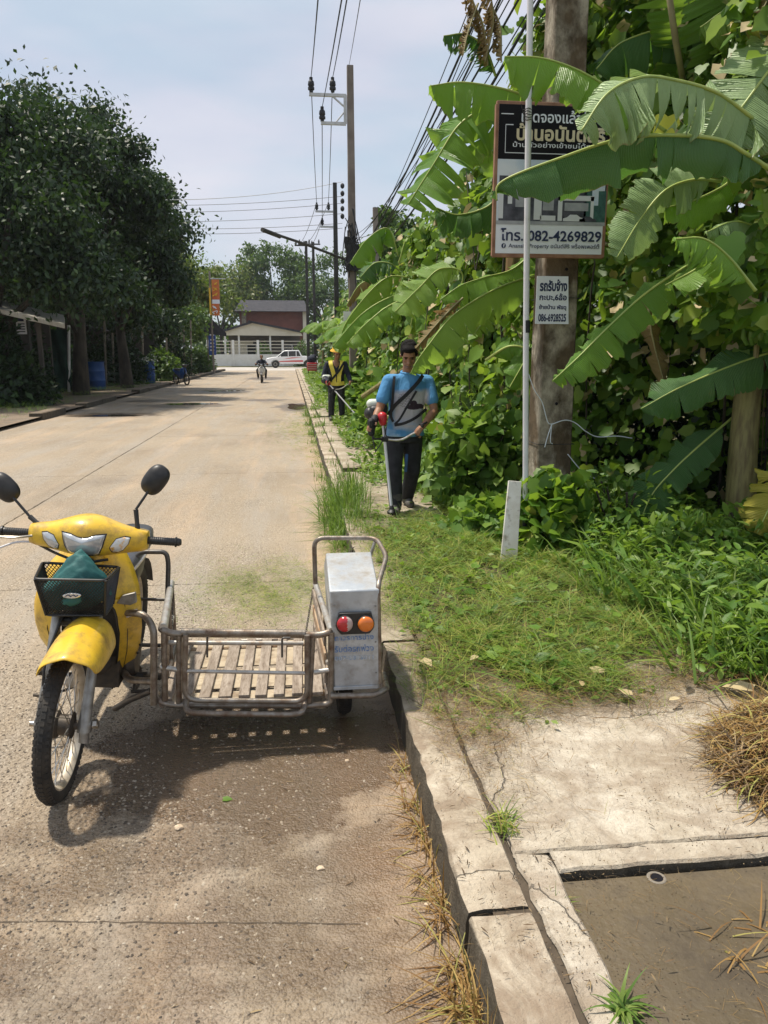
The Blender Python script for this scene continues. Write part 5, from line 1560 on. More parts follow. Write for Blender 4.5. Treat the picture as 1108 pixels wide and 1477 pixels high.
# cord tangled on the pole
cd = root('cord', 'pale loose cord tangled round the concrete pole and trailing right into the vines', 'cord', (1.98, 5.8, 1.3))
for pts in ([(757, 522), (770, 560), (782, 580), (790, 608), (796, 612)], [(796, 612), (815, 606), (830, 610), (845, 622), (862, 630), (890, 629), (912, 632)], [(796, 612), (790, 630), (786, 645)], [(796, 612), (794, 636), (797, 640)], [(819, 655), (840, 680), (858, 690)]):
    mb = MB(); mb.tube(cr_spline([at(x, y_, 5.79 - .01 * (i_ % 2)) for i_, (x, y_) in enumerate(pts)], 5), .0038, 6); mb.build('strand', MT['rope'], cd)
mb = MB(); mb.tube(cr_spline([at(765, 697, 5.81), at(790, 699, 5.815), at(818, 697, 5.81)], 4), .002, 5); mb.tube(cr_spline([at(813, 712, 5.80), at(803, 728, 5.80), at(795, 735, 5.81), at(806, 720, 5.8)], 4), .005, 6)
o = mb.build('red_cord', MT['redcord']); tag(o, 'short red cord tied low round the thick concrete pole', 'cord')
# leaning white board at the foot of the pole
wb = MB(); wb.prism([(0, 0), (.125, .0), (.165, .62), (.07, .63)], .02, at(720, 820, 5.12), (1, 0, 0), (.02, .22, .97))
o = wb.build('leaning_board', MT['whiteboard'], bevel=.003); tag(o, 'narrow dirty white board leaning against the pole foot in the weeds', 'board')

# property sign
SY = 5.72
sg = root('property_sign', 'black and white housing development sign wired to the concrete pole', 'sign', (1.85, SY, 2.3))
TL, TR, BR, BLc = at(719, 153, SY), at(876, 151, SY), at(876, 366, SY), at(716, 366, SY)
xL, xR, zT, zB = (TL.x + BLc.x) / 2, (TR.x + BR.x) / 2, (TL.z + TR.z) / 2, (BR.z + BLc.z) / 2
sw, sh_ = xR - xL, zT - zB
mb = MB(); mb.box(((xL + xR) / 2, SY + .012, (zT + zB) / 2), (sw, .012, sh_)); mb.build('panel', MT['signwhite'], sg)
for x in (xL - .012, xR + .0): 
    mb = MB(); mb.box((x, SY + .022, (zT + zB) / 2 - .01), (.024, .036, sh_ + .02)); mb.build('frame', MT['ply'], sg, bevel=.002)
for z in (zT + .01, zB - .014):
    mb = MB(); mb.box(((xL + xR) / 2 - .005, SY + .024, z), (sw + .02, .034, .026)); mb.build('frame', MT['ply'], sg, bevel=.002)
def plate(name, u0, u1, v0, v1, m, lift, par=sg):
    """flat print on the sign; u, v from the top left, 0..1"""
    mb = MB(); y_ = SY + .006 - lift
    mb.add([(xL + sw * u0, y_, zT - sh_ * v0), (xL + sw * u1, y_, zT - sh_ * v0), (xL + sw * u1, y_, zT - sh_ * v1), (xL + sw * u0, y_, zT - sh_ * v1)], [(0, 3, 2, 1)])
    return mb.build(name, m, par, smooth=0)
plate('header_print', 0, 1, 0, .36, MT['signblack'], .002)
skyp = mat('printed_sky', (.42, .55, .72), (.68, .72, .78), .45, scale=3)
plate('picture_sky', 0, 1, .36, .80, skyp, .002)
dk = mat('printed_dark', (.03, .03, .045), (.10, .10, .13), .45, scale=14)
gy = mat('printed_grey', (.30, .31, .34), (.42, .42, .45), .45, scale=12)
wh = mat('printed_white', (.66, .67, .70), rough=.45)
gp_ = mat('printed_trees', (.02, .07, .07), (.05, .14, .12), .45, scale=30)
plate('picture_ground', 0, 1, .775, .80, gy, .003)
plate('picture_trees', .80, 1, .56, .775, gp_, .003)
plate('picture_tower', .87, .93, .50, .66, skyp, .0035)
plate('picture_house', .02, .82, .47, .775, dk, .003)
for a in ((.02, .06, .52, .76), (.10, .14, .45, .66), (.34, .41, .50, .765), (.27, .30, .45, .76), (.56, .60, .60, .77), (.86, .89, .60, .77), (.56, .89, .595, .63), (.40, .58, .49, .53), (.40, .54, .735, .77)): plate('picture_wall', *a, wh, .004)
for a in ((.17, .26, .56, .68), (.42, .52, .56, .70), (.62, .84, .645, .70)): plate('picture_window', *a, gy, .0045)
def car_print(u0, v0, sc, m):
    mb = MB(); pts = [(0, 0), (0, .035), (.04, .05), (.07, .085), (.14, .085), (.18, .05), (.22, .042), (.23, 0)]
    vs = [(xL + sw * (u0 + a * sc), SY - .0, zT - sh_ * (v0 - b * sc * .6)) for a, b in pts]
    mb.add(vs, [tuple(range(len(vs)))]); mb.build('picture_car', m, sg, smooth=0)
car_print(.61, .772, .9, wh); car_print(.76, .772, .7, dk)
yT = SY + .0015
def stext(b_, u, v, w_, h_, m, bold=.0015, nm='lettering'):
    return text(b_, .1, (xL + sw * u, yT, zT - sh_ * v), m, sg, bold, fit=(sw * w_, h_ * sh_), name=nm)
stext('เปิดจองแล้ววันนี้', .57, .072, .74, .085, MT['signwhite'])
stext('บ้านอนันต์สิริ', .56, .178, .80, .115, MT['gold'], .003)
stext('บ้านตัวอย่างเข้าชมได้ทุกวัน', .55, .265, .84, .048, MT['signwhite'], .0008)
for a in ((.06, .30, .315, .32), (.06, .065, .13, .315), (.02, .13, .06, .066), (.06, .13, .13, .136), (.30, .94, .315, .32), (.935, .94, .13, .315)): plate('border_line', *a, MT['signwhite'], .0035)
stext('โทร. 082-4269829', .51, .870, .93, .088, MT['ink'], .002)
stext('Anansiri Property อนันต์สิริ พร็อพเพอร์ตี้', .54, .948, .84, .042, MT['ink'], .0003)
mb = MB(); mb.lathe([(0, 0), (.017, 0), (.017, .001), (0, .001)], (xL + sw * .075, yT, zT - sh_ * .948), 'y', 20); mb.build('round_logo', MT['ink'], sg)
text('f', .04, (xL + sw * .077, yT - .0015, zT - sh_ * .948), MT['signwhite'], sg, .001, fit=(.011, .024))
# small haulage sign
a, b, c_, d_ = at(775, 398, 5.81), at(820, 398, 5.81), at(820, 467, 5.81), at(772, 467, 5.81)
hs = root('small_sign', 'small white haulage sign with navy lettering below the large housing sign', 'sign', tuple((a + c_) / 2))
mb = MB(); mb.prism([(0, 0), (b.x - a.x, .0), (c_.x - d_.x, c_.z - b.z), (d_.x - a.x, d_.z - a.z)], .005, a + Vector((0, -.0, 0)), (1, 0, 0), (0, 0, 1), (0, 1, 0)); mb.build('plate', MT['signwhite'], hs)
ccx, w_ = (a.x + c_.x) / 2, b.x - a.x
zz = lambda f: a.z + (d_.z - a.z) * f
for b_, f, ww, hh, bo in (('รถรับจ้าง', .19, .88, .25, .004), ('กะบะ,6ล้อ', .44, .88, .17, .003), ('ย้ายบ้าน พัสดุ', .655, .88, .13, .003), ('086-6928525', .87, .90, .17, .003)):
    text(b_, .1, (ccx, 5.8085, zz(f)), MT['ink'], hs, bo, fit=(w_ * ww, abs(d_.z - a.z) * hh))

# medium voltage pole with steel brackets
p1 = square_pole('utility_pole', 'tall slim concrete pole with white double steel bracket and three insulators', (1.62, 22, .1), (1.585, 22, 9.0), .24, .17, MT['concpolefar'], 'roadside utility poles')
mb = MB()
for y_, xa in ((137, 446), (178, 463)):
    q0, q1 = at(xa, y_, 22), at(499, y_, 22); mb.box((q0 + q1) / 2, ((q1 - q0).length, .07, .075))
q0, q1 = at(498, 137, 22), at(498, 178, 22); mb.box((q0 + q1) / 2, (.08, .08, q0.z - q1.z))
mb.tube([at(480, 139, 22), at(498, 155, 22)], .025, 6); mb.tube([at(484, 177, 22), at(498, 160, 22)], .02, 6)
mb.build('bracket', MT['steelarm'], p1)
def insulator(p, par, s=1.0):
    mb = MB(); mb.lathe([(0, 0), (.05 * s, 0), (.05 * s, .05 * s), (.085 * s, .06 * s), (.085 * s, .12 * s), (.06 * s, .13 * s), (.085 * s, .17 * s), (.075 * s, .26 * s), (.045 * s, .29 * s), (.045 * s, .36 * s), (0, .37 * s)], p, 'z', 10); mb.build('insulator', MT['wire'], par)
I1 = [at(449, 133, 22), at(480, 133, 22), at(465, 175, 22)]
for p in I1: insulator(p, p1)
mb = MB(); mb.box(at(513, 372, 21.9), (.5, .3, .7)); mb.box(at(505, 350, 21.9), (.30, .25, .30)); mb.build('junction_box', MT['wire'], p1, bevel=.02)
r3 = random.Random(5)
mb = MB()
for k_ in range(16):
    x0, x1_ = r3.uniform(498, 514), r3.uniform(502, 536)
    mb.tube(cr_spline([at(x0, r3.uniform(300, 380), 21.8), at(x0 + r3.uniform(-8, 10), r3.uniform(320, 400), 21.7), at(x1_, r3.uniform(340, 420), 21.8)], 5), .014, 5)
mb.build('cable_tangle', MT['wire'], p1)
mb = MB(); mb.tube([at(503, 376, 21.9), at(440, 352, 20.8), at(380, 332, 19.8)], .035, 8); mb.build('lamp_arm', MT['darkpole'], p1)
mb = MB(); q0, q1 = at(404, 341, 20.2), at(378, 331, 19.75); mb.tube([q0, q1], .055, 8); mb.build('lamp_head', MT['darkpole'], p1)
p2 = square_pole('utility_pole', 'slim dark pole with a small bracket behind the tallest roadside pole', (1.95, 37, .1), (1.93, 37, 9.15), .24, .18, MT['darkpole'], 'roadside utility poles')
mb = MB()
for y_, xa in ((305, 455), (327, 462)): q0, q1 = at(xa, y_, 37), at(481, y_, 37); mb.box((q0 + q1) / 2, ((q1 - q0).length, .08, .08))
mb.build('bracket', MT['steelarm'], p2)
I2 = [at(457, 303, 37), at(474, 303, 37), at(465, 325, 37)]
for p in I2: insulator(p, p2, .9)
p3 = square_pole('utility_pole', 'short grey pole just right of the tallest roadside pole', (2.5, 24, .1), (2.45, 24, 5.85), .18, .15, MT['concpolefar'], 'roadside utility poles')
p4 = square_pole('utility_pole', 'dark pole with stacked ring insulators between the two taller poles', (2.75, 39, .1), (2.72, 39, 7.4), .26, .22, MT['darkpole'], 'roadside utility poles')
for k_ in range(5):
    mb = MB(); mb.sphere(at(494, 268 + k_ * 11, 38.7), (.10, .10, .13), 10, 6); mb.build('ring_insulator', MT['wire'], p4)
p5 = square_pole('utility_pole', 'left pole of the far pair above the roadside bananas', (.95, 60, .1), (.93, 60, 9.7), .24, .2, MT['darkpole'], 'roadside utility poles')
p6 = square_pole('utility_pole', 'right pole of the far pair above the roadside bananas', (1.52, 62, .1), (1.50, 62, 9.9), .24, .2, MT['darkpole'], 'roadside utility poles')
for pp, xa, xb, y_, yy in ((p5, 425, 452, 354, 60), (p6, 430, 462, 352, 62)):
    q0, q1 = at(xa, y_, yy), at(xb, y_, yy); mb = MB(); mb.box((q0 + q1) / 2, ((q1 - q0).length, .1, .1)); mb.build('crossarm', MT['darkpole'], pp)
    for x in (xa + 2, (xa + xb) / 2, xb - 2): insulator(at(x, y_ - 1, yy), pp, .8)

# wires
def wire(label, a, b, sag, r_=.011, m='wire', group='overhead power lines', n=24, name='overhead_wire'):
    a, b = Vector(a), Vector(b)
    pts = []
    for k_ in range(n + 1):
        t = k_ / n
        pts.append(a.lerp(b, t) - Vector((0, 0, 4 * sag * t * (1 - t))))
    mb = MB(); mb.tube(pts, r_, 5); o = mb.build(name, MT[m]); tag(o, label, 'power line', group)
    return o
up = Vector((0, 0, .34))
near = [at(461, -60, 7), at(500, -60, 7), at(507, -80, 7)]
lab3 = ['left overhead power line dropping to the outer insulator of the white bracket', 'right overhead power line dropping to the inner insulator of the white bracket', 'middle overhead power line dropping to the lower insulator of the white bracket']
for q, tgt, l_ in ((at(462, -40, 9), I1[0] + up, lab3[0]), (at(507, -40, 9), I1[1] + up, lab3[1]), (at(498, -30, 9), I1[2] + up, lab3[2])):
    wire(l_, q, tgt, .04, .010)
for q, tgt, l_ in zip(I1, I2, ['outer power line between the white bracket and the dark pole', 'inner power line between the white bracket and the dark pole', 'lower power line between the white bracket and the dark pole']): wire(l_, q + up, tgt + up, .25, .012)
for q, x, l_ in zip(I2, (431, 440, 447), ['outer thin line beyond the dark pole', 'middle thin line beyond the dark pole', 'lower thin line beyond the dark pole']): wire(l_, q + up, at(x, 352, 60), .35, .014, 'wiregrey')
wire('thin earth wire rising from the tallest pole top out of the frame', at(523, -20, 9), at(503, 97, 22), .02, .006, 'wiregrey')
# telecom bundle from the near pole to the tall pole
r3 = random.Random(9)
for k_ in range(11):
    z1 = 4.25 + k_ * .14
    a = Vector((2.0 + r3.uniform(-.15, .1), 5.95, z1)); b = at(510 + r3.uniform(-4, 8), 345 + r3.uniform(-10, 40), 22)
    wire('dark cable of the slack bundle slung between the thick near pole and tall far pole', a, b, .25 + r3.uniform(0, .3), r3.choice([.006, .008, .011, .014]), 'wire', 'cables of the bundle above the banana leaves')
for k_ in range(4):
    a = Vector((2.0, 5.95, 4.4 + k_ * .35)); b = a + Vector((2.2, -12, .5)); wire(['lowest', 'second lowest', 'third', 'topmost'][k_] + ' dark cable running from the thick near pole towards the viewer', a, b, .2, .009, 'wire', 'cables running towards the viewer')
# grey street wires crossing at mid distance on the left
for k_, (y0, y1_) in enumerate(((268, 262), (290, 283), (300, 293), (312, 308), (318, 322), (326, 329))):
    L_ = at(-60, y0, 27) if k_ == 0 else at(-30, y0 - 8, 45)
    wire(['white topmost cable crossing the dark tree', 'second grey cable crossing the gap of sky', 'third grey cable crossing the gap of sky', 'fourth grey cable crossing the gap of sky', 'fifth grey cable crossing the gap of sky', 'lowest grey cable crossing the gap of sky'][k_], L_, at(494, y1_, 38.5), .45 if k_ else .6, .012 if k_ else .014, 'wiregrey' if k_ else 'steelarm', 'cables crossing the road')

# ================================================================== banana leaves
def banana_leaf(parent, spine, width, N=(0, 0, 1), droop=(35, 35), kind='banana', tears=7, seed=0, blade0=.12, halves=(1, 1), rib=.011, curl=.25, name='leaf', ribmat='rib', skew=.18, ends=.07):
    """one long leaf: midrib spline, blade halves of separate torn strips hanging at the droop angle (degrees)"""
    r_ = random.Random(seed); tears = int(tears * 1.7) + 1
    NS = 72
    P = cr_spline(spine, max(4, int(NS / (len(spine) - 1))))
    n = len(P)
    L = [0]
    for a, b in zip(P, P[1:]): L.append(L[-1] + (b - a).length)
    tot = L[-1]
    T = [(P[min(i + 1, n - 1)] - P[max(i - 1, 0)]).normalized() for i in range(n)]
    N = Vector(N)
    def width_at(t):
        if t < 0: return 0
        return width * min(1, (t / .13) ** .6 if t > 0 else 0) * (max(0, 1 - max(0, (t - .70) / .30) ** 2.0)) ** .6
    mb = MB(); uvs = []
    i0 = int(blade0 * (n - 1))
    for side in (0, 1):
        if not halves[side]: continue
        sg_ = 1 if side else -1
        cuts = sorted({i0, n - 1} | {min(max(int(i0 + (n - 1 - i0) * (k_ + r_.uniform(.15, .85)) / max(tears, 1)), i0 + 1), n - 2) for k_ in range(tears)})
        for ca, cb in zip(cuts, cuts[1:]):
            if cb - ca < 1: continue
            dr = R(droop[side] + r_.gauss(0, 9)); tw = r_.gauss(0, .10); K = 5
            ln = halves[side] * (1 + r_.uniform(-.14, .05)); fold = r_.uniform(-.5, .5); ph = r_.uniform(0, 6)
            base = len(mb.v)
            for i in range(ca, cb + 1):
                t = (L[i] - L[i0]) / (tot - L[i0])
                S = T[i].cross(N).normalized() * sg_; U = S.cross(T[i]).normalized() * sg_
                if U.dot(N) < 0: U = -U
                w_ = width_at(t) * ln
                e = (i - ca) / (cb - ca)
                for j in range(K + 1):
                    s_ = j / K
                    a = dr + curl * 1.1 * s_ * s_ + tw * (e - .5) * 4 * s_
                    a0 = dr * .80
                    ang_ = a0 + (a - a0) * s_
                    off = S * math.cos(ang_) - U * math.sin(ang_)
                    shr = (e - .5) * ends * w_ * s_ * s_
                    p = P[i] + off * (w_ * s_) + T[i] * (skew * w_ * s_ - shr) + U * (.010 * math.sin(i * 1.9 + ph) * s_ * (width / .3) + .016 * math.sin(e * 6 + ph) * s_ + fold * .35 * w_ * s_ * (e - .5)) + off * (r_.uniform(-.012, .012) * (j == K)) 
                    mb.v.append(tuple(p)); uvs.append((L[i] / .9 + .03 * s_, s_))
            for i in range(cb - ca):
                for j in range(K):
                    q = base + i * (K + 1) + j
                    f = (q, q + 1, q + K + 2, q + K + 1)
                    mb.f.append(f if side else f[::-1]); mb.m.append(0)
    nb = len(mb.v)
    mb.cur = 1
    mb.tube([p + Vector((0, 0, .003)) for p in P], [rib * (1 - .8 * (L[i] / tot)) + .0012 for i in range(n)], 6)
    uvs += [(0, 0)] * (len(mb.v) - nb)
    me = mb.mesh(name, [MT[kind], MT[ribmat]], 180)
    uvl = me.uv_layers.new(name='UVMap')
    arr = np.array(uvs, dtype=np.float32)
    li = np.empty(len(me.loops), dtype=np.int32); me.loops.foreach_get('vertex_index', li)
    uvl.data.foreach_set('uv', arr[li].ravel())
    return link(name, me, parent, w=True)


def PX(pts): return [at(*p) for p in pts]


def pseudostem(parent, base, top, r0, r1, seed=0):
    r_ = random.Random(seed); base, top = Vector(base), Vector(top)
    mb = MB(); pts = [base.lerp(top, t) + Vector((r_.uniform(-.02, .02), r_.uniform(-.02, .02), 0)) * (0 < t < 1) for t in [k_ / 7 for k_ in range(8)]]
    mb.tube(pts, [r0 + (r1 - r0) * k_ / 7 for k_ in range(8)], 14); o = mb.build('trunk', MT['stem'], parent, smooth=60)
    for k_ in range(4):         # dead sheaths hanging on the trunk
        a = r_.uniform(0, 6.28); z0 = r_.uniform(.45, .95)
        p = base.lerp(top, z0); d = Vector((math.cos(a), math.sin(a), 0)); rr = r0 + (r1 - r0) * z0
        mb = MB(); mb.loft([[p + d * (rr + .012 + .03 * s_) + d.orthogonal().normalized() * w_ + Vector((0, 0, -s_ * .55)) for w_ in (-.05 * (1 - s_ * .6), 0, .05 * (1 - s_ * .6))] for s_ in (0, .3, .6, 1)], cap=False, closed=False)
        mb.build('dry_sheath', MT['banana_dead'], parent, smooth=180)
    return o

# -- the large plant at the right edge
bA = root('banana_plant', 'nearest large banana plant at the right edge, its broad leaves crossing the housing sign', 'banana plant', (3.42, 5.35, .18), group=None)
pseudostem(bA, (3.32, 5.35, .15), (3.36, 5.45, 2.75), .115, .075, 1)
crA = Vector((3.30, 5.3, 2.8))
banana_leaf(bA, PX([(1150, 235, 4.9), (1106, 190, 4.75), (1082, 169, 4.65), (1033, 134, 4.5), (973, 116, 4.35), (925, 112, 4.25), (876, 136, 4.15), (838, 190, 4.1)]), .31, (0, -.62, .78), (38, 20), 'banana_pale', 12, 21, .12, (1, .5), .016, .12, skew=.30, ends=.20)
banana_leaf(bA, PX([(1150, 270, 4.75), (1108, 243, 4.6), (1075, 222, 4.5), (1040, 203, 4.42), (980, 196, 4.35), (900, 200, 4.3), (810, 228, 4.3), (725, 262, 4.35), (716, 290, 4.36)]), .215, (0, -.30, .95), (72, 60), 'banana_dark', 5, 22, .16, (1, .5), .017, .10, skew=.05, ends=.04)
banana_leaf(bA, PX([(960, 190, 5.3), (905, 150, 5.2), (880, 128, 5.15), (830, 100, 5.1), (780, 84, 5.1), (728, 82, 5.1)]), .24, (.0, -.45, .9), (58, 42), 'banana', 4, 23, .12, (1, 1), .012, .10)
banana_leaf(bA, PX([(1000, 210, 5.9), (997, 110, 5.85), (995, 50, 5.8), (992, -20, 5.7), (985, -110, 5.5)]), .36, (.05, -.95, .25), (8, 10), 'banana', 3, 24, .05, (1, 1), .014, .05)
mb = MB(); mb.tube(PX([(986, 120, 5.6), (975, 60, 5.5), (962, -30, 5.4)]), [.020, .022, .02], 10); mb.build('leaf_stalk', MT['ribdark'], bA, smooth=180)
banana_leaf(bA, PX([(1180, 30, 4.8), (1120, 90, 4.75), (1070, 155, 4.7), (1030, 205, 4.7)]), .30, (-.35, -.75, .5), (20, 15), 'banana_pale', 3, 25, .05, (1, 1), .013, .1)
banana_leaf(bA, PX([(1120, 200, 5.5), (1090, 110, 5.5), (1060, 30, 5.45), (1030, -40, 5.4)]), .36, (-.1, -.9, .4), (20, 25), 'banana', 4, 251, .05, (1, 1), .013, .1)
banana_leaf(bA, PX([(1090, 420, 4.5), (1050, 370, 4.45), (1015, 345, 4.4), (975, 345, 4.4)]), .17, (0, -.55, .85), (50, 30), 'banana', 5, 252, .1)
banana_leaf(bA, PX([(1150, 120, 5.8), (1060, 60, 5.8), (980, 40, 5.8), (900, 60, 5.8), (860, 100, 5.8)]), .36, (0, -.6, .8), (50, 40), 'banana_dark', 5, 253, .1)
banana_leaf(bA, PX([(1040, 262, 4.9), (1000, 260, 4.85), (960, 275, 4.8), (925, 315, 4.78), (890, 372, 4.75)]), .17, (.35, -.85, .35), (16, 16), 'banana_pale', 3, 26, .10, (1, 1), .009, .1)
banana_leaf(bA, PX([(1150, 290, 4.9), (1108, 312, 4.8), (1060, 345, 4.75), (1010, 385, 4.7), (960, 412, 4.7)]), .16, (-.1, -.5, .85), (20, 40), 'banana', 3, 27, .35, (1, 1), .017, .1)
banana_leaf(bA, PX([(1030, 362, 5.05), (988, 386, 5.0), (930, 425, 4.95), (880, 470, 4.93), (835, 515, 4.9), (797, 550, 4.9)]), .19, (-.45, -.65, .62), (30, 12), 'banana', 6, 28, .08, (1, .35), .010, .08, skew=.10)
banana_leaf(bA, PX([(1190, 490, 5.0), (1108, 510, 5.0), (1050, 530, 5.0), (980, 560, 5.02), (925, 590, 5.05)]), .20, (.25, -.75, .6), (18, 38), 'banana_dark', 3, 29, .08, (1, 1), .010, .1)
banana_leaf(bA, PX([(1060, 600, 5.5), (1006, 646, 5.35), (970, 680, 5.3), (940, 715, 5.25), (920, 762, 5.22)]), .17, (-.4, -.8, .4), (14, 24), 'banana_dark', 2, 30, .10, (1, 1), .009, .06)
banana_leaf(bA, PX([(1210, 640, 4.6), (1160, 670, 4.55), (1125, 705, 4.5), (1092, 770, 4.5)]), .20, (-.3, -.8, .4), (12, 30), 'banana_yellow', 7, 31, .10, (1, 1), .010, .1, skew=.3)
banana_leaf(bA, PX([(1150, 300, 5.3), (1108, 250, 5.4), (1065, 205, 5.5), (1020, 180, 5.6), (960, 170, 5.7)]), .30, (0, -.3, .95), (60, 40), 'banana_dark', 4, 32, .1, (1, 1), .012)
banana_leaf(bA, PX([(1060, 220, 5.0), (1055, 260, 4.95), (1000, 290, 4.9), (960, 300, 4.85)]), .15, (0, -.6, .8), (40, 60), 'banana', 2, 33, .1)
banana_leaf(bA, PX([(1180, 60, 5.3), (1120, 20, 5.3), (1060, 10, 5.3), (1010, 40, 5.35)]), .30, (0, -.5, .85), (50, 60), 'banana', 4, 34, .1)
banana_leaf(bA, PX([(1180, 330, 4.8), (1108, 330, 4.75), (1060, 320, 4.7), (1020, 335, 4.7)]), .16, (0, -.55, .85), (60, 40), 'banana_pale', 5, 35, .1)
banana_leaf(bA, PX([(930, 400, 5.5), (935, 440, 5.45), (942, 490, 5.4), (960, 560, 5.4)]), .11, (-.2, -.9, .2), (30, 55), 'banana_dead', 4, 36, .05, ribmat='ribdark')
banana_leaf(bA, PX([(1130, -40, 4.9), (1108, 0, 4.9), (1098, 20, 4.9)]), .08, (-.2, -.9, .2), (30, 55), 'banana_dead', 2, 37, .05, ribmat='ribdark')
# fruit bunch
r4 = random.Random(3)
bc = at(1098, 440, 5.0)
mb = MB(); mb.tube([bc + Vector((.1, .2, .55)), bc + Vector((.02, .05, .3)), bc + Vector((0, 0, -.35))], .018, 8); mb.build('bunch_stalk', MT['stem'], bA)
for hnd in range(6):
    for k_ in range(7):
        a = -math.pi * .95 + k_ * .5; d = Vector((math.cos(a), math.sin(a), 0)); z = .22 - hnd * .095
        p0 = bc + Vector((0, 0, z)) + d * .03
        mb = MB(); mb.tube([p0, p0 + d * .055 + Vector((0, 0, .0)), p0 + d * .085 + Vector((0, 0, .045)), p0 + d * .088 + Vector((0, 0, .10)), p0 + d * .08 + Vector((0, 0, .125))], [.008, .016, .019, .015, .004], 7)
        mb.build('banana', MT['fruit'], bA, smooth=180)

# -- the plants behind the man
bB = root('banana_plant', 'banana plant behind the man in blue, one long torn leaf hanging past his shoulder', 'banana plant', (2.45, 8.4, .17))
pseudostem(bB, (2.5, 8.6, .15), (2.35, 8.5, 2.6), .10, .07, 2)
banana_leaf(bB, PX([(790, 395, 7.1), (744, 406, 6.95), (700, 425, 6.8), (653, 456, 6.7), (619, 497, 6.6), (601, 522, 6.56), (592, 540, 6.55)]), .25, (.05, -.45, .9), (58, 20), 'banana', 5, 41, .10, (1, .12), .010, .08, skew=.02)
banana_leaf(bB, PX([(800, 330, 7.6), (745, 385, 7.5), (700, 400, 7.4), (665, 412, 7.35), (636, 432, 7.3)]), .27, (.0, -.5, .85), (35, 25), 'banana', 4, 42, .10, (1, .3), .010, .08)
banana_leaf(bB, PX([(770, 400, 7.3), (742, 418, 7.2), (712, 446, 7.15), (683, 484, 7.1)]), .15, (.2, -.8, .5), (25, 20), 'banana', 8, 43, .10, (1, 1), .007, .05, ends=.4)
banana_leaf(bB, PX([(640, 470, 7.7), (668, 400, 7.6), (636, 388, 7.5), (605, 415, 7.45), (570, 450, 7.4)]), .21, (0, -.8, .55), (15, 25), 'banana', 3, 44, .35, (1, 1), .009, .08)
banana_leaf(bB, PX([(700, 520, 6.5), (735, 500, 6.4), (760, 510, 6.35), (735, 560, 6.3)]), .13, (.1, -.8, .5), (25, 20), 'banana', 3, 45, .1)
banana_leaf(bB, PX([(668, 430, 6.95), (650, 447, 6.9), (632, 466, 6.88), (600, 503, 6.85)]), .16, (.2, -.85, .4), (55, 60), 'banana_dead', 12, 46, .05, (1, 1), .008, .2, ribmat='ribdark', ends=.5)
banana_leaf(bB, PX([(735, 330, 7.3), (738, 300, 7.2), (725, 250, 7.1), (690, 190, 7.0), (665, 160, 7.0)]), .24, (-.6, -.5, .5), (20, 30), 'banana', 4, 47, .2)
bC = root('banana_plant', 'tall banana plant left of the housing sign with a dead brown crown at the top', 'banana plant', (2.25, 7.6, .17))
pseudostem(bC, (2.4, 7.9, .15), (2.15, 7.7, 3.2), .10, .07, 3)
banana_leaf(bC, PX([(800, 155, 6.4), (756, 138, 6.3), (715, 126, 6.2), (665, 119, 6.15), (622, 124, 6.1)]), .26, (0, -.45, .9), (62, 40), 'banana', 4, 51, .10, (1, 1), .012, .08)
banana_leaf(bC, PX([(740, 130, 7.0), (700, 155, 6.95), (661, 182, 6.9), (625, 238, 6.85), (588, 296, 6.8)]), .36, (-.35, -.45, .8), (40, 12), 'banana', 8, 52, .08, (1, 1), .010, .08, ends=.15)
banana_leaf(bC, PX([(740, 250, 7.3), (720, 280, 7.25), (700, 300, 7.2), (660, 310, 7.2), (630, 300, 7.2)]), .22, (0, -.4, .9), (55, 35), 'banana_dark', 5, 53, .08)
banana_leaf(bC, PX([(715, 110, 7.0), (700, 70, 6.9), (672, 50, 6.85), (640, 52, 6.8)]), .14, (0, -.6, .8), (60, 70), 'banana_dark', 8, 54, .05, ends=.4)
banana_leaf(bC, PX([(700, 200, 7.4), (725, 205, 7.3), (745, 230, 7.25), (755, 290, 7.2)]), .18, (.2, -.7, .6), (30, 30), 'banana', 5, 55, .1)
banana_leaf(bC, PX([(700, 160, 7.2), (735, 150, 7.1), (770, 190, 7.0), (780, 260, 6.95)]), .2, (.2, -.7, .6), (30, 30), 'banana', 5, 56, .1)
for i_, pts in enumerate(([(700, 90, 6.8), (712, 30, 6.75), (704, -20, 6.7), (690, -40, 6.7)], [(704, 95, 6.85), (698, 40, 6.8), (684, 5, 6.8), (672, -30, 6.75)], [(710, 10, 6.8), (722, 40, 6.75), (724, 90, 6.7)], [(690, 5, 6.8), (676, 45, 6.75), (668, 80, 6.7)])):
    banana_leaf(bC, PX(pts), .10, (.3, -.85, .3), (70, 75), 'banana_dead', 14, 60 + i_, .02, (1, 1), .007, .3, ribmat='ribdark', ends=.8, skew=-.5)
bD = root('banana_plant', 'low banana plant with arching leaves and one brown leaf behind the far worker', 'banana plant', (1.95, 12.6, .17))
pseudostem(bD, (2.2, 12.8, .15), (2.1, 12.7, 2.4), .09, .06, 4)
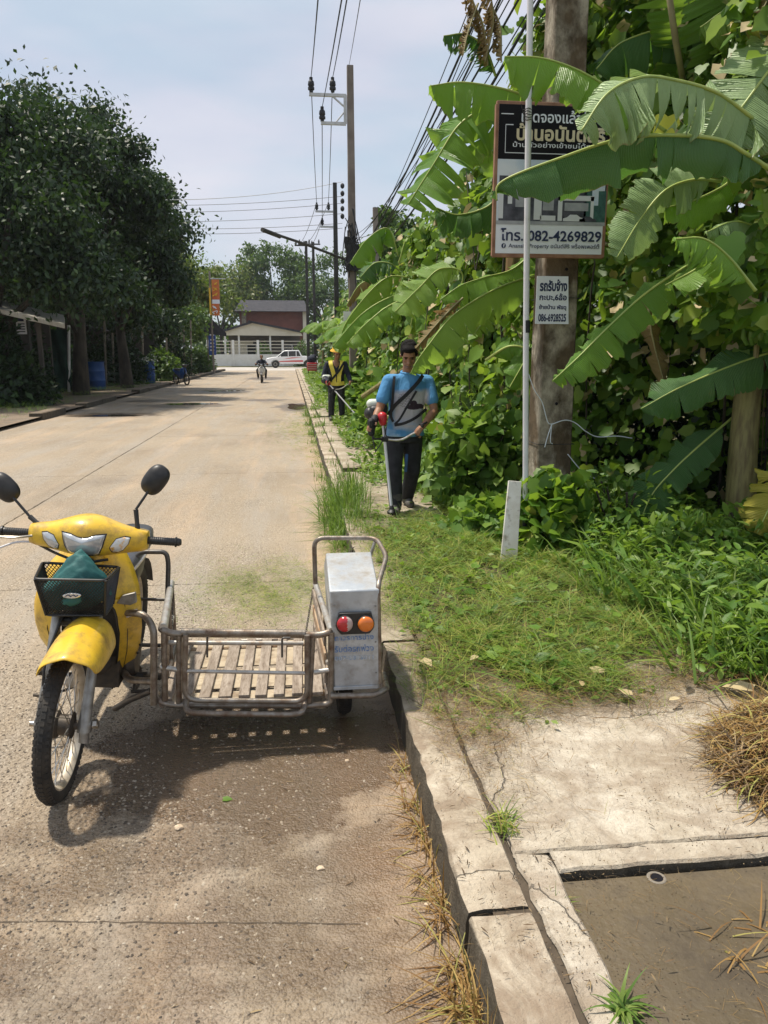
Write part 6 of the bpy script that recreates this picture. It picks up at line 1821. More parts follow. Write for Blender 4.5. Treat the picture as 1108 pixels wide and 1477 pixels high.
for i_, (pts, w_, nn, dr, kd) in enumerate((
    ([(590, 400, 12.4), (560, 400, 12.3), (530, 425, 12.2), (497, 470, 12.1), (488, 508, 12.0)], .30, (0, -.4, .9), (55, 30), 'banana'),
    ([(600, 420, 12.0), (560, 430, 11.9), (520, 455, 11.8), (480, 500, 11.8)], .28, (0, -.3, .95), (50, 25), 'banana'),
    ([(585, 430, 11.6), (555, 445, 11.5), (525, 470, 11.4), (500, 497, 11.4)], .26, (0, -.3, .95), (45, 25), 'banana'),
    ([(560, 420, 12.8), (545, 404, 12.7), (520, 410, 12.6), (500, 440, 12.5)], .20, (0, -.5, .85), (70, 60), 'banana_dead'),
    ([(575, 370, 13), (560, 330, 12.9), (530, 345, 12.8), (505, 380, 12.8)], .34, (0, -.5, .85), (50, 40), 'banana'),
    ([(575, 380, 12.6), (590, 340, 12.5), (615, 350, 12.4), (640, 380, 12.4)], .34, (0, -.5, .85), (50, 40), 'banana'),
    ([(575, 390, 12.2), (562, 380, 12.1), (540, 380, 12.0), (520, 400, 12.0)], .25, (0, -.7, .7), (30, 30), 'banana_dark'),
    ([(590, 480, 11.4), (600, 450, 11.3), (620, 470, 11.2), (625, 510, 11.2)], .24, (0, -.7, .7), (30, 30), 'banana'))):
    banana_leaf(bD, PX(pts), w_, nn, dr, kd, 4 if kd != 'banana_dead' else 9, 70 + i_, .10)
# distant roadside bananas
def banana_plant(loc, h, n_, seed, label, L=1.9):
    r_ = random.Random(seed); t = root('banana_plant', label, 'banana plant', loc, group='bananas along the far verge')
    x, y_, z = loc; pseudostem(t, loc, (x + .05, y_, z + h), .10, .06, seed)
    for k_ in range(n_):
        a = 2 * math.pi * k_ / n_ + r_.uniform(-.3, .3); el = r_.uniform(.5, 1.3); d = Vector((math.cos(a), math.sin(a), 0)); l_ = L * r_.uniform(.8, 1.1)
        c0 = Vector((x + .05, y_, z + h - .05))
        pts = [c0, c0 + d * l_ * .25 * math.cos(el) + Vector((0, 0, l_ * .33 * math.sin(el))), c0 + d * l_ * .6 * math.cos(el * .7) + Vector((0, 0, l_ * .42 * math.sin(el))), c0 + d * l_ * .9 * math.cos(el * .5) + Vector((0, 0, l_ * (.32 * math.sin(el) - .15)))]
        banana_leaf(t, pts, .30, (d.x * -.2, d.y * -.2, 1), (r_.uniform(15, 45), r_.uniform(15, 45)), 'banana', 4, seed * 31 + k_, .12)
banana_plant((1.9, 20.0, .15), 1.7, 8, 101, 'bushy banana plant just beyond the far worker')
banana_plant((2.9, 26.0, .15), 2.2, 8, 102, 'banana plant in front of the tangle of cables on the tall pole')
banana_plant((2.1, 33.0, .15), 2.2, 8, 103, 'pale banana plant beside the base of the dark pole')
banana_plant((1.9, 42.0, .15), 2.4, 8, 104, 'farther banana plant beside the pavement before the pair of poles')
banana_plant((1.8, 53.0, .15), 2.6, 8, 105, 'farthest banana plant beside the parked truck')
banana_plant((3.6, 10.4, .15), 2.6, 9, 106, 'shaded banana plant deep behind the near pole')
banana_plant((4.6, 7.6, .15), 3.6, 9, 107, 'tall shaded banana plant behind the right edge thicket', 2.3)

# ================================================================== hedges of vines
def clump_noise(a, b, s=1.0, ph=0.):
    return (np.sin(a * 2.3 * s + ph) * np.cos(b * 1.9 * s + ph * 1.7) + .6 * np.sin(a * 5.1 * s + b * 3.7 * s + ph) + .35 * np.cos(a * 9.7 * s - b * 8.3 * s + ph * 2)) / 1.95


def front_x(y, z):
    """where the green face of the hedge stands"""
    foot = np.interp(y, [0, 4, 5.2, 6.2, 7.0, 8.5, 11, 16, 30, 70], [3.0, 2.75, 2.55, 2.50, 2.15, 1.85, 1.75, 1.65, 1.9, 2.1])
    lean = np.interp(z, [0, .6, 1.5, 3, 4.5, 6.5], [-.05, .12, .25, .35, .45, .75])
    cave = 1.0 * np.clip((6.1 - y) / .6, 0, 1) * np.clip((1.9 - z) / .4, 0, 1)
    return foot + lean + cave


def hedge(name, label, y0, y1, hz, n, sizes, kinds, seed, ph, singles=0, mat_='vine', group='vine hedges along the right verge', depth=.55, zmin=.2):
    rs = np.random.RandomState(seed)
    t = root(name, label, 'vines', (float(front_x((y0 + y1) / 2, 0)) + .3, (y0 + y1) / 2, .17), group=group)
    # woody stems
    mb = MB()
    r_ = random.Random(seed)
    for k_ in range(26):
        y_ = r_.uniform(y0, y1); h = float(np.interp(y_, hz[0], hz[1])) * r_.uniform(.5, .95); x = float(front_x(y_, 0)) + r_.uniform(.1, .6)
        mb.tube(cr_spline([(x, y_, .1), (x + r_.uniform(-.2, .2), y_ + r_.uniform(-.3, .3), h * .5), (x + r_.uniform(-.1, .5), y_ + r_.uniform(-.5, .5), h)], 5), r_.uniform(.004, .014), 5)
    mb.build('stem', MT['bark'], t)
    loc = np.array(t.location)
    for li, (frac, d0, d1, kd, szf, mt_) in enumerate(((.40, -.12, .16, kinds[0], 1, mat_), (.20, -.1, .25, kinds[1], .8, mat_), (.26, .15, depth + .3, kinds[0], 1.25, mat_), (.16, -.16, .12, 'oval', .75, 'weed'), (.03, -.15, .1, kinds[1], 1.0, 'dryleaf'))):
        m_ = int(n * frac)
        Y = rs.uniform(y0, y1, m_ * 2); H = np.interp(Y, hz[0], hz[1]) + .35 * clump_noise(Y, Y * .3, 1.3, ph)
        Z = zmin + (H - zmin) * rs.rand(m_ * 2) ** .9
        cn = clump_noise(Y, Z, 1.0, ph)
        keep = (rs.rand(m_ * 2) < .55 + .5 * cn) if li < 2 else np.ones(m_ * 2, bool)
        Y, Z, cn, H = Y[keep][:m_], Z[keep][:m_], cn[keep][:m_], H[keep][:m_]
        m2 = len(Y)
        top = np.clip((Z - H + .5) / .5, 0, 1)
        X = front_x(Y, Z) - .22 * cn + rs.uniform(d0, d1, m2) * np.where((Y < 6.1) & (li == 2), 2.4, 1) + top * rs.rand(m2) * .8
        P_ = np.stack([X, Y, Z], 1)
        N_ = unit(np.stack([np.full(m2, -.55), np.full(m2, -.45), np.full(m2, .55)], 1) + rs.normal(0, .45, (m2, 3)))
        D_ = unit(np.stack([rs.normal(-.3, .5, m2), rs.normal(-.2, .6, m2), rs.normal(-.55, .4, m2)], 1))
        S_ = rs.uniform(sizes[0], sizes[1], m2) * szf
        me = leaves('foliage', P_ - loc, D_, N_, S_, kd, MT[mt_], seed + li)
        o = link('foliage', me, t); o['kind'] = 'stuff'
    if singles:
        lm = [leaves('leaf', np.zeros((1, 3)), np.array([[1., 0, 0]]), np.array([[0, 0, 1.]]), np.array([1.]), k_, MT[mat_], 3) for k_ in kinds]
        for me_ in lm: me_.attributes.remove(me_.attributes['rnd'])
        c_ = 0
        while c_ < singles:
            y_ = rs.uniform(y0, y1); h = np.interp(y_, hz[0], hz[1]); z = zmin + (h - zmin) * rs.rand()
            cn = clump_noise(y_, z, 1.0, ph)
            if rs.rand() > .5 + .6 * cn: continue
            x = front_x(y_, z) - .22 * cn - rs.uniform(.12, .3)
            nn = Vector((-.55, -.5, .55)) + Vector(rs.normal(0, .35, 3)); dd = Vector((rs.normal(-.2, .5), rs.normal(-.1, .5), rs.normal(-.6, .4))).normalized()
            yy = nn.cross(dd).normalized(); zz_ = dd.cross(yy)
            m3 = Matrix((dd, yy, zz_)).transposed()
            o = link('leaf', lm[c_ % 2], t, loc=Vector((x, y_, z)) - t.location); o.rotation_euler = m3.to_euler(); s_ = rs.uniform(sizes[0], sizes[1]) * 1.15; o.scale = (s_, s_, s_)
            c_ += 1
    return t


hedge('vine_thicket', 'dense lobed vine leaves right of the thick concrete pole under the big banana leaves', 4.6, 8.4, ([4.6, 5.5, 7, 8.4], [5.2, 6.3, 6.0, 4.6]), 15000, (.05, .16), ('lobed', 'heart'), 1, .4, 240)
hedge('vine_thicket', 'pale green vines climbing left of the housing sign behind the man in blue', 8.4, 12.5, ([8.4, 9.5, 11, 12.5], [4.0, 3.7, 3.6, 3.6]), 9000, (.09, .17), ('lobed', 'heart'), 2, 1.9, 120)
hedge('vine_thicket', 'vines around the arching bananas behind the far worker', 12.5, 20, ([12.5, 15, 20], [3.7, 3.8, 3.2]), 7000, (.10, .20), ('heart', 'lobed'), 3, 3.1)
hedge('vine_thicket', 'green hedge at the foot of the tall slim poles', 20, 36, ([20, 26, 36], [3.4, 4.0, 4.2]), 7000, (.18, .32), ('heart', 'quad'), 4, 4.4, 0, 'weed')
hedge('vine_thicket', 'far grey green hedge running down to the parked truck', 36, 68, ([36, 50, 68], [4.2, 4.6, 5.2]), 6000, (.3, .55), ('heart', 'quad'), 5, 5.2, 0, 'tree_mid')


# ================================================================== trees
def tree(name, label, loc, rx, ry, rz, zc, n, size, m, seed, trunk=.2, clumps=60, group=None, kind='quad', barkm='bark', cr_=.28, forks=8, hollow=.35):
    rs = np.random.RandomState(seed); r_ = random.Random(seed)
    t = root(name, label, 'tree', loc, group=group)
    x, y, z0 = loc
    C_ = []
    clumps = int(clumps * .6)
    for k_ in range(clumps):
        d = rdir(1, rs)[0]; d[2] = abs(d[2]) * 1.1 - .35; d /= np.linalg.norm(d); d = d * (1 + .16 * math.sin(d[0] * 7 + seed) * math.cos(d[1] * 5 + seed * 2))
        f = hollow + (1 - hollow) * rs.rand() ** .5
        C_.append(np.array([d[0] * rx * f, d[1] * ry * f, zc - z0 + d[2] * rz * f]))
    C_ = np.array(C_)
    m_ = n // clumps
    P_ = []; N_ = []
    for c_ in C_:
        s_ = min(rx, rz) * cr_ * rs.uniform(.5, 1.35)
        q = rs.normal(0, .5, (m_, 3)) * np.array([s_, s_, s_ * .75]); 
        P_.append(c_ + q); N_.append(unit(q + np.array([0, 0, s_ * .7])) )
    P_ = np.concatenate(P_); N_ = unit(np.concatenate(N_) + rs.normal(0, .6, (len(P_), 3)))
    P_[:, 2] = np.maximum(P_[:, 2], .25)
    D_ = unit(rs.normal(0, .6, (len(P_), 3)) + np.array([0, 0, -.45]))
    o = link('crown', leaves('crown', P_, D_, N_, rs.uniform(size * .7, size * 1.3, len(P_)), kind, MT[m], seed), t); o['kind'] = 'stuff'
    mb = MB(); hgt = zc - z0
    b0 = Vector((0, 0, -.1)); b1 = Vector((r_.uniform(-.3, .3), r_.uniform(-.3, .3), hgt * .55))
    mb.tube(cr_spline([b0, b0.lerp(b1, .5) + Vector((r_.uniform(-.1, .1), 0, 0)), b1], 4), [trunk * (1.25 - .6 * k_ / 8) for k_ in range(9)], 9)
    mb.build('trunk', MT[barkm], t, w=False)
    mb = MB()
    for k_ in range(forks):
        c_ = Vector(C_[k_ * (clumps // forks)]); p0 = b1.lerp(b0, r_.uniform(0, .35))
        mb.tube(cr_spline([p0, p0.lerp(c_, .5) + Vector((0, 0, .15 * hgt * .3)), c_], 4), [trunk * .5 * (1 - .85 * k2 / 8) for k2 in range(9)], 6)
    mb.build('limbs', MT[barkm], t, w=False)
    return t

def bush(name, label, loc, rx, ry, rz, n, size, m, seed, kind='oval', cat='bush', group=None):
    rs = np.random.RandomState(seed); t = root(name, label, cat, loc, group=group)
    d = rdir(n, rs); d[:, 2] = np.abs(d[:, 2]); f = rs.rand(n, 1) ** .4
    f = f * (1 + .22 * clump_noise(d[:, 0] * 2, d[:, 1] * 2 + d[:, 2] * 2, 1, seed))[:, None]
    P_ = d * f * np.array([rx, ry, rz])
    N_ = unit(d + np.array([0, 0, .5]) + rs.normal(0, .5, (n, 3))); D_ = unit(d + rs.normal(0, .7, (n, 3)) + np.array([0, 0, -.3]))
    o = link('foliage', leaves('foliage', P_, D_, N_, rs.uniform(size * .6, size * 1.3, n), kind, MT[m], seed), t); o['kind'] = 'stuff'
    mb = MB(); r_ = random.Random(seed)
    for k_ in range(7): mb.tube([(r_.uniform(-.1, .1) * rx, r_.uniform(-.1, .1) * ry, 0), (r_.uniform(-.6, .6) * rx, r_.uniform(-.6, .6) * ry, rz * .8)], .006 + rx * .006, 5)
    mb.build('stem', MT['bark'], t, w=False)
    return t

g_ = 'dark trees on the left'
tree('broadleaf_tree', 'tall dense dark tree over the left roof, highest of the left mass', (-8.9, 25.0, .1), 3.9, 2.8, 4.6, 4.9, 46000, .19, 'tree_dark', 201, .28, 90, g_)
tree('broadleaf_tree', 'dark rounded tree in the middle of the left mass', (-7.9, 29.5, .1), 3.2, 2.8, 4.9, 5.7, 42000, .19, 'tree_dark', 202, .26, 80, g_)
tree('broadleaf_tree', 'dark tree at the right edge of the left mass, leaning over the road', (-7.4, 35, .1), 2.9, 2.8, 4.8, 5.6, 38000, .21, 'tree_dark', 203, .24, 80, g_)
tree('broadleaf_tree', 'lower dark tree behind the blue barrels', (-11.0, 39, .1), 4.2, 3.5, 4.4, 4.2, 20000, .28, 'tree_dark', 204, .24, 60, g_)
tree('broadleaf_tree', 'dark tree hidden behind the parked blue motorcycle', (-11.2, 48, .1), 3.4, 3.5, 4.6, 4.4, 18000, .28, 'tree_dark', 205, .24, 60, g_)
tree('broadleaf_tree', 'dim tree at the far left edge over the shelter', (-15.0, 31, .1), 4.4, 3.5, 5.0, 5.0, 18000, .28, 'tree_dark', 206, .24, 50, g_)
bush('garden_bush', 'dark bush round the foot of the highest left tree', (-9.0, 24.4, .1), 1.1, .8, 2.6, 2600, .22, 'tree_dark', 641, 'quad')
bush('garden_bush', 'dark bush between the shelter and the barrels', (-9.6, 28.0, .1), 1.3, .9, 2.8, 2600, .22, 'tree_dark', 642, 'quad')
g_ = 'mid distance trees'
tree('broadleaf_tree', 'yellowish tree behind the vertical signs', (-9.3, 62, .1), 4.0, 4, 4.2, 6.2, 9000, .34, 'tree_yellow', 211, .2, 50, g_)
tree('broadleaf_tree', 'small green tree beside the vertical signs', (-8.6, 55, .1), 2.6, 3, 2.6, 3.6, 6000, .28, 'tree_mid', 212, .14, 40, g_)
tree('broadleaf_tree', 'pale leafy tree beyond the cream house on its left', (-11.5, 126, .1), 8.5, 5, 7.5, 9.0, 9000, .6, 'tree_yellow', 213, .3, 60, g_)
tree('broadleaf_tree', 'tall loose tree beyond the cream house near the far poles', (-3.2, 130, .1), 6.4, 5, 8.4, 11.4, 9000, .6, 'tree_mid', 214, .3, 60, g_, hollow=.5)
tree('broadleaf_tree', 'broad tree beyond the far poles and truck', (5.5, 126, .1), 7.0, 5, 7.0, 9.6, 8000, .55, 'tree_mid', 215, .3, 55, g_)
tree('broadleaf_tree', 'tall tree behind the left dark mass at the crossing', (-19, 100, .1), 6, 5, 6.5, 7.5, 9000, .6, 'tree_mid', 216, .3, 60, g_)
tree('broadleaf_tree', 'dark tree rising behind the tangle of cables', (4.6, 34, .1), 2.0, 2.4, 2.8, 4.6, 8000, .24, 'tree_mid', 217, .2, 50, g_)
tree('broadleaf_tree', 'dark shady tree above and behind the near vine thicket', (5.6, 8.2, .1), 2.9, 2.9, 3.3, 4.2, 26000, .15, 'tree_mid', 218, .2, 90, g_, 'quad')
tree('broadleaf_tree', 'shady tree behind the banana plants by the man', (4.9, 13.0, .1), 2.2, 3.0, 1.9, 2.3, 10000, .16, 'tree_mid', 219, .16, 60, g_, 'oval')
wood_rs = np.random.RandomState(77)
n = 16000
P_ = np.stack([wood_rs.uniform(-95, 95, n), wood_rs.uniform(128, 150, n), wood_rs.rand(n)], 1)
P_[:, 2] = P_[:, 2] ** .8 * (6.5 + 2.0 * np.sin(P_[:, 0] * .21) + 1.3 * np.sin(P_[:, 0] * .53 + 1))
o = link('far_wood', leaves('far_wood', P_, rdir(n, wood_rs), unit(rdir(n, wood_rs) + np.array([0, -.6, .6])), wood_rs.uniform(.9, 1.7, n), 'quad', MT['tree_mid'], 5))
tag(o, 'distant line of trees along the horizon', 'trees', kind='stuff')


bush('shade_backing_bush', 'dark shrub added as backing for the shade in the hollow behind the nearest banana trunk', (4.9, 6.0, .16), 1.5, 1.6, 2.9, 9000, .13, 'tree_dark', 330, 'quad')  # dark leaves added as a backing to deepen the shade of the hollow
bush('shade_backing_bush', 'dark shrub added as a shade backing behind the thick concrete pole', (3.9, 8.0, .16), 1.3, 1.6, 3.2, 8000, .13, 'tree_dark', 331, 'quad')
# weeds on the right verge
bush('weed_clump', 'leafy green mound just right of the man in blue', (1.78, 7.35, .16), .50, .55, .95, 1500, .13, 'weed', 301, 'heart')
bush('weed_clump', 'drooping long leaved mound between the man and the pole', (2.05, 8.3, .16), .45, .5, 1.15, 1300, .15, 'weed', 302, 'strap')
bush('weed_clump', 'lobed dark vine mound at the foot of the thick pole', (1.93, 5.50, .16), .36, .34, .62, 750, .105, 'vine', 303, 'lobed')
bush('weed_clump', 'low bright clump right of the pole foot', (2.45, 5.45, .16), .5, .5, .60, 1400, .075, 'weed', 304, 'oval')
bush('weed_clump', 'leafy clump below the hanging dark banana leaf', (2.65, 4.75, .16), .45, .5, .40, 1200, .085, 'weed', 305, 'oval')
bush('weed_clump', 'leafy clump under the trunk of the nearest banana plant', (3.15, 4.7, .16), .5, .5, .50, 1200, .085, 'weed', 306, 'oval')
bush('weed_clump', 'low leafy weeds in front of the leaning white board', (1.62, 6.15, .16), .42, .5, .28, 900, .10, 'weed', 307, 'lobed')
bush('weed_clump', 'weeds behind the legs of the man in blue', (1.35, 8.4, .16), .3, .6, .35, 600, .10, 'weed', 308, 'oval')
for i_, (x, y_, rx, rz) in enumerate(((1.55, 9.8, .5, .6), (1.65, 11.6, .45, .7), (1.5, 13.6, .45, .6), (1.75, 15.2, .45, .9), (1.7, 17.8, .5, .9), (1.7, 22, .6, 1.0), (1.8, 27, .8, 1.2), (1.9, 34, .8, 1.3))):
    bush('weed_clump', ['weeds beside the raised paving slab behind the man', 'weeds midway between the two workers', 'weeds just before the far worker', 'tall weeds beside the far worker', 'weeds just beyond the far worker', 'weeds beyond the bushy banana plant', 'weeds at the foot of the tall slim pole', 'far weeds near the dark pole'][i_], (x, y_, .15), rx, rx * 1.3, rz, 900, .14 + .03 * i_, 'weed', 310 + i_, 'heart')
# the dark water jar / sheet seen in the gap behind the man
mb = MB(); mb.box((2.35, 9.0, .95), (.9, .05, 1.0), (0, 0, R(14)))
for k_ in range(9): mb.box((1.95 + k_ * .1, 8.97 - .0 + k_ * .02, .95), (.02, .03, 1.0))
o = mb.build('corrugated_sheet', MT['roofgrey']); tag(o, 'dark corrugated sheet half hidden in the vines behind the man in blue', 'sheet')
mb = MB(); mb.tube([at(523, 572, 13.4), at(560, 547, 13.0), at(590, 528, 12.6)], [.045, .04, .035], 8); o = mb.build('fallen_banana_stem', MT['stem']); tag(o, 'slanting grey banana trunk fallen beside the far worker', 'log')


# ================================================================== grass, clippings and litter
def scatter(name, label, cat, region, n, size, kind, m, seed, dens=None, z=.17, up=.15, zj=.03, parent=None, size_fn=None):
    rs = np.random.RandomState(seed)
    x0, x1, y0, y1 = region
    X = rs.uniform(x0, x1, n * 3); Y = rs.uniform(y0, y1, n * 3)
    if dens is not None:
        k_ = rs.rand(n * 3) < dens(X, Y); X, Y = X[k_], Y[k_]
    X, Y = X[:n], Y[:n]; m_ = len(X)
    zz_ = (z(X, Y) if callable(z) else z) + rs.rand(m_) ** 2 * zj
    a = rs.uniform(0, 2 * np.pi, m_)
    D_ = unit(np.stack([np.cos(a), np.sin(a), rs.normal(up, .5 * max(up, .12), m_)], 1))
    N_ = unit(rs.normal(0, .35, (m_, 3)) + np.array([0, 0, 1]))
    S_ = rs.uniform(size[0], size[1], m_) if kind != 'chip' else size[0] * .6 + (size[1] * 1.2 - size[0] * .6) * rs.rand(m_) ** 3.2
    o = link(name, leaves(name, np.stack([X, Y, zz_], 1), D_, N_, S_, kind, MT[m], seed))
    tag(o, label, cat, kind='stuff')
    return o
def sm(a, lo, hi): return np.clip((a - lo) / (hi - lo), 0, 1)
def green_d(X, Y):
    """how thick the cut grass lies"""
    nz = clump_noise(X * 1.3, Y * 1.1, 1.2, .7) * .5 + clump_noise(X * 3, Y * 3, 1.5, 2.) * .3
    front_ = sm(Y + nz * .45 - .28 * (X - .7), 2.72, 3.3)
    strip = np.clip(1.25 - np.abs(X - 1.9) * .25, 0, 1)
    nearman = 1 - .92 * sm(Y, 6.2, 7.0) * (X < 1.3)
    kerbside = sm(X + nz * .12, .52, .95)
    return np.clip(front_ * strip * nearman * (.42 + .58 * kerbside) * (.75 + nz) * np.clip(.75 + 1.3 * clump_noise(X * 2.6 + 2, Y * 2.2, 1.3, 5.), .22, 1), 0, 1)
verge_z = lambda X, Y: .162 + .05 * np.clip(X - 1.95, 0, 1.5)
mound_z = lambda X, Y: verge_z(X, Y) + .075 * np.clip(clump_noise(X * 4, Y * 3.2, 1.6, 1.3) + .25, 0, 1) * sm(Y, 2.9, 3.6) * sm(X, .7, 1.0)
scatter('grass_clippings', 'thick carpet of fresh cut grass and leaves over the pavement', 'grass clippings', (.45, 3.4, 2.5, 8.0), 80000, (.04, .17), 'thin', 'clip', 401, green_d, mound_z, .34, .03)
scatter('grass_clippings', 'fresh green chopped leaves lying on the cut grass', 'grass clippings', (.55, 3.4, 2.7, 8.0), 15000, (.015, .055), 'quad', 'grass', 402, green_d, mound_z, .2, .03)
scatter('grass_clippings', 'pale dried blades on the cut grass', 'grass clippings', (.5, 3.4, 2.6, 8.0), 16000, (.03, .12), 'thin', 'hay', 403, green_d, mound_z, .15, .03)
def brown_d(X, Y):
    nz = clump_noise(X * 2, Y * 2, 1.4, 1.1)
    band = np.exp(-((Y - 2.95 - .28 * (X - .7) * .6 + .12 * nz) / .22) ** 2)
    groove = np.exp(-((X - .70) / .14) ** 2) * sm(Y, 2.0, 2.5) * (Y < 3.8)
    return np.clip(band * .9 + groove * .8 * (.5 + .5 * nz), 0, 1)
scatter('weeds', 'small broad leaved weeds sprouting through the cut grass', 'weeds', (.6, 3.2, 3.1, 7.5), 4200, (.03, .08), 'oval', 'weed', 418, lambda X, Y: green_d(X, Y) * np.clip(.1 + clump_noise(X * 3, Y * 3, 1.2, 4.), 0, 1), mound_z, .6, .05)
scatter('cut_leaves', 'larger cut vine leaves strewn over the clippings', 'cut leaves', (.65, 3.0, 3.0, 7.5), 2600, (.035, .085), 'heart', 'weed', 420, lambda X, Y: green_d(X, Y) * np.clip(.3 + .8 * clump_noise(X * 2.2, Y * 2.2, 1.2, 1.), .05, 1), mound_z, .3, .05)
scatter('cut_stalks', 'long pale stalks lying over the clippings', 'cut stalks', (.65, 3.0, 3.0, 7.5), 1500, (.15, .34), 'thin', 'grass', 421, green_d, mound_z, .2, .06)
scatter('dry_clippings', 'brown thatch patches among the cut grass', 'dry grass', (.5, 3.2, 2.7, 7.5), 22000, (.03, .10), 'thin', 'debris', 419, lambda X, Y: green_d(X, Y) * np.clip(-.1 + clump_noise(X * 3.3 + 1, Y * 2.7, 1.2, 2.), 0, 1), mound_z, .15, .06)
scatter('dry_clippings', 'brown withered clippings at the edge of the cut grass', 'dry grass', (.5, 2.2, 2.1, 4.0), 14000, (.02, .08), 'thin', 'debris', 404, brown_d, .163, .08, .025)
scatter('dry_clippings', 'straw coloured blades at the edge of the bare pavement', 'dry grass', (.5, 2.2, 2.1, 4.0), 5000, (.03, .10), 'thin', 'hay', 405, brown_d, .163, .08, .03)
# leafy growth to the right
grow = lambda X, Y: np.clip(sm(X + .18 * clump_noise(X * 2, Y * 2, 1.3, .3), 1.75, 2.35) * (Y > 3.0), 0, 1)
scatter('weeds', 'knee high leafy weeds at the right edge of the verge', 'weeds', (1.6, 3.8, 3.0, 6.2), 9000, (.05, .11), 'oval', 'weed', 406, grow, verge_z, .5, .28)
scatter('grass_blades', 'long green grass blades among the weeds on the right', 'grass', (1.7, 3.8, 3.0, 5.6), 7000, (.14, .36), 'blade', 'grass', 407, grow, verge_z, 1.1, .06)
scatter('grass_blades', 'broad strap leaved grass among the weeds on the right', 'grass', (1.9, 3.8, 3.3, 5.2), 700, (.2, .40), 'strap', 'weed', 408, grow, verge_z, .9, .05)
scatter('weeds', 'low green growth along the verge towards the far worker', 'weeds', (.75, 2.2, 8.3, 20), 14000, (.05, .12), 'oval', 'grass', 409, lambda X, Y: np.clip(.25 + .6 * sm(X, 1.0, 1.5) + .5 * clump_noise(X, Y, 1, 2.2), 0, 1), .165, .5, .12)
scatter('weeds', 'green growth on the distant pavement', 'weeds', (.5, 2.2, 20, 66), 9000, (.10, .22), 'oval', 'grass', 410, lambda X, Y: np.clip(.3 + .5 * sm(X, .8, 1.5) + .5 * clump_noise(X, Y, 1, 2.2), 0, 1), .165, .5, .12)
# on the road: the green patch behind the sidecar and thin spreads along the kerb
def patch_d(X, Y):
    nz = clump_noise(X * 3, Y * 2, 1.5, .2)
    a = np.exp(-(((X + .22) / .46) ** 2 + ((Y - 5.2) / .66) ** 2) * 1.3) * (.9 + .9 * nz)
    b = .55 * np.exp(-((X - .30) / .10) ** 2) * (Y > 3.9)
    c_ = .8 * np.exp(-(((X + .1) / .45) ** 2 + ((Y - 16.5) / 1.8) ** 2)) * (.6 + .6 * nz)
    d = .5 * np.exp(-((X - .1) / .25) ** 2) * sm(Y, 11, 14) * (.5 + .6 * nz)
    return np.clip(a + b + c_ + d, 0, 1)
scatter('grass_clippings', 'green clippings scattered on the road behind the sidecar', 'grass clippings', (-1.2, .42, 4.0, 7.0), 16000, (.03, .11), 'thin', 'clip', 411, patch_d, .003, .10, .02)
scatter('grass_clippings', 'green clippings spread over the far road edge', 'grass clippings', (-1.0, .40, 7.0, 24), 6000, (.05, .14), 'blade', 'clip', 412, patch_d, .003, .10, .02)
# dark crumbs and twigs on the bare concrete and road
scatter('debris', 'dark twigs and crumbs on the bare pavement and kerb', 'litter', (.44, 2.1, 1.2, 3.4), 1300, (.004, .024), 'chip', 'debris', 413, lambda X, Y: np.clip(.25 + .9 * clump_noise(X * 2, Y * 2, 1.3, 3.) + .5 * np.exp(-((X - .72) / .12) ** 2), .04, 1), .1665, .04, .003)
scatter('debris', 'dark twigs and crumbs on the near road', 'litter', (-1.6, .40, 1.2, 3.8), 1300, (.005, .026), 'chip', 'debris', 414, lambda X, Y: np.clip(.06 + .9 * sm(X, -.5, .3) * (.55 + .8 * clump_noise(X * 3, Y * 3, 1.3, 5.)), .03, 1), .003, .10, .003)
scatter('gravel', 'small stones standing proud of the worn near road', 'gravel', (-2.4, .25, 1.2, 5.2), 24000, (.005, .018), 'pebble', 'pebble', 416, lambda X, Y: np.clip(1.15 - 1.0 * sm(X, -.9, .1), .08, 1) * np.clip(.6 + .6 * clump_noise(X * 2, Y * 2, 1, .5), .1, 1) * np.clip(1.6 - Y / 4.5, .1, 1), -.001, .0, .0)
scatter('debris', 'chopped twigs lying in the mud beside the kerb', 'litter', (-.5, .42, 1.2, 3.2), 1000, (.02, .06), 'thin', 'debris', 417, lambda X, Y: sm(X, -.5, .2), .004, .08, .004)
scatter('crumbs', 'dark crumbs of soil on the bare pavement and kerb', 'litter', (.44, 2.1, 1.2, 3.4), 3500, (.002, .006), 'pebble', 'debris', 422, lambda X, Y: np.clip(.25 + .9 * clump_noise(X * 2, Y * 2, 1.3, 3.) + .6 * np.exp(-((X - .72) / .12) ** 2), .04, 1), .163, 0, .001)
scatter('straw_bits', 'fine straw bits on the bare pavement', 'litter', (.44, 2.1, 1.6, 3.2), 1800, (.01, .05), 'thin', 'debris', 423, lambda X, Y: np.clip(.3 + .7 * clump_noise(X * 2, Y * 2, 1.1, 1.), .05, 1), .1665, .05, .003)
scatter('debris', 'twigs and straw on the muddy drain cover', 'litter', (.74, 1.7, 1.2, 1.88), 500, (.01, .05), 'thin', 'hay', 415, None, .1415, .05, .004)


